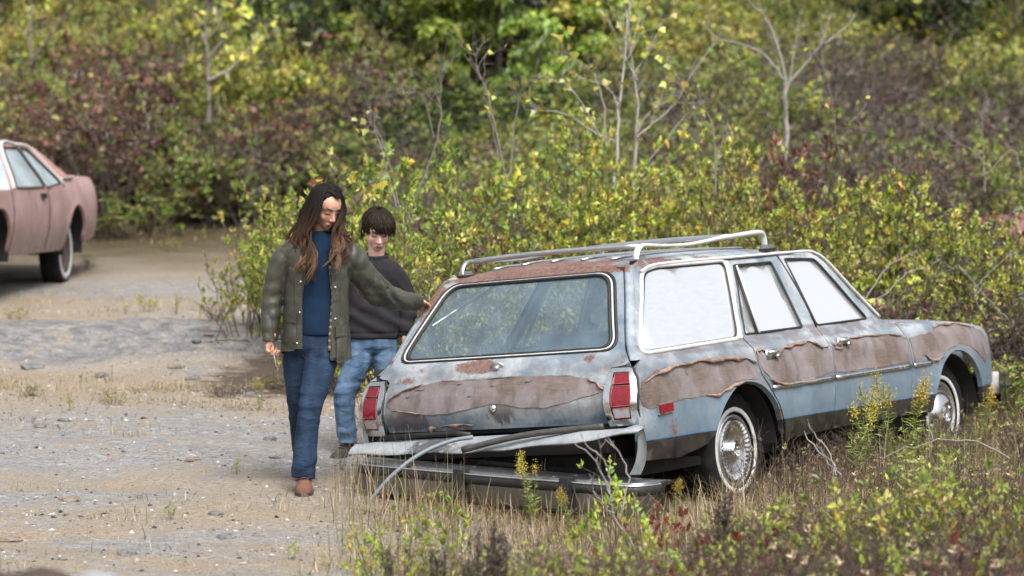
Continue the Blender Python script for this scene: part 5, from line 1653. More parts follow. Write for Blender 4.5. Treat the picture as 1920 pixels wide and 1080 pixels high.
def pxtree(name, label, Y, base, brs, bark, leaves, seed, depth_j=.25, **kw):
    """branches given where they stand, as points seen in the photograph, spread in depth about Y"""
    g = np.random.default_rng(seed + 100)
    b = at(base[0], base[1], Y)
    loc = np.array([b[0], Y, gz(b[0], Y)])
    out = []
    for pts, r0, r1 in brs:
        n = len(pts); dj = g.uniform(-depth_j, depth_j)
        out.append(([at(px, py, Y + dj * i / max(1, n - 1)) - loc for i, (px, py) in enumerate(pts)], r0, r1))
    return bare_tree(name, label, tuple(loc), out, bark, leaves, seed, **kw)
PALE = (.42, .39, .36); GREYB = (.26, .23, .21)
pxtree('bare_sapling', 'pale bare sapling with a few yellow leaves above the roof rack', 19.9, (1180, 420),
  [([(1180, 440), (1190, 300), (1196, 200), (1185, 120), (1178, 40), (1190, -40)], .022, .008), ([(1150, 420), (1158, 250), (1165, 170), (1175, 60), (1172, -20)], .02, .006),
   ([(1192, 250), (1215, 215), (1250, 190), (1285, 160)], .012, .005), ([(1195, 260), (1240, 220), (1275, 180), (1290, 150), (1345, 70)], .012, .005),
   ([(1135, 270), (1130, 180), (1110, 130), (1080, 115), (1052, 85)], .010, .003), ([(1150, 265), (1110, 245), (1060, 215), (1010, 205), (985, 192), (960, 190)], .011, .003),
   ([(1160, 200), (1140, 165), (1100, 150), (1060, 130)], .008, .003), ([(1170, 120), (1200, 60), (1215, 10)], .008, .003), ([(1185, 140), (1220, 90), (1240, 40)], .007, .003),
   ([(1222, 230), (1245, 160), (1255, 110)], .007, .003), ([(1130, 262), (1080, 175), (1040, 150), (1000, 140)], .007, .003), ([(1195, 150), (1170, 100), (1130, 20)], .006, .002), ([(1190, 330), (1250, 260), (1300, 200)], .009, .003)],
  PALE, 130, 81, leafL=.075, twigs=9, group='bare saplings in the bank')
pxtree('bare_tree', 'pale forked dead tree on the slope above the roof rack front', 24.0, (1472, 330),
  [([(1470, 340), (1474, 250), (1473, 160)], .035, .028), ([(1473, 160), (1462, 100), (1440, 40), (1412, 10)], .024, .008), ([(1475, 160), (1510, 120), (1540, 80), (1555, 30)], .024, .007),
   ([(1540, 82), (1575, 60), (1605, 25)], .014, .006), ([(1470, 150), (1440, 110), (1400, 85), (1350, 75), (1322, 50)], .016, .005), ([(1435, 35), (1437, 10)], .009, .004), ([(1480, 160), (1490, 90), (1502, 20)], .010, .003)],
  PALE, 0, 82, twigs=7)
pxtree('bare_tree', 'pale dead tree with yellow leaves on the slope at left', 31.0, (390, 170),
  [([(392, 230), (390, 120), (385, 40), (390, -30)], .035, .02), ([(390, 150), (430, 130), (470, 90), (490, 60), (525, 30)], .026, .008), ([(388, 110), (420, 70), (450, 30), (490, -10)], .02, .008), ([(388, 90), (370, 40), (355, -10)], .018, .008), ([(400, 60), (430, 20), (460, -20)], .015, .006)],
  (.30, .26, .23), 90, 83, leafL=.13, twigs=8)
pxtree('bare_tree', 'thin bare tree leaning right in the upper left corner', 36.0, (62, 100),
  [([(60, 110), (85, 80), (110, 50), (135, 10), (145, -20)], .03, .012), ([(58, 120), (58, 40), (58, -20)], .022, .014), ([(60, 90), (40, 50)], .014, .006)], (.25, .21, .19), 0, 84, twigs=3)
for i, (Y, base, brs, lab, lv) in enumerate([
  (18.2, (760, 420), [([(750, 400), (715, 260), (690, 220)], .009, .003), ([(745, 390), (705, 245), (695, 225)], .007, .003), ([(760, 420), (820, 260), (826, 190), (830, 125)], .009, .003), ([(815, 260), (790, 175), (750, 180)], .006, .002)], 'bare grey sapling with thin forks behind the boy', 10),
  (18.8, (935, 330), [([(950, 340), (920, 200), (895, 130), (890, 100)], .009, .003), ([(935, 300), (925, 240), (905, 165)], .006, .002), ([(955, 330), (970, 200), (985, 160), (1002, 155)], .007, .003)], 'thin bare sapling above the rear end of the roof rack', 12),
  (18.6, (1345, 330), [([(1345, 360), (1335, 230), (1300, 180)], .007, .003), ([(1340, 330), (1358, 250), (1360, 235)], .006, .003), ([(1300, 330), (1310, 250), (1280, 180)], .006, .003)], 'dark thin sapling right of the pale bare sapling', 8),
  (19.0, (1560, 260), [([(1575, 300), (1560, 200), (1545, 130), (1530, 110)], .009, .003), ([(1572, 270), (1590, 240), (1620, 200), (1640, 155)], .008, .003), ([(1560, 210), (1540, 160)], .005, .002)], 'brown thin sapling with dark seed heads right of the forked tree', 6),
  (18.7, (1840, 330), [([(1845, 360), (1842, 300), (1790, 265), (1780, 260)], .006, .002), ([(1842, 330), (1843, 240), (1842, 205)], .006, .002), ([(1845, 330), (1900, 280), (1915, 350)], .006, .003)], 'thin twiggy sapling above the front fender', 4)]):
    pxtree('bare_sapling', lab, Y, base, brs, GREYB if i else (.30, .27, .25), lv, 90 + i, leafL=.06, twigs=9, group='bare saplings in the bank', tw=.3)
# big yellowing leaves on a vine beside the woman's head
pxtree('maple_sapling', 'young maple with yellow and orange leaves beside the long dark hair', 16.6, (640, 430), [([(640, 470), (630, 360), (615, 300)], .006, .003), ([(635, 380), (660, 330), (690, 300)], .005, .002), ([(640, 400), (600, 350), (590, 320)], .005, .002), ([(650, 400), (700, 340), (740, 310)], .004, .002)], (.2, .16, .12), 46, 96, pal='autumn', leafL=.06, twigs=4, tw=.3)
pxtree('maple_sapling', 'green and yellow young maple above the windshield base', 18.0, (1650, 600), [([(1650, 640), (1655, 560), (1640, 520)], .006, .003), ([(1652, 590), (1690, 560), (1720, 530)], .005, .002), ([(1650, 600), (1620, 560), (1605, 530)], .005, .002)], (.2, .16, .12), 40, 97, pal='maple', leafL=.085, twigs=4, tw=.4)
# grey arching canes in front of the bank
pxtree('dead_cane', 'grey arching dead canes behind the front door window', 17.7, (1560, 600), [([(1600, 610), (1640, 530), (1680, 490), (1720, 470)], .006, .003), ([(1590, 600), (1660, 550), (1700, 510), (1740, 500)], .005, .002), ([(1620, 590), (1680, 565), (1720, 540)], .004, .002)], (.38, .35, .33), 0, 98, twigs=3, cat='branch')
pxtree('dead_cane', 'grey bent cane above the front fender', 17.8, (1800, 560), [([(1890, 600), (1850, 560), (1800, 500), (1790, 505), (1740, 520)], .005, .002), ([(1850, 600), (1830, 540), (1900, 470)], .004, .002)], (.38, .35, .33), 0, 99, twigs=3, cat='branch')

# ---- dry grass ---------------------------------------------------------------------------------
def blades(P, H, g, lean=.6, w=.0035, cols=None, seg=3):
    n = len(P)
    a = g.uniform(0, 6.28, n); d = np.stack([np.cos(a), np.sin(a), np.zeros(n)], 1)
    s = np.stack([-d[:, 1], d[:, 0], np.zeros(n)], 1)
    ln = (g.random(n)**1.2 * lean)
    V = []
    for k in range(seg + 1):
        t = k / seg
        c = P + d * (H * ln * t**1.6)[:, None] + np.array([0, 0, 1.0]) * (H * t * (1 - .45 * ln * t))[:, None]
        ww = (w * (1 - t * .85))
        V.append(c - s * ww); V.append(c + s * ww)
    V = np.stack(V, 1)                                   # n, 2(seg+1), 3
    m = 2 * (seg + 1)
    b0 = np.arange(n)[:, None] * m
    F = np.concatenate([b0 + np.array([[2*k, 2*k+1, 2*k+3, 2*k+2]]) for k in range(seg)])
    return V.reshape(-1, 3), F, np.repeat(cols, m, axis=0)
def grass(name, label, N, x0, x1, y0, y1, seed, H=(.06, .28), pal='straw', dens=None, lean=1.1, w=.0028):
    g = np.random.default_rng(seed)
    x = g.uniform(x0, x1, N); y = g.uniform(y0, y1, N)
    k = fbm(np.stack([x * 1.6, y * 1.6, x * 0 + seed], -1), 3)
    keep = g.random(N) < np.clip((k - .34) * 3.6, .02, 1)
    if dens is not None: keep &= g.random(N) < dens(x, y)
    x, y, k = x[keep], y[keep], k[keep]
    n = len(x)
    P = np.stack([x, y, ground_h(x, y) - .01], 1)
    h = lerp(H[0], H[1], g.random(n)**1.8) * (.6 + .8 * np.clip((k - .3) * 2.5, 0, 1))
    V, F, C = blades(P, h, g, lean, w, pick_cols(pal, n, g))
    o = mesh_obj(name, fast_mesh(name, V, F, C, M_LEAF))
    tag(o, label, 'grass', kind='stuff')
def carmask(x, y):
    # the wagon's footprint keeps only thin growth
    l = np.linalg.inv(CARM)
    cx = l[0, 0] * (x - CARM[0, 3]) + l[0, 1] * (y - CARM[1, 3]); cy = l[1, 0] * (x - CARM[0, 3]) + l[1, 1] * (y - CARM[1, 3])
    return 1 - .92 * ((cx > -1.1) & (cx < 3.6) & (np.abs(cy) < .80))
def edge_dens(x, y):
    e = sstep(-.95, -.35, x + .10 * fbm(np.stack([x * 3, y * 3, x * 0], -1), 2) - .06 * (y - 11) * (y < 13))
    return e * carmask(x, y)
grass('dry_grass', 'tangled dry straw-coloured grass round the wagon and in the foreground', 74000, -1.2, 4.4, 9.2, 18.2, 71, (.05, .26), 'straw', edge_dens, 1.9)
grass('flattened_grass', 'flattened pale dead grass matted on the soil', 52000, -1.1, 4.4, 9.2, 17.6, 72, (.05, .16), 'straw', edge_dens, 2.6, .003)
grass('green_grass', 'thin green grass growing through the dry grass', 15000, -1.0, 4.4, 9.4, 18.2, 73, (.06, .22), 'grn', edge_dens)
grass('verge_grass', 'dry grass along the foot of the bank and the slope', 46000, -6.6, 1.0, 17.2, 33, 74, (.03, .12), 'straw', lambda x, y: np.clip(np.exp(-((y - 17.6) / .7)**2) * sstep(-2.2, -.6, x) + .12 * np.exp(-((y - 17.1) / .65)**2) * sstep(-.8, -1.6, x) + sstep(28.5, 31, y) + .25 * np.exp(-((y - 23) / 1.6)**2), 0, 1), 1.3, .0045)
def tall_dens(x, y):
    return carmask(x, y) * np.clip(np.exp(-(((x - .25) / .8)**2 + ((y - 12.2) / .35)**2)) + np.exp(-(((x - 1.45) / .55)**2 + ((y - 12.9) / .4)**2)) + 1.0 * np.exp(-(((x - 1.22) / .40)**2 + ((y - 13.0) / .22)**2)) + .5 * np.exp(-(((x - 2.4) / .8)**2 + ((y - 13.8) / .5)**2)) + .7 * np.exp(-(((x + .80) / .16)**2 + ((y - 12.9) / .5)**2)), 0, 1)
grass('tall_grass', 'tall thin dry grass standing round the fallen bumper and the rear wheel', 15000, -1.0, 3.4, 11.2, 15.2, 77, (.14, .40), 'straw', tall_dens, .9, .0019)
grass('dry_strip', 'strip of dry yellowish grass crossing the dirt on the left', 60000, -6.5, -.7, 15.8, 18.6, 78, (.015, .075), 'straw', lambda x, y: np.exp(-((y - 17.0 - .5 * np.sin(x * 1.3)) / .65)**2) * np.clip((fbm(np.stack([x * 1.5, y * 2.5, x * 0 + 61], -1), 3) - .40) * 7, .04, 1), 2.8, .0032)
grass('straw_litter', 'bits of dead straw lying on the dirt', 60000, -5.5, .0, 9.5, 26, 79, (.015, .05), 'straw', lambda x, y: .25 + .6 * sstep(-1.6, -.6, x), 4.0, .0022)
def patch_dens(x, y):
    k = fbm(np.stack([x * 1.1, y * 2.0, x * 0 + 88], -1), 3)
    return np.clip((k - .53) * 9, 0, 1) * .8
grass('sparse_grass', 'sparse low dry grass in patches on the dirt', 30000, -5.6, -.5, 9.6, 24, 75, (.02, .09), 'straw', patch_dens, 1.6, .003)

# ================================================================== FOREGROUND PLANTS, WEEDS
PROTO['fg_yellow'] = make_proto('weed', seed=21, pal='lime', pal2='yellow', frac2=.35, leaves=520, stems=13, H=1, W=.9, spread=.35, branches=5, leafL=.058, leafW=.028, top=.35, bark=(.12, .085, .06))
PROTO['fg_green'] = make_proto('weed', seed=22, pal='fresh', pal2='lime', frac2=.4, leaves=230, stems=7, H=1, W=.7, spread=.3, branches=3, leafL=.065, leafW=.032, top=.4, bark=(.12, .09, .06))
PROTO['fg_red'] = make_proto('weed', seed=23, pal='red', pal2='olive', frac2=.25, leaves=210, stems=12, H=1, W=.9, spread=.5, branches=5, leafL=.075, leafW=.055, top=.3, bark=(.10, .055, .045))
PROTO['fg_brown'] = make_proto('weed', seed=24, pal='straw', pal2='russet', frac2=.40, leaves=380, stems=34, H=1, W=1.1, spread=.6, branches=8, leafL=.05, leafW=.018, top=.2, bark=(.10, .075, .06))
PROTO['fg_olive'] = make_proto('weed', seed=25, pal='olive', pal2='lime', frac2=.3, leaves=380, stems=18, H=1, W=.9, spread=.45, branches=6, leafL=.06, leafW=.026, top=.3, bark=(.11, .08, .06))

def stalk_proto(seed):
    g = np.random.default_rng(seed)
    polys = []; P = []; D = []
    for k in range(3):
        st = grow(g, (g.normal() * .03, g.normal() * .03, 0), (g.normal() * .08, g.normal() * .08, 1), g.uniform(.75, 1.0), 8, .08, .1)
        polys.append((st, np.linspace(.009, .004, 8)))
        for i in range(170):
            u = g.uniform(.40, 1) * 6.99; j = int(u); p = st[j] + (st[j+1] - st[j]) * (u - j)
            P.append(p + g.normal(size=3) * .017); D.append(g.normal(size=3) * .7 + np.array([0, 0, .5]))
    V, F, C = tubes(polys, (.07, .052, .042))
    s_ = fast_mesh('stalk_stem', V, F, C, M_STEM, True)
    n = len(P)
    col = np.array([.075, .055, .045]) * g.uniform(.6, 1.5, (n, 1))
    V, F, C = leaf_quads(np.array(P), np.array(D), g.uniform(.022, .045, n), g.uniform(.012, .02, n), col, g)
    return s_, fast_mesh('stalk_heads', V, F, C, M_LEAF)
PROTO['stalk'] = stalk_proto(31); PROTO['stalk2'] = stalk_proto(32)
def goldenrod_proto(seed, flower=True, nst=4):
    g = np.random.default_rng(seed)
    polys = []; P = []; D = []; L = []; W = []; C_ = []
    for k in range(nst):
        st = grow(g, (g.normal() * .05, g.normal() * .05, 0), (g.normal() * .16, g.normal() * .16, 1), g.uniform(.75, 1.05), 9, .07, .1)
        polys.append((st, np.linspace(.006, .0025, 9)))
        nl = 58
        u = g.uniform(.18, .95, nl) * 7.99; j = u.astype(int); p = st[j] + (st[j+1] - st[j]) * (u - j)[:, None]
        a = g.uniform(0, 6.28, nl)
        P.append(p); D.append(np.stack([np.cos(a), np.sin(a), g.uniform(-.1, .8, nl)], 1)); L.append(g.uniform(.07, .15, nl) * (1.15 - .6 * u / 8)); W.append(np.full(nl, .010)); C_.append(pick_cols('fresh', nl, g) * .55 + pick_cols('olive', nl, g) * .45)
        if flower:
            nf = 130
            u = g.uniform(.80, 1, nf) * 7.99; j = u.astype(int); p = st[j] + (st[j+1] - st[j]) * (u - j)[:, None]
            P.append(p + g.normal(size=(nf, 3)) * .028); D.append(g.normal(size=(nf, 3)) + np.array([0, 0, .3])); L.append(g.uniform(.012, .026, nf)); W.append(np.full(nf, .012))
            C_.append(np.array([.48, .36, .035]) * g.uniform(.6, 1.25, (nf, 1)))
    V, F, C = tubes(polys, (.13, .14, .06))
    s_ = fast_mesh('goldenrod_stem', V, F, C, M_STEM, True)
    V, F, C = leaf_quads(np.concatenate(P), np.concatenate(D), np.concatenate(L), np.concatenate(W), np.concatenate(C_), g)
    return s_, fast_mesh('goldenrod_leaves', V, F, C, M_LEAF)
PROTO['goldenrod'] = goldenrod_proto(41); PROTO['goldenrod2'] = goldenrod_proto(42, True, 3); PROTO['greenrod'] = goldenrod_proto(43, False, 5)

NAMES = {'stalk': ('dead_stalk', 'weed'), 'stalk2': ('dead_stalk', 'weed'), 'goldenrod': ('goldenrod', 'wildflower'), 'goldenrod2': ('goldenrod', 'wildflower'), 'greenrod': ('goldenrod', 'wildflower')}
_fgk = {}
def fg(kind, px, top, Y, wide, label, group='weeds in the foreground'):
    """a weed whose tip is seen at (px, top), at distance Y"""
    p = at(px, top, Y); z0 = gz(p[0], Y)
    h = max(.12, p[2] - z0)
    nm, cat = NAMES.get(kind, ('weed', 'weed'))
    e = plant(kind, (p[0], Y, z0 - .02), h, max(wide, h * .7) if kind not in NAMES else h, rng.uniform(0, 6.28), label, group, nm, cat, (rng.normal(0, .05), rng.normal(0, .05)))
    _fgk.setdefault(kind, list(e.children))
    return e

fg('fg_yellow', 745, 925, 10.3, .40, 'yellowing weed in front of the left end of the fallen bumper')
fg('fg_green', 700, 990, 9.9, .3, 'small green weed at the left edge of the foreground plants')
fg('fg_yellow', 800, 990, 9.6, .35, 'low yellow weed right of the yellowing weed under the bumper')
fg('fg_green', 862, 905, 10.6, .30, 'upright green weed in front of the left bumper guard')
fg('stalk', 735, 1000, 9.3, .4, 'short dark dead stalk farthest left in the foreground')
fg('stalk2', 818, 985, 9.2, .4, 'dark dead stalk right of the leftmost one')
fg('stalk', 868, 1015, 9.0, .4, 'dark dead stalk cut by the frame below the bumper guard')
fg('stalk2', 908, 945, 9.1, .4, 'tall dark seeded stalk below the middle of the bumper')
fg('stalk', 948, 965, 9.1, .4, 'dark seeded stalk just right of the tall seeded one')
fg('fg_olive', 985, 985, 9.5, .35, 'olive weed right of the dark seeded stalks')
fg('fg_yellow', 1015, 1010, 9.2, .3, 'low yellow weed below the right bumper guard')
fg('fg_green', 1085, 925, 10.0, .30, 'bright green weed with round leaves left of the grey forked branch')
fg('fg_green', 1140, 850, 10.9, .34, 'bright green weed among the grey forked branch, before the bumper end')
fg('fg_green', 1190, 920, 9.9, .30, 'bright green weed right of the grey forked branch')
fg('fg_red', 1240, 900, 10.8, .32, 'red-brown weed in front of the right bumper end')
fg('fg_olive', 1150, 1000, 9.2, .36, 'olive weed cut by the bottom of the frame below the forked branch')
fg('fg_green', 1110, 1010, 9.0, .3, 'fresh green weed at the bottom edge left of the olive one')
fg('fg_brown', 1215, 985, 9.3, .4, 'brown twiggy weed below the right bumper end')
fg('stalk', 1335, 890, 9.8, .4, 'single dark dead stalk in front of the rear wheel')
fg('fg_red', 1395, 915, 9.9, .36, 'red-leaved bramble in front of the rear wheel')
fg('fg_red', 1310, 1020, 9.0, .36, 'low red-leaved bramble at the bottom edge below the dark stalk')
fg('fg_yellow', 1420, 960, 9.6, .32, 'yellow-leaved weed beside the red bramble')
fg('fg_green', 1265, 1010, 9.2, .3, 'low green weed left of the low red bramble')
fg('fg_yellow', 1545, 905, 9.7, .45, 'yellow weed at the left of the large yellow clump')
fg('fg_yellow', 1640, 850, 9.9, .55, 'largest yellow-green weed of the clump below the sill')
fg('fg_yellow', 1715, 860, 9.8, .45, 'yellow-green weed at the right of the large clump')
fg('greenrod', 1710, 795, 10.2, .3, 'green spire standing up from the large yellow clump')
fg('fg_olive', 1600, 965, 9.2, .40, 'olive weed in front of the large yellow clump')
fg('fg_brown', 1500, 985, 9.2, .45, 'brown weed at the bottom edge left of the large clump')
fg('fg_red', 1570, 1015, 8.9, .4, 'dark red weed at the bottom edge below the large clump')
fg('fg_brown', 1680, 990, 9.0, .45, 'brown twiggy weed at the bottom edge under the large clump')
fg('fg_green', 1690, 1010, 8.8, .3, 'green broad-leaved weed at the bottom edge under the green spire')
fg('fg_red', 1760, 985, 9.1, .4, 'red-brown weed right of the large clump at the bottom edge')
fg('fg_olive', 1790, 900, 9.9, .45, 'olive weed right of the large yellow clump')
fg('fg_brown', 1830, 960, 9.3, .45, 'brown weed in the lower right, left of the corner shrub')
fg('fg_yellow', 1880, 835, 10.2, .5, 'yellow-green shrubby weed at the right edge below the front bumper')
fg('fg_olive', 1905, 900, 9.4, .5, 'olive shrubby weed in the lower right corner')
fg('fg_red', 1860, 930, 9.6, .4, 'red-leaved weed beside the lower right corner')
fg('fg_brown', 1905, 1010, 8.7, .4, 'brown weed at the very corner, lower right')
fg('fg_green', 1850, 990, 9.0, .3, 'small green weed at the bottom right')
fg('fg_brown', 1440, 1020, 8.9, .4, 'brown weed at the bottom edge below the red bramble')
fg('fg_brown', 1060, 1020, 8.8, .4, 'brown weed at the bottom edge in the middle')
fg('fg_olive', 1370, 1005, 9.1, .35, 'olive weed at the bottom edge below the rear wheel')
# the tangle between them: too many thin stems to count
def tangle(name, label, kinds, n, seed, pxr, yr, hh):
    g = np.random.default_rng(seed)
    Y = g.uniform(yr[0], yr[1], n); X = (g.uniform(pxr[0], pxr[1], n) - 960) / FPX * Y
    h = g.uniform(hh[0], hh[1], n); w = h * g.uniform(.8, 1.2, n)
    scatter(name, label, [_fgk[k] for k in kinds], np.stack([X, Y, ground_h(X, Y) - .02], 1), np.stack([w, w, h], 1), seed)
tangle('weed_tangle', 'rust-brown and olive tangle of weeds in the lower right foreground', ['fg_brown', 'fg_brown', 'fg_red', 'fg_olive', 'fg_brown'], 120, 131, (1330, 1960), (8.6, 10.6), (.28, .46))
tangle('low_weeds', 'low brown and green weeds along the bottom of the frame', ['fg_brown', 'fg_olive', 'fg_brown', 'fg_red', 'fg_green'], 60, 132, (720, 1400), (8.7, 9.9), (.22, .36))
tangle('right_weeds', 'brown weeds in the grass right of the wagon', ['fg_brown', 'fg_brown', 'fg_olive'], 60, 133, (1480, 1960), (11.0, 16.5), (.20, .38))
# plants against the car
GD = 'goldenrods growing beside the wagon'
fg('goldenrod', 1005, 835, 12.2, .3, 'goldenrod with a bright yellow plume behind the fallen bumper', GD)
fg('goldenrod2', 1075, 885, 11.6, .3, 'small goldenrod with one yellow tip in front of the fallen bumper', GD)
fg('goldenrod2', 1265, 870, 12.2, .3, 'goldenrod leaning by the right end of the fallen bumper', GD)
fg('goldenrod', 1590, 715, 13.9, .3, 'goldenrod in front of the gap between the doors', GD)
fg('greenrod', 1625, 765, 14.0, .3, 'leafy green goldenrod without flowers in front of the front door', GD)
fg('goldenrod', 1668, 690, 14.2, .3, 'tallest goldenrod, in front of the front door', GD)
fg('goldenrod2', 1700, 665, 14.4, .3, 'goldenrod in front of the front fender seam', GD)
fg('greenrod', 1725, 775, 14.6, .3, 'leafy green goldenrod in front of the front hubcap', GD)
fg('goldenrod2', 1840, 690, 15.3, .3, 'goldenrod beside the front bumper', GD)
fg('fg_olive', 1805, 790, 14.0, .3, 'olive weed below the front wheel', 'weeds by the front wheel')
fg('fg_brown', 1440, 790, 12.9, .10, 'dry brown weed growing up in front of the rear wheel arch', 'weeds by the rear wheel')
# grey dead branches
pxtree('dead_branch', 'grey forked dead branch sticking up in front of the fallen bumper', 10.6, (1180, 1010), [([(1190, 1030), (1150, 960), (1142, 920), (1105, 850), (1075, 830)], .008, .003), ([(1142, 925), (1140, 880), (1120, 850), (1095, 830)], .006, .0025), ([(1150, 960), (1120, 930), (1105, 890)], .005, .002), ([(1160, 975), (1178, 900), (1160, 850), (1130, 825)], .006, .002)], (.33, .30, .29), 0, 111, twigs=2, cat='branch')
pxtree('dead_branch', 'pair of bleached dead sticks leaning under the rear door sill', 12.6, (1560, 880), [([(1570, 890), (1535, 845), (1505, 812)], .007, .003), ([(1566, 870), (1540, 830), (1516, 798)], .006, .003), ([(1575, 890), (1545, 850), (1530, 835)], .005, .002)], (.42, .39, .37), 0, 112, twigs=1, cat='branch')
pxtree('dead_branch', 'long thin arching cane over the dry grass at right', 12.0, (1880, 850), [([(1890, 860), (1830, 828), (1760, 826), (1700, 838), (1650, 860)], .005, .003)], (.30, .27, .25), 0, 113, twigs=1, cat='branch')
pxtree('dead_stick', 'bare thin stick lying at the left end of the bank', 18.2, (420, 640), [([(470, 640), (420, 637), (385, 640)], .006, .003), ([(425, 637), (405, 605), (380, 570)], .004, .002), ([(405, 640), (415, 610), (430, 580)], .004, .002)], (.10, .08, .06), 0, 114, twigs=2, cat='branch')
# weeds on the dirt
WD = 'small weeds on the dirt path'
for px, y0, top, lab, kd in [(440, 890, 862, 'small green weed on the dirt left of the brown boot', 'fg_green'), (320, 975, 1, 'tiny green tuft on the dirt near the bottom', 'fg_green'), (545, 1050, 1, 'green tuft near the bottom right of the dirt', 'fg_green'), (690, 1040, 1, 'grass-green tuft beside the foreground weeds', 'fg_green'),
    (235, 590, 555, 'green weed with thin stems at the edge of the ledge, left', 'greenrod'), (330, 590, 535, 'tall thin green weed above the rock ledge', 'greenrod'), (375, 600, 560, 'pale weed above the rock ledge, near the end of the bank', 'goldenrod2'), (135, 770, 740, 'green tuft in the dry grass on the left', 'fg_green'), (490, 770, 700, 'goldenrod with a yellow plume left of the dark jeans', 'goldenrod'),
    (480, 640, 600, 'green weed on the dark soil left of the hanging hand', 'fg_green'), (640, 880, 840, 'green grass tuft by the boot and the bumper', 'greenrod'), (575, 800, 770, 'small weed behind the dark jeans', 'fg_green'), (385, 450, 420, 'bright yellow flower standing at the edge of the far dirt', 'goldenrod2'), (600, 760, 705, 'yellow-green weed between the two walkers', 'goldenrod2'), (690, 800, 690, 'yellow-green weed behind the light blue jeans', 'fg_yellow')]:
    yy = np.linspace(9.2, 34, 900); xx = (px - 960) / FPX * yy
    zz = np.array([at(px, y0, y)[2] for y in yy]); k = np.where(ground_h(xx, yy) >= zz)[0]
    Y = float(yy[k[0]]) if len(k) else 18.
    fg(kd, px, y0 - 14 if top == 1 else top, Y, .12, lab, WD)

for i, (px, y0, top, lab) in enumerate([(60, 745, 715, 'low olive weed at the left edge of the dry grass strip'), (210, 760, 728, 'olive weed in the middle of the dry grass strip'), (420, 745, 705, 'olive weed right end of the dry grass strip'), (520, 730, 690, 'olive weed in the dry grass left of the jeans'), (275, 585, 545, 'yellowish weed on the edge above the rock ledge'), (405, 600, 560, 'thin yellowish weed between ledge and bank'), (165, 505, 470, 'weed right beside the pink car wheel'), (320, 470, 440, 'brown weed on the far dirt, middle'), (230, 445, 415, 'brown weed at the far edge of the dirt'), (440, 560, 500, 'yellow-green weed at the tip of the bank'), (30, 600, 570, 'low weed at the left edge of the rock ledge')]):
    yy = np.linspace(9.2, 34, 900); xx = (px - 960) / FPX * yy
    zz = np.array([at(px, y0, y)[2] for y in yy]); k = np.where(ground_h(xx, yy) >= zz)[0]
    fg(('fg_olive', 'fg_yellow', 'fg_brown')[i % 3], px, top, float(yy[k[0]]) if len(k) else 18., .22, lab, WD)

# stones
for i, (px, py, Y, r, m, lab) in enumerate([(425, 1008, 10.9, .05, M_ROCK, 'pale grey pointed stone on the dirt below the boot'), (368, 642, 19.2, .05, M_ROCK, 'grey stone at the end of the rock ledge'), (392, 628, 19.6, .035, M_ROCKT, 'tan stone just above the grey one by the ledge'), (362, 712, 17.4, .06, M_ROCK, 'flat grey stone below the rock ledge'), (75, 800, 15.4, .05, M_ROCK, 'dark flat stone at the far left of the dirt'),
    (120, 790, 15.6, .04, M_ROCK, 'dark stone right of the flat one at the far left'), (365, 864, 13.6, .045, M_ROCKT, 'brown stone in the middle of the dirt'), (505, 824, 14.6, .05, M_ROCK, 'dark stone left of the dark jeans'), (515, 860, 13.9, .035, M_ROCK, 'small black stone left of the boot'), (130, 938, 12.1, .05, M_ROCKT, 'flat tan stone in the lower left dirt'), (240, 1040, 10.7, .05, M_ROCK, 'grey flake near the bottom left'), (405, 965, 11.6, .04, M_ROCK, 'grey flake above the pointed stone'), (60, 690, 18.4, .08, M_ROCK, 'broad slab of grey shale at the left edge of the ledge'), (190, 705, 18.2, .07, M_ROCK, 'grey shale slab under the middle of the ledge'), (330, 690, 18.5, .06, M_ROCKT, 'brown slab at the foot of the ledge'), (20, 1015, 11.0, .05, M_ROCKT, 'brown stone at the left edge of the frame'), (470, 740, 16.4, .04, M_ROCK, 'grey stone on the grassy edge left of the walkers')]):
    yy = np.linspace(9.2, 26, 900); xx = (px - 960) / FPX * yy
    zz = np.array([at(px, py, y)[2] for y in yy]); k = np.where(ground_h(xx, yy) >= zz)[0]
    Yh = float(yy[k[0]]) if len(k) else Y
    stone(px, py, Yh, r, m, lab, .42, i + 1)

# unidentified dark shape, built as a log, that just enters the frame at the lower left, close to the lens
lg = thing('log', 'blurred dark shape built as a log, with a pale end at the bottom left corner', 'log', (0, 0, 0))
p0 = at(-160, 1064, 6.2); p1 = at(215, 1076, 6.3)
mb = MB(); pts = np.array([lerp(p0, p1, t) for t in np.linspace(0, 1, 14)]); pts[:, 2] += .006 * np.sin(np.arange(14))
rr = .055 * (1 + .12 * np.sin(np.arange(14) * 1.7)); mb.tube(pts - [0, 0, .055], rr, 14); mb.build('trunk', simple('dark_bark', (.045, .030, .026), .9, 0, .5, 20, .5), lg)
p2_ = at(180, 1074, 6.22); mb = MB(); mb.ball(p2_ - np.array([0, .0, .052]), (.085, .06, .058), 16, 10); mb.build('pale_end', simple('pale_grey', (.20, .20, .215), .8, 0, .25, 20), lg)
for tx_, tz_ in ((p0[0] + .1, 0), (p1[0] - .15, 0)):
    mb = MB(); zt = p0[2] - .11; zb = gz(tx_, 6.25); mb.tube([(tx_, 6.25, zb - .05), (tx_ + .02, 6.25, (zb + zt) / 2), (tx_, 6.25, zt + .02)], [.07, .05, .05], 8); mb.build('limb', bpy.data.materials['dark_bark'], lg)

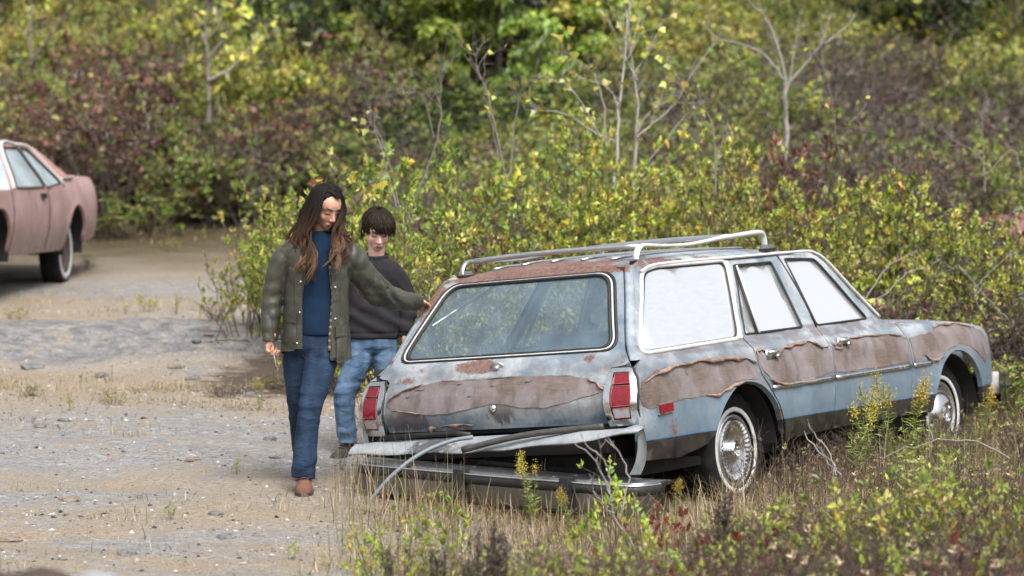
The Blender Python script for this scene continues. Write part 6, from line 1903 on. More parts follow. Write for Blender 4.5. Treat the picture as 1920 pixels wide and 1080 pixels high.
# ================================================================== DERELICT COUPES
def old_paint(name, a, b, prim):
    t = NT(name); p = t.obj(); n = t.noise(p, 2.4, 6, .65, .3); n2 = t.noise(p, 14, 6, .7)
    c = t.mix(t.mr(n, .35, .65), a, b)
    c = t.mix(t.mr(t.noise(p, 5, 6, .7), .60, .68, 0, .8), c, prim)
    c = t.mix(t.mr(t.noise(t.mapping(p, (1, 1, .25)), 9, 6, .7), .5, .7, 0, .45), c, (.42, .34, .33))
    low = t.math('SUBTRACT', 1.0, t.mr(t.xyz(p)[2], .40, .72)); c = t.mix(t.math('MULTIPLY', low, t.mr(n2, .35, .6, .15, .85)), c, (.15, .125, .105))
    c = t.mix(t.mr(n2, .64, .70, 0, .7), c, (.10, .05, .035))
    return t.done(t.bsdf(c, .5, 0, t.bump(n2, .1, .004), .4))
def coupe(label, loc, heading, paint, roofpaint, name='parked_car'):
    e = thing(name, label, 'car', loc, heading)
    def yy(z): return float(np.interp(z, [.2, .36, .6, .8, 1.0, 1.12, 1.2, 1.46, 1.6], [.82, .88, .945, .955, .93, .86, .80, .62, .5]))
    def tp(x): return 1 - .10 * max(0, (-.75 - x) / .55)**2 - .10 * max(0, (x - 3.4) / .6)**2
    def S(s): return lambda u, v: (u, s * (yy(v) * tp(u) + .014 * math.exp(-((math.hypot(u, v - .42) - .42) / .04)**2)), v)
    lower = ([(-1.27, .50), (-1.30, .75), (-1.295, 1.0), (-1.25, 1.085), (-.9, 1.115), (-.4, 1.125), (.1, 1.09), (.5, 1.03), (1.0, .99), (2.0, .98), (2.45, .985), (2.6, .99), (3.4, .97), (3.85, .93), (3.95, .86), (3.98, .7), (3.93, .45), (3.48, .38)]
             + arch(3.0, .42, .40, 0, 178, 18) + [(2.55, .36), (.46, .36)] + arch(0, .42, .41, 2, 178, 18) + [(-.62, .44)])
    gh = [(-.05, 1.10), (.30, 1.27), (.60, 1.40), (.80, 1.445), (1.5, 1.465), (1.95, 1.44), (2.62, .985), (2.45, .985), (1.0, .995), (.5, 1.03), (.1, 1.09)]
    qw = rnd_poly([(.50, 1.05), (1.12, 1.01), (1.22, 1.01), (1.27, 1.395), (.98, 1.385)], .05)
    dw = rnd_poly([(1.28, 1.01), (2.38, 1.005), (1.86, 1.395), (1.33, 1.40)], .04)
    for s in (1, -1):
        out = lambda p, s=s: np.array([0, s, .2])
        sd = panel_mesh(lower, S(s), out, .09, [], .03).build('body_side', paint, e)
        g_ = panel_mesh(gh, S(s), out, .08, [qw, dw], .03).build('roof_side', roofpaint, e)
        for poly in (qw, dw):
            c = np.array(poly).mean(0); q = c + (np.array(poly) - c) * 1.02
            panel_mesh(q, lambda u, v, s=s: (u, s * (yy(v) * tp(u) - .012), v), out, .2, [], .004).build('window_pane', M_SKY_PANE2, g_)
            q = rs(poly, .08, True); q = np.vstack([q, q[:1]])
            MB().tube([(u, s * (yy(v) * tp(u) + .002), v) for u, v in q], .010, 6, False).build('window_trim', M_RUBBER, g_)
        o_ = spl([(.45, 1.025), (.72, 1.28), (.92, 1.415), (1.3, 1.43), (1.9, 1.42), (2.5, 1.0)], 5)
        MB().tube([(u, s * (yy(v) * tp(u) + .008), v) for u, v in o_], .018, 6).build('drip_rail', M_WHITE_TRIM, g_)
        MB().tube([(u, s * (yy(1.085) * tp(u) + .012), 1.105 - .03 * (u + .05)) for u in np.linspace(-.06, .45, 8)], .013, 6).build('side_moulding', M_ALU, sd)
        hb = MB(); hb.box((1.42, s * (yy(.93) + .012), .925), (.16, .03, .05)); hb.build('door_handle', M_RUBBER, sd, False)
        for xs in (1.18, 2.56):
            MB().tube([(xs, s * (yy(z) * tp(xs) + .0), z) for z in np.linspace(.40, .98, 10)], .006, 4).build('door_seam', M_BLACK, sd)
        # wheels
        for wx in (0, 3.0):
            w_ = tread_mesh(.345, .20, .005, True).build('wheel', M_TYRE, e)
            q = MB(); q.lathe([(.228, -.100), (.230, -.1065), (.285, -.1085), (.288, -.10)], 48, 'y'); q.build('whitewall', M_WW, w_)
            q = MB(); q.lathe([(.222, -.06), (.218, -.090), (.195, -.092), (.18, -.055), (.11, -.05), (.10, -.075), (.05, -.085), (0, -.085)], 36, 'y'); q.build('rim', M_RIM, w_)
            w_.location = (wx, s * (.82 - .098), .335); w_.rotation_euler = (0, .3, math.pi if s > 0 else 0)
            A = np.linspace(R_(-15), R_(195), 16)
            r0 = np.array([(wx + .43 * math.cos(a), s * .90, .42 + .42 * math.sin(a)) for a in A]); r1 = r0.copy(); r1[:, 1] = s * .45
            q = MB(); q.loft(np.array([r0, r1, np.tile(np.array([wx, s * .45, .42]), (16, 1))]), close=False); q.build('wheel_well', M_BLACK, e)
    # top surfaces: deck, roof, hood and the closing end panels, lofted across the car
    def across(xz, nm, mat, crown=.03, n=9):
        rows = []
        for x, z in xz:
            w = yy(z) * tp(x)
            rows.append([(x, w * t, z + crown * (1 - t * t)) for t in np.linspace(-1, 1, n)])
        return MB().loft(np.array(rows), close=False).build(nm, mat, e)
    across([(.80, 1.445), (1.2, 1.46), (1.5, 1.465), (1.95, 1.44)], 'roof', roofpaint, .035)
    across([(-.05, 1.10), (.30, 1.27), (.60, 1.40), (.80, 1.445)], 'rear_window', M_SKY_PANE2, .04)
    across([(-1.295, 1.0), (-1.25, 1.085), (-.9, 1.115), (-.4, 1.125), (-.05, 1.10)], 'trunk_lid', paint)
    across([(-1.27, .50), (-1.30, .75), (-1.295, 1.0)], 'tail_panel', paint, .0)
    across([(1.95, 1.44), (2.62, .985)], 'windshield', M_SKY_PANE2, .04)
    across([(2.62, .985), (3.4, .97), (3.85, .93), (3.95, .86)], 'hood', paint)
    across([(3.95, .86), (3.98, .7), (3.93, .45)], 'front_panel', paint, 0)
    for xb, sgn in ((-1.36, -1), (4.03, 1)):
        q = MB(); prof = [(0, .07), (.05 * sgn, .06), (.07 * sgn, 0), (.05 * sgn, -.06), (0, -.07)]
        rings = [[(xb - sgn * o + a, y, (.78 if sgn < 0 else .66) + b) for a, b in prof] for y, o in ((-.98, .35), (-.97, .08), (-.85, .0), (0, -.05), (.85, 0), (.97, .08), (.98, .35))]
        q.loft(np.array(rings)); q.build('bumper', M_CHROME, e, True, 40)
    q = MB(); q.box((1.4, 0, .42), (4.6, 1.5, .12)); q.box((-.85, 0, .5), (.6, 1.4, .14)); q.build('underbody', M_BLACK, e, False)
    q = MB(); q.box((1.3, 0, .62), (2.6, 1.6, .05)); q.build('cabin_floor', M_INNER, e, False)
    for s in (1, -1):
        q = MB(); q.box((-1.315, s * .62, .78), (.03, .42, .12)); q.build('tail_lamp', M_RED, e, False)
    return e
def sky_pane2():
    t = NT('pale_sky_reflection'); p = t.obj()
    g = t.node('ShaderNodeBsdfGlossy'); g.inputs['Roughness'].default_value = .12; g.inputs[0].default_value = (.72, .78, .84, 1)
    d = t.node('ShaderNodeBsdfDiffuse'); d.inputs[0].default_value = (.42, .50, .56, 1)  # pale blue diffuse carries the sky reflection of the panes
    mx = t.node('ShaderNodeMixShader'); t.put(mx.inputs[0], t.mr(t.noise(p, 3, 5), .3, .7, .35, .7)); t.ln(g.outputs[0], mx.inputs[1]); t.ln(d.outputs[0], mx.inputs[2])
    return t.done(mx.outputs[0])
M_SKY_PANE2 = sky_pane2()
M_RIM = simple('brown_steel_rim', (.10, .075, .065), .6, .3, .3, 20)
M_PINK = old_paint('faded_pink_paint', (.27, .165, .158), (.40, .275, .268), (.28, .21, .195))
M_PINKR = old_paint('faded_rose_roof', (.33, .165, .14), (.40, .23, .20), (.36, .27, .24))
M_REDP = old_paint('dull_red_paint', (.14, .035, .032), (.22, .075, .07), (.25, .12, .11))
M_REDT = old_paint('rose_red_paint', (.40, .19, .18), (.48, .27, .26), (.3, .12, .1))
_x = (120 - 960) / FPX * 25.3 - .80
coupe('faded pink derelict coupe with whitewall tyres at the left edge', (_x, 25.3, gz(_x, 25.3) - .02), R_(-90 - 3), M_PINK, M_PINKR)
RC = coupe('dull red derelict car mostly hidden behind the shrubs at the right edge', (5.75, 22.9, gz(5.75, 22.9) - .27), R_(4), M_REDP, M_REDT)

# ================================================================== PEOPLE
def skin_mat(name):
    t = NT(name); p = t.obj()
    c = t.mix(t.mr(t.noise(p, 60, 4), .3, .7, 0, .12), t.vcol(), (.55, .22, .16))
    n = t.node('ShaderNodeBsdfPrincipled')
    t.ln(c, n.inputs['Base Color']); n.inputs['Roughness'].default_value = .5
    n.inputs['Subsurface Weight'].default_value = .12; n.inputs['Subsurface Radius'].default_value = (.012, .005, .003); n.inputs['Subsurface Scale'].default_value = 1.0
    n.inputs['Specular IOR Level'].default_value = .35
    return t.done(n.outputs[0])
M_SKIN = skin_mat('skin')
def cloth_mat(name, col, var=.25, rough=.8, weave=400, bump=.25, sheen=.0, scale=14, fade=None, spec=.3):
    t = NT(name); p = t.obj()
    n = t.noise(p, scale, 5, .65)
    c = t.mix(t.mr(n, .3, .7), tuple(x * (1 - var) for x in col), tuple(x * (1 + var) for x in col))
    if fade is not None: c = t.mix(t.xyz(t.vcol())[0], fade, c)
    w = t.noise(p, weave, 2)
    nm = t.bump(w, bump, .002)
    if fade is not None:
        k = t.noise(t.mapping(p, (1, 1, 2.6), (0, 0, 0), (.25, .2, 0)), 13, 3, .55, .8)
        nm = t.bump(t.math('ABSOLUTE', t.math('SUBTRACT', k, .5)), .55, .016, nm)
    return t.done(t.bsdf(c, rough, 0, nm, spec))
M_WAX = None
def wax_mat():
    t = NT('waxed_olive_cotton'); p = t.obj()
    n3 = t.noise(t.mapping(p, (1, 1, 1)), 9, 3, .5, .5); cr = t.math('ABSOLUTE', t.math('SUBTRACT', n3, .5))
    n = t.noise(p, 9, 6, .65, .4); n2 = t.noise(p, 34, 5, .7)
    c = t.mix(t.mr(n, .3, .7), (.027, .028, .020), (.056, .057, .042))
    c = t.mix(t.mr(n2, .58, .74, 0, .5), c, (.10, .10, .075))
    return t.done(t.bsdf(c, t.mr(n2, .3, .7, .38, .56), 0, t.bump(t.math('ADD', t.math('MULTIPLY', n2, .5), t.math('MULTIPLY', cr, 3.5)), .30, .008), .42))
M_WAX = wax_mat()
M_KNIT = cloth_mat('deep_blue_knit', (.0014, .0145, .040), .25, .9, 260, .6)
M_DENIM = cloth_mat('dark_blue_denim', (.0045, .0135, .035), .3, .85, 500, .3, scale=10, fade=(.018, .039, .078))
M_DENIML = cloth_mat('light_blue_denim', (.028, .065, .125), .3, .85, 500, .3, scale=10, fade=(.11, .18, .28))
M_SWEAT = cloth_mat('charcoal_sweatshirt', (.018, .0165, .020), .35, .95, 300, .4, scale=7)
M_BOOT = simple('brown_suede', (.13, .062, .038), .9, 0, .25, 25, .2)
M_SOLE = simple('boot_sole', (.10, .075, .06), .8, 0, .3, 20)
M_SNEAK = simple('dark_grey_sneaker', (.035, .030, .028), .85, 0, .5, 30, .3)
M_HAIR = None
def hair_mat():
    t = NT('hair')
    return t.done(t.bsdf(t.vcol(), .55, 0, None, .12))
M_HAIR = hair_mat()

def ell(mb, c, r, R=None, nu=20, nv=14):
    n0 = len(mb.v)
    mb.ball((0, 0, 0), r, nu, nv)
    v = mb.v[n0]
    if R is not None: v = v @ np.array(R).T
    mb.v[n0] = v + np.array(c)
def cap_tube(mb, path, r, n=12):
    """tube with rounded ends"""
    p = np.asarray(path, float); r = np.full(len(p), r, float) if np.isscalar(r) else np.asarray(r, float)
    mb.tube(p, r, n)
    mb.ball(p[0], r[0], n, 8); mb.ball(p[-1], r[-1], n, 8)

def head_parts(mb, T, s, child=False):
    """closed volumes of a head (face towards -Y), placed by T"""
    def E_(c, r, rot=None):
        k = len(mb.v); mb.ball((0, 0, 0), np.array(r) * s, 22, 16)
        v = mb.v[k]
        if rot is not None: v = v @ np.array(Euler(rot).to_matrix()).T
        v = v + np.array(c) * s
        mb.v[k] = v @ T[0].T + T[1]
    def Tb(pts, r):
        p = (np.asarray(pts, float) * s) @ T[0].T + T[1]
        cap_tube(mb, p, np.asarray(r) * s, 12)
    w = 1.05 if child else 1.0
    E_((0, .018, .036), (.076, .094, .086)); E_((0, -.028, -.024), (.061 * w, .066, .088)); E_((0, -.020, .03), (.068, .075, .07))
    E_((0, -.058, -.100), (.026, .024, .020)); E_((0, -.046, -.080), (.040 * w, .042, .030)); E_((0, -.070, -.070), (.030, .022, .026)) 
    for k in (1, -1):
        E_((k * .034 * w, -.016, -.066), (.022, .046, .030)); E_((k * .032 * w, -.056, -.034), (.027, .024, .030))
        E_((k * .081, .012, -.008), (.010, .020, .031), (0, 0, k * .4))
        Tb([(k * .010, -.086, .024), (k * .030, -.083, .030), (k * .050, -.066, .024)], [.008, .009, .008])
        E_((k * .031, -.074, .001), (.0155, .011, .010)); E_((k * .010, -.098, -.040), (.0085, .010, .0075))
        Tb([(k * .024, -.085, -.070), (k * .004, -.0945, -.066)], [.003, .005])
    Tb([(0, -.083, .018), (0, -.096, -.012), (0, -.110, -.034)], [.008, .009, .0105])
    Tb([(-.019, -.088, -.068), (0, -.0955, -.065), (.019, -.088, -.068)], [.0045, .0062, .0045])
    Tb([(-.016, -.088, -.077), (0, -.093, -.078), (.016, -.088, -.077)], [.0045, .0062, .0045])

def face_cols(co, T, s, skin, hairc, child=False, hairline=.078):
    """own colours of the skin: lips, brows, lashes, lids, cheeks"""
    L = ((co - T[1]) @ T[0]) / s
    C = np.tile(np.array(skin), (len(co), 1))
    x, y, z = L[:, 0], L[:, 1], L[:, 2]
    face = (y < -.03) & (z > -.14) & (z < .14) & (np.abs(x) < .09) 
    def blend(m, c):
        nonlocal C
        m = np.clip(m, 0, 1)[:, None] * face[:, None]; C = C * (1 - m) + np.array(c) * m
    ax = np.abs(x)
    sk = np.array(skin)
    blend(.35 * np.exp(-((ax - .036) / .02)**2 - ((z + .036) / .02)**2), sk * np.array([1.05, .72, .70]))
    blend(.35 * np.exp(-((ax) / .012)**2 - ((z + .036) / .012)**2), sk * np.array([1.05, .75, .72]))
    blend(.55 * np.exp(-((ax - .031) / .020)**2 - ((z - .004) / .013)**2), sk * np.array([.62, .52, .50]))
    blend(1.2 * np.exp(-((ax) / .022)**6 - ((z + .072) / .0085)**4), sk * np.array([.72, .40, .40]))
    blend(1.0 * np.exp(-((ax) / .020)**6 - ((z + .0715) / .0018)**2), sk * np.array([.25, .12, .12]))
    br = np.exp(-((ax - .033) / .021)**4 - ((z - .027 - .004 * (ax - .03) / .02) / .0062)**2)
    blend(1.25 * br, np.array(hairc))
    blend(1.15 * np.exp(-((ax - .031) / .0155)**4 - ((z + .0055 + 6 * (ax - .031)**2) / .0042)**2), np.array((.012, .008, .007)))
    C[(y < .0) & (z > hairline)] = hairc
    back = ((y > .015 - np.clip(z + .05, 0, 1) * .35) & (z > -.07) & (ax < .072)) 
    C[back & (L[:, 2] < .2)] = hairc
    return C

def hand_parts(mb, M, s=1.0, curl=(.5, .7, .5), side=1, thumb=.4):
    """palm and five fingers; local frame: wrist at origin, fingers along -Z, palm faces -Y, thumb on the side*X side"""
    def P(v): return (np.asarray(v, float) * s) @ M[0].T + M[1]
    k = len(mb.v); mb.ball((0, 0, 0), (.041 * s, .016 * s, .050 * s), 16, 10); mb.v[k] = (mb.v[k] + np.array((0, 0, -.052)) * s) @ M[0].T + M[1]
    cap_tube(mb, P([(0, 0, .03), (0, 0, -.03)]), np.array([.027, .030]) * s)
    for i, (u, L, dz) in enumerate(((.030, .074, -.090), (.010, .082, -.096), (-.011, .077, -.094), (-.031, .060, -.084))):
        p = np.array([u * side, 0, dz + .015]); pts = [p]; a = .0
        for j, f in enumerate((.46, .30, .24)):
            a += curl[j] * (1 + .08 * i)
            p = p + np.array([0, -math.sin(a), -math.cos(a)]) * L * f
            pts.append(p)
        cap_tube(mb, P(pts), np.array([.0088, .0082, .0074, .0064]) * s, 10)
    t0 = np.array([.032 * side, -.004, -.042]); t1 = t0 + np.array([.022 * side, -.014, -.026]); t2 = t1 + np.array([.006 * side * (1 - thumb), -.012, -.028]); t3 = t2 + np.array([-.012 * side * thumb, -.010, -.020])
    cap_tube(mb, P([t0, t1, t2, t3]), np.array([.0125, .0105, .0092, .0075]) * s, 10)

def rotm(yaw, pitch, roll=0.0):
    return np.array((Euler((0, 0, yaw)).to_matrix() @ Euler((pitch, 0, 0)).to_matrix() @ Euler((0, roll, 0)).to_matrix()))

def finish(mb, voxel, name, mat, parent, disp=None, cols=None, smooth_it=2):
    me, co, no = remeshed(mb, voxel, smooth_it)
    if disp is not None:
        co = co + no * disp(co, no)[:, None]
        set_co(me, co)
    C = cols(co) if cols is not None else np.ones((len(co), 3))
    set_cols(me, C)
    me.materials.clear(); me.materials.append(mat)
    me.polygons.foreach_set('use_smooth', np.ones(len(me.polygons), bool))
    me.name = name
    return mesh_obj(name, me, parent)

def ringC(cx, cy, z, a, b, n=28, e=2.3, th=None):
    t = np.linspace(0, 2 * math.pi, n, endpoint=False) if th is None else th
    c, s = np.cos(t), np.sin(t)
    # angle 0 = front (-Y), +90 = +X
    x = cx + a * np.sign(s) * np.abs(s)**(2 / e); y = cy - b * np.sign(c) * np.abs(c)**(2 / e)
    zz = z if np.ndim(z) else np.full_like(x, z)
    return np.stack([x, y, zz], 1)

def shoe(parent, p, heading, L, W, H, mat, name='boot', sole=M_SOLE, pitch=0.0):
    """p: ankle point above the heel; toe along heading (0 = towards the camera)"""
    mb = MB()
    rings = []
    for t, w, h in ((-.28, .30, .55), (-.26, .62, .75), (-.15, .78, 1.0), (.05, .82, .98), (.25, .92, .72), (.45, 1.0, .52), (.62, .92, .46), (.70, .70, .38), (.725, .40, .25)):
        ring = [(W / 2 * w * a, -t * L, .018 + H * h * b) for a, b in ((-.9, 0), (-1, .25), (-.82, .62), (-.45, .92), (0, 1), (.45, .92), (.82, .62), (1, .25), (.9, 0))]
        rings.append(ring)
    mb.loft(np.array(rings))
    o = mb.build(name, mat, parent, True, 50)
    sb = MB(); rs_ = []
    for z in (0, .022, .026):
        rs_.append([(W / 2 * 1.06 * math.sin(a) * (1 if math.cos(a) > 0 else .85), -L * .225 - L * .515 * math.cos(a), z) for a in np.linspace(0, 2 * math.pi, 24, endpoint=False)])
    sb.loft(np.array(rs_)); so = sb.build('sole', sole, o, True, 40)
    lc = MB()
    for k in range(4):
        t = .12 + k * .075; lc.tube([(-.028, -t * L, .02 + H * (.93 - k * .11)), (0, -t * L - .008, .026 + H * (.96 - k * .11)), (.028, -t * L, .02 + H * (.93 - k * .11))], .003, 5)
    lc.build('laces', simple('laces', (.09, .045, .03) if name == 'boot' else (.05, .045, .04), .9), o)
    o.location = p; o.rotation_euler = (pitch, 0, heading)
    return o

# ------------------------------------------------ the woman
WX, WY = (590 - 960) / FPX * 13.05, 13.05
WZ = gz(-1.1, 12.95)
W = thing('person', 'long-haired woman in an open olive jacket, blue sweater and jeans, touching the wagon', 'person', (WX, WY, WZ), 0, None)
HC = np.array([.066, -.035, 1.532]); HT = (rotm(R_(33), R_(-20), R_(4)).astype(float), HC); HS = .94
# (face towards -Y; yaw turns it to +X, pitch lowers it)
HT = (np.array((Euler((0, 0, R_(36))).to_matrix() @ Euler((R_(29), 0, 0)).to_matrix())), HC)
b = MB()
head_parts(b, HT, HS)
cap_tube(b, [(.020, .035, 1.33), (.035, .015, 1.40), (.055, -.005, 1.47)], [.055, .050, .052])
b.loft([ringC(.01, .02, z, a, d, 20) for z, a, d in ((.78, .13, .09), (.95, .115, .08), (1.15, .135, .085), (1.28, .145, .08), (1.355, .09, .06), (1.38, .05, .045))])
RS, RE, RWr = np.array([-.115, .02, 1.27]), np.array([-.225, .035, 1.05]), np.array([-.232, -.02, .835])
LS, LE, LWr = np.array([.140, .03, 1.27]), np.array([.335, .20, 1.055]), np.array([.520, .435, 1.000])
cap_tube(b, [RS, RE, RWr], [.045, .036, .026]); cap_tube(b, [LS, LE, LWr], [.045, .036, .026])
cap_tube(b, [(.05, -.02, .80), (-.018, -.10, .455), (-.045, -.13, .10)], [.06, .045, .035]); cap_tube(b, [(-.085, .03, .80), (-.100, .12, .44), (-.091, .38, .18)], [.055, .040, .032])
# right hand hangs with curled fingers; left hand rests on the wagon's pillar
hand_parts(b, (np.array(Euler((R_(8), 0, R_(65))).to_matrix()), RWr + np.array([-.006, .0, -.014])), .90, (.95, 1.05, .7), 1, .6)
dv = (np.array([.575, .50, .985]) - LWr); dv /= np.linalg.norm(dv)
z_ = -dv; x_ = np.cross(np.array([0, 0, 1.0]), z_); x_ /= np.linalg.norm(x_); y_ = np.cross(z_, x_)
hand_parts(b, (np.stack([x_, y_, z_], 1), LWr), .95, (.25, .3, .25), -1, .3)
WB = finish(b, .0042, 'body', M_SKIN, W, None, lambda co: face_cols(co, HT, HS, (.50, .29, .205), (.012, .009, .008), False, .120), 2)

# jeans
def fold(co, no, zs, amp):
    w = 0
    for z0, sg, k in zs:
        m = np.exp(-((co[:, 2] - z0) / sg)**2)
        ph = co[:, 2] * 62 + 9 * fbm(np.stack([co[:, 0] * 6 + k, co[:, 1] * 6, co[:, 2] * 5], -1), 3) + 14 * co[:, 0] * (1 if k % 2 else -1)
        rg = 1 - np.abs(2 * fbm(np.stack([co[:, 0] * 9 + k * 3, co[:, 1] * 9, co[:, 2] * 21], -1), 2) - 1)
        w = w + m * (np.sin(ph) * .55 + (rg**3 - .5) * 1.5) * amp
    return w
b = MB()
def leg(mb, pts, rad, flat=1.0):
    q = spl(pts, 7); r = spl(np.array(rad)[:, None], 7)[:, 0]
    mb.tube(q, r, 20); mb.ball(q[0], r[0], 20, 12)
leg(b, [(.045, -.005, .80), (.030, -.035, .68), (.002, -.075, .55), (-.020, -.105, .45), (-.038, -.118, .30), (-.050, -.130, .16), (-.055, -.135, .075)], [.092, .088, .074, .064, .063, .066, .068])
leg(b, [(-.075, .03, .80), (-.097, .04, .68), (-.100, .07, .55), (-.100, .12, .44), (-.098, .22, .32), (-.094, .33, .20), (-.090, .40, .14)], [.088, .084, .070, .060, .060, .064, .066])
b.loft([ringC(-.015, .01, z, a, d, 28) for z, a, d in ((.72, .10, .085), (.77, .148, .105), (.84, .152, .108), (.93, .135, .095))])
def jd(co, no):
    d = fold(co, no, ((.46, .13, 1), (.13, .10, 2), (.72, .06, 3)), .0042)
    d += .006 * (fbm(co * np.array([9, 9, 5]) + 3, 3) - .5)
    return d
def jc(co):
    k = fbm(co * np.array([26, 26, 9]) + 5, 3)
    front = np.clip(.55 - co[:, 1] * 0, 0, 1)
    f = np.clip(.62 + 1.8 * (k - .5) - .35 * np.exp(-((co[:, 2] - .60) / .13)**2) - .2 * np.exp(-((co[:, 2] - .2) / .12)**2), 0, 1)
    return np.stack([f, f, f], 1)
finish(b, .0065, 'jeans', M_DENIM, W, jd, jc, 2)
shoe(W, (-.052, -.105, -.005), R_(4), .27, .098, .105, M_BOOT, 'boot')
shoe(W, (-.090, .43, .06), R_(0), .27, .095, .10, M_BOOT, 'boot', M_SOLE, R_(24))

# sweater
n_ = 120
th_ = np.linspace(0, 2 * math.pi, n_, endpoint=False)
rings = []
for i, z in enumerate(np.concatenate([np.linspace(.838, .915, 8), np.linspace(.93, 1.40, 34)])):
    a = float(np.interp(z, [.83, .92, 1.05, 1.2, 1.30, 1.36, 1.40], [.148, .150, .138, .142, .150, .10, .058])); d = float(np.interp(z, [.83, .92, 1.05, 1.2, 1.30, 1.36, 1.40], [.112, .112, .102, .110, .095, .075, .055]))
    r = ringC(.006 + .012 * (z > 1.3) , .008, z, a, d, n_, 2.2, th_)
    cen = np.array([.006, .008, z])
    f = 1 + (.016 * np.sin(th_ * 60) if z < .905 else .006 * np.sin(th_ * 3 + z * 22) * np.sin(z * 31 + th_))
    f = f - (.03 if z < .84 else 0)
    r[:, :2] = cen[:2] + (r[:, :2] - cen[:2]) * np.array(f)[..., None] if np.ndim(f) else r[:, :2]
    rings.append(r)
mb = MB(); mb.loft(np.array(rings)); mb.build('sweater', M_KNIT, W)

# open jacket: a thick shell from one front edge round the back to the other, with its sleeves
def jacket():
    zt = np.array([.705, .76, .84, .94, 1.05, 1.16, 1.25, 1.31, 1.355, 1.39, 1.42, 1.445])
    A = np.array([.196, .192, .186, .178, .174, .176, .184, .186, .166, .122, .088, .078]); B = np.array([.140, .138, .134, .130, .128, .130, .128, .118, .100, .086, .080, .078])
    CX = np.array([.004, .004, .005, .006, .008, .010, .012, .014, .018, .026, .032, .036]); CY = np.array([.01, .01, .01, .01, .012, .014, .016, .018, .022, .026, .024, .020])
    XL = np.array([-.094, -.086, -.078, -.063, -.052, -.040, -.036, -.044, -.050, -.045, -.03, -.02]); XR = np.array([.088, .090, .093, .102, .109, .098, .092, .105, .110, .100, .09, .085])
    zz = np.linspace(.705, 1.445, 42)
    n = 54
    rings = []
    for i, z in enumerate(zz):
        f = lambda T: float(np.interp(z, zt, T))
        a, bb, cx, cy = f(A), f(B), f(CX), f(CY)
        def ang(x, s):
            u = np.clip((x - cx) / a, -.98, .98); return math.asin(np.sign(u) * abs(u)**(2.25 / 2))
        t0 = ang(f(XR), 1); t1 = ang(f(XL), -1) + 2 * math.pi
        th = np.linspace(t0, t1, n)
        # the left-hand hem rides higher than the right-hand one
        k = sstep(math.pi * 1.05, math.pi * 1.9, th)
        zrow = z + .050 * k * (1 - sstep(.70, 1.0, np.full(n, z)))
        out = ringC(cx, cy, zrow, a, bb, n, 2.25, th)
        inn = ringC(cx, cy, zrow, a - .014, bb - .014, n, 2.25, th)[::-1]
        ring = np.concatenate([out, inn])
        rings.append(ring)
    mb = MB(); mb.loft(np.array(rings))
    def sleeve(pts, rad):
        q = spl(pts, 8); r = spl(np.array(rad)[:, None], 8)[:, 0]
        mb.tube(q, r, 22); mb.ball(q[0], r[0], 22, 12)
    sleeve([(-.120, .02, 1.305), (-.170, .022, 1.24), (-.212, .03, 1.12), (-.232, .03, 1.02), (-.243, .0, .90), (-.245, -.015, .795)], [.062, .070, .064, .060, .054, .049])
    sleeve([(.130, .03, 1.300), (.195, .05, 1.245), (.265, .12, 1.135), (.335, .20, 1.058), (.425, .315, 1.015), (.515, .43, .995), (.545, .465, .988)], [.066, .082, .084, .082, .068, .052, .046])
    ends = [np.array([-.245, -.015, .795]), np.array([.545, .465, .988])]
    def disp(co, no):
        d = .012 * (fbm(co * np.array([7, 7, 5]) + 11, 3) - .5)
        rg = 1 - np.abs(2 * fbm(co * np.array([8, 8, 6]) + 23, 2) - 1)
        d -= .010 * rg**4
        # drag folds round the bent arm, hanging folds in the body
        e = np.exp(-(((co - np.array([.335, .20, 1.06])) / np.array([.13, .16, .10]))**2).sum(1))
        ph = (co @ np.array([46, 26, 62.])) + 7 * fbm(co * 9, 3)
        d += e * .0125 * (np.sin(ph) - .6 * np.abs(np.sin(ph * .5)))
        e2 = np.exp(-(((co - np.array([.20, .06, 1.24])) / np.array([.09, .12, .10]))**2).sum(1))
        d += e2 * .007 * np.sin(co @ np.array([60, 30, -45.]) + 5 * fbm(co * 9 + 4, 3))
        e3 = np.exp(-(((co - np.array([-.235, .02, 1.02])) / np.array([.08, .1, .13]))**2).sum(1))
        d += e3 * .004 * np.sin(co[:, 2] * 85 + 6 * fbm(co * 8, 3))
        body = (np.abs(co[:, 0] - .005) < .17) & (co[:, 2] < 1.2)
        d += body * .005 * np.sin(co[:, 0] * 55 + 5 * fbm(co * np.array([5, 5, 3]) + 2, 3))
        # sleeve mouths: the cuff end is hollowed
        return d
    return finish(mb, .0058, 'jacket', M_WAX, W, disp, None, 2)
J = jacket()
def on_front(x, z, off=.0):
    a = float(np.interp(z, [.70, .94, 1.2], [.196, .178, .178])); bb = float(np.interp(z, [.70, .94, 1.2], [.140, .130, .130]))
    u = np.clip(abs((x - .006) / a), 0, .985)
    return np.array([x, .01 - (bb + off) * (1 - u**2.25)**(1 / 2.25), z])
def patch(x0, x1, z0, z1, off, th, name, dz=0.0, n=8, mat=None, bulge=0):
    rows = []
    for j in np.linspace(0, 1, 6):
        z = lerp(z0, z1, j)
        rows.append([on_front(x, z + dz * (x - x0) / (x1 - x0), off + bulge * math.sin(math.pi * min(1, max(0, (x - x0) / (x1 - x0)))) * math.sin(math.pi * j)) for x in np.linspace(x0, x1, n)])
    rows = np.array(rows)
    back = rows.copy(); back[..., 1] += th
    ring = [np.concatenate([r, bk[::-1]]) for r, bk in zip(rows, back)]
    mb = MB(); mb.loft(np.array(ring)); return mb.build(name, mat or M_WAX, J, True, 50)
patch(-.168, -.092, .80, .925, .012, .03, 'pocket', 0, 8, None, .016)
patch(-.172, -.090, .915, .962, .030, .02, 'pocket_flap', -.006)
patch(.125, .180, .70, .845, .018, .03, 'pocket', 0, 8, None, .016)
patch(.122, .184, .835, .895, .036, .02, 'pocket_flap', .004)
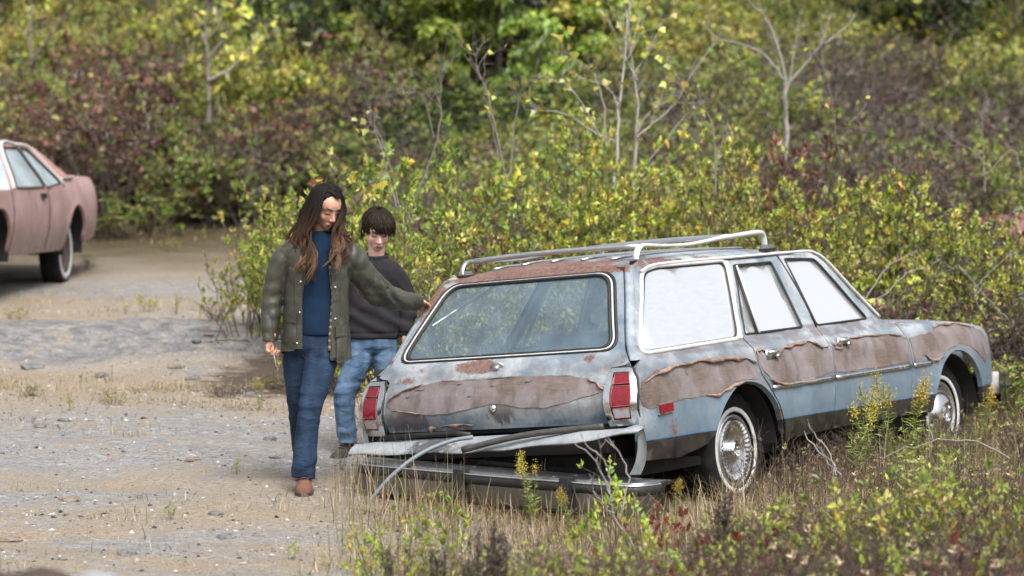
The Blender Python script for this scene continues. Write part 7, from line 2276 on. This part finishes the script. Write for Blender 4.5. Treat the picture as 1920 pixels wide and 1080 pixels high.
patch(-.098, -.058, .77, 1.17, .006, .01, 'front_placket', 0, 5)
patch(.100, .135, .72, 1.20, .006, .01, 'front_placket', 0, 5)
for x, z in ((-.066, 1.13), (-.072, .965), (-.086, .80), (.118, 1.10), (.118, .93)):
    mb = MB(); p = on_front(x, z, .010); mb.lathe([(0, -.006), (.005, -.005), (.0065, 0)], 10, 'y', p); mb.build('snap', M_ALU, J)
# tartan lining showing along the right-hand edge
tl = NT('tartan_lining'); pz = tl.xyz(tl.obj())
wv = tl.math('GREATER_THAN', tl.math('FRACT', tl.math('MULTIPLY', pz[2], 28)), .62)
mb = MB(); rows = []
for z in np.linspace(.76, 1.22, 16):
    xr = float(np.interp(z, [.705, .84, 1.05, 1.16, 1.25], [.088, .093, .109, .098, .092]))
    rows.append([on_front(xr - .012, z, -.016), on_front(xr + .002, z, .001), on_front(xr + .004, z, -.012)])
mb.loft(np.array(rows), close=False); mb.build('lining', tl.done(tl.bsdf(tl.mix(wv, (.05, .04, .025), (.22, .18, .11)), .8)), J)

# hair: locks of strands from a parting, dark at the roots and caramel at the tips
def lock(mb, pts, r0, cols, n=5):
    q = spl(pts, 5); m = len(q)
    t = np.linspace(0, 1, m)
    r = r0 * np.interp(t, [0, .15, .6, .9, 1], [.6, 1, 1, .6, .12])
    mb.tube(q, r, n, True, cols(t))
def womans_hair():
    g = np.random.default_rng(5)
    mb = MB()
    def cols(light):
        def f(t):
            k = np.clip((t - .28) / .6, 0, 1)[:, None]
            c = np.array([.010, .0075, .0065]) * (1 - np.clip(k * 2, 0, 1)) + np.array([.045, .024, .015]) * np.clip(k * 2, 0, 1)
            c = c * (1 - np.clip(k * 2 - 1, 0, 1)) + np.array([.145, .088, .055]) * light * np.clip(k * 2 - 1, 0, 1)
            return c
        return f
    R0 = HT[0]
    def hd(v): return HC + R0 @ (np.array(v) * HS)
    # skull cap under the strands
    NL = 1100
    bins = {}
    for i in range(NL):
        psi = R_(g.uniform(68, 344))
        bk = int(math.degrees(psi) / 7)
        if bk not in bins: bins[bk] = (g.normal(size=3) * np.array([.014, .012, .034]), g.uniform(.55, 1.35), g.uniform(0, 6))
        bo, bl, bp_ = bins[bk]
        f = g.random()
        # start on the parting, which runs back over the crown
        f = f if g.random() > .22 else f * .12
        pt = hd((.014 + g.normal() * .006, lerp(-.080, .075, f), .126 - .10 * max(0, .30 - f) - .020 * max(0, f - .5)))
        # shoulder-of-the-head point at ear height
        dg_ = math.degrees(psi)
        rx = float(np.interp(dg_, [68, 100, 180, 240, 285, 320, 344], [.080, .096, .10, .120, .118, .092, .078])) + g.uniform(-.006, .012); ry = .104 + g.uniform(0, .016)
        eq = HC + np.array([rx * math.sin(psi), .004 - ry * math.cos(psi), -.015 + g.uniform(-.01, .01)]) * 1.0
        mid = HC + np.array([rx * .80 * math.sin(psi), .004 - ry * .80 * math.cos(psi), .070]) ; mid = mid * .7 + pt * .3 + np.array([0, 0, .016])
        deg = math.degrees(psi)
        if deg > 230:                               # her right, image left: over the chest
            u = min(1, (deg - 230) / 108)
            end = np.array([lerp(-.160, .005, u**1.2) + g.normal() * .007, lerp(.03, -.165, u) + g.normal() * .007, lerp(1.23, 1.19, u) + g.normal() * .016]) + bo
            sh = np.array([lerp(-.135, -.015, u**1.2), lerp(.02, -.150, u), 1.385])
        elif deg > 135:
            u = (deg - 135) / 95
            end = np.array([lerp(.14, -.13, u) + g.normal() * .02, .155 + g.normal() * .012, 1.24 + g.normal() * .03]); sh = np.array([lerp(.12, -.09, u), .125, 1.385])
        else:
            u = max(0, (deg - 72) / 63)
            end = np.array([lerp(.096, .185, u) + g.normal() * .006, lerp(-.165, -.02, u) + g.normal() * .006, lerp(1.23, 1.29, u) + g.normal() * .014]) + bo
            sh = np.array([lerp(.120, .165, u), lerp(-.150, -.03, u), 1.40])
        ph = bp_; am = .015
        pts = [pt, mid, eq, lerp(eq, sh, .55), sh, lerp(sh, end, .35), lerp(sh, end, .7), end]
        for k in range(3, 8):
            a = am * (k - 2) * .42
            pts[k] = pts[k] + np.array([math.sin(ph + k * 1.75) * a, math.cos(ph + k * 1.75) * a * .6, 0]) + g.normal(size=3) * .0025
        lock(mb, pts, g.uniform(.0020, .0036), cols(bl * g.uniform(.75, 1.25)))
    # cap
    k = len(mb.v); mb.ball((0, 0, 0), (.081, .098, .092), 24, 16, (.010, .0075, .0065))
    v = mb.v[k] + np.array([0, .020, .036]); keep = None
    # open the cap over the face
    v[:, 1] = np.where((v[:, 1] < -.045), v[:, 1] * .55 - .02, v[:, 1]); 
    mb.v[k] = HC + (v * HS) @ R0.T
    o = mb.build('hair', M_HAIR, W)
    o['kind'] = 'stuff'
womans_hair()

# thin stem held in the hanging hand
sk = MB(); hp_ = np.array([WX - .225, WY - .035, WZ + .755]); sk.tube([hp_ + [0, 0, .03], hp_ + [.008, -.01, -.03], hp_ + [.02, -.02, -.085]], .0028, 5)
o = sk.build('grass_stem', simple('dry_stem', (.42, .38, .33), .8)); tag(o, 'thin pale stem held in the woman\'s hanging hand', 'stem')

# ------------------------------------------------ the boy
BY = 14.4
BX = (690 - 960) / FPX * BY
BZ = gz(BX - .1, BY)
BOY = thing('person', 'boy with short dark hair in a charcoal sweatshirt and light blue jeans, looking down', 'person', (BX, BY, BZ), 0, None)
zo = .062 - BZ
BOY.location.z = .062
K = np.array([.056, -.02, 1.338]); KT = (np.array((Euler((0, 0, R_(14))).to_matrix() @ Euler((R_(27), 0, 0)).to_matrix())), K); KS = .96
b = MB()
head_parts(b, KT, KS, True)
cap_tube(b, [(.045, .03, 1.13), (.048, .02, 1.19), (.053, .005, 1.26)], [.055, .049, .050])
b.loft([ringC(.03, .02, z, a, d, 20) for z, a, d in ((.64, .11, .085), (.80, .10, .08), (.98, .12, .08), (1.09, .12, .07), (1.15, .07, .055))])
cap_tube(b, [(.135, .02, 1.05), (.225, .03, .90), (.225, -.04, .70)], [.04, .032, .024]); cap_tube(b, [(-.07, .02, 1.05), (-.148, .03, .90), (-.15, -.04, .70)], [.04, .032, .024])
hand_parts(b, (np.array(Euler((R_(10), 0, R_(-60))).to_matrix()), np.array([.224, -.045, .685])), .85, (.4, .5, .4), -1)
hand_parts(b, (np.array(Euler((R_(10), 0, R_(60))).to_matrix()), np.array([-.15, -.045, .685])), .85, (.4, .5, .4), 1)
cap_tube(b, [(-.04, 0, .64), (-.14, -.04, .33), (-.13, .0, .09)], [.055, .04, .032]); cap_tube(b, [(.09, 0, .64), (.115, .0, .36), (.11, .08, .09)], [.055, .04, .032])
finish(b, .0042, 'body', M_SKIN, BOY, None, lambda co: face_cols(co, KT, KS, (.62, .40, .33), (.022, .015, .012), True, .06), 2)
b = MB()
b.loft([ringC(.026 + .012 * (z - .7), .015, z, a, d, 28, 2.4) for z, a, d in ((.690, .155, .118), (.715, .157, .122), (.76, .158, .124), (.85, .152, .120), (.97, .148, .112), (1.05, .150, .105), (1.10, .147, .097), (1.140, .122, .083), (1.165, .088, .070), (1.178, .070, .062))])
def slv(mb, pts, rad):
    q = spl(pts, 8); r = spl(np.array(rad)[:, None], 8)[:, 0]
    mb.tube(q, r, 20); mb.ball(q[0], r[0], 20, 12); mb.ball(q[-1], r[-1], 20, 12)
slv(b, [(.135, .015, 1.085), (.185, .02, 1.02), (.225, .03, .92), (.232, .0, .82), (.225, -.035, .73)], [.066, .064, .060, .056, .044])
slv(b, [(-.075, .015, 1.085), (-.115, .02, 1.02), (-.15, .03, .92), (-.155, .0, .82), (-.15, -.035, .73)], [.066, .064, .060, .056, .044])
def sd_(co, no):
    d = .012 * (fbm(co * np.array([6, 6, 6]) + 7, 3) - .5)
    d += np.exp(-((co[:, 2] - .80) / .10)**2) * .007 * np.sin(co[:, 2] * 55 + co[:, 0] * 30 + 6 * fbm(co * 6, 3))
    d += np.exp(-((co[:, 2] - .722) / .010)**2) * -.006
    d += np.exp(-(((co - np.array([.10, 0, 1.04])) / np.array([.1, .15, .07]))**2).sum(1)) * .005 * np.sin(co @ np.array([60, 0, 50.]) + 5 * fbm(co * 8, 3))
    return d
SW = finish(b, .0065, 'sweatshirt', M_SWEAT, BOY, sd_, None, 2)
mb = MB(); A = np.linspace(0, 2 * math.pi, 33); mb.tube([(.047 + .066 * math.sin(a), .012 - .062 * math.cos(a), 1.180 - .014 * math.cos(a)) for a in A], .010, 8, False, flat=(.8, 1.4)); mb.build('collar', M_SWEAT, SW)
b = MB()
leg(b, [(-.030, .0, .66), (-.065, -.015, .54), (-.115, -.035, .42), (-.140, -.045, .33), (-.135, -.02, .20), (-.128, .0, .10), (-.126, .0, .06)], [.086, .082, .070, .064, .060, .058, .058])
leg(b, [(.090, .01, .66), (.105, .01, .54), (.112, .01, .42), (.115, .02, .33), (.112, .05, .20), (.110, .08, .10), (.110, .08, .06)], [.086, .082, .070, .064, .060, .058, .058])
b.loft([ringC(.03, .01, z, a, d, 28) for z, a, d in ((.60, .10, .08), (.64, .145, .105), (.70, .148, .108), (.76, .135, .095))])
finish(b, .0065, 'jeans', M_DENIML, BOY, lambda co, no: fold(co, no, ((.36, .12, 1), (.13, .09, 2), (.58, .06, 3)), .0055) + .007 * (fbm(co * np.array([9, 9, 6]) + 3, 3) - .5), jc, 2)
shoe(BOY, (-.130, .02, -.055), R_(-22), .25, .095, .12, M_SNEAK, 'sneaker', M_SOLE)
shoe(BOY, (.110, .10, -.04), R_(12), .25, .095, .12, M_SNEAK, 'sneaker', M_SOLE)
def boys_hair():
    g = np.random.default_rng(8)
    mb = MB()
    def hd(v): return K + KT[0] @ (np.array(v) * KS)
    crown = np.array([.01, .05, .118])
    def cols(b_):
        return lambda t: np.tile(np.array([.026, .018, .014]) * b_, (len(t), 1)) * (.7 + .5 * t[:, None])
    for i in range(760):
        psi = g.uniform(0, 2 * math.pi)
        # surface of the head: azimuth psi (0 = face), from the crown down to the hair's edge
        c, s = math.cos(psi), math.sin(psi)
        edge = .030 if c > .62 else (-.004 if c > .25 else (-.022 if c > -.25 else -.075))
        edge += g.normal() * .014
        rx, ry, rz = .086 + g.uniform(0, .012), .106 + g.uniform(0, .010), .098
        pts = []
        r0 = g.uniform(.0, .35)**1.5
        for k in np.linspace(r0, 1, 6):
            z = lerp(.1345, edge, k**1.6)
            zz = np.clip((z - .036) / rz, -.98, .98); q = math.sqrt(max(0.03, 1 - zz * zz)) if z > .036 else 1.0
            bulge = 1.03 if c > .5 else 1.0
            p = np.array([rx * s * q, .014 - ry * c * q * bulge, z])
            sw = .018 * k * (1 if c > .3 else .3)
            pts.append(hd(p + np.array([sw, 0, 0]) + g.normal(size=3) * .0025))
        lock(mb, pts, g.uniform(.0024, .0040), cols(g.uniform(.5, 1.5)), 4)
    k = len(mb.v); mb.ball((0, 0, 0), (.080, .099, .088), 24, 16, (.016, .011, .009))
    v = mb.v[k] + np.array([0, .018, .040]); v[:, 2] = np.where((v[:, 1] < -.02), np.maximum(v[:, 2], .045), v[:, 2])
    mb.v[k] = K + (v * KS) @ KT[0].T
    o = mb.build('hair', M_HAIR, BOY); o['kind'] = 'stuff'
boys_hair()
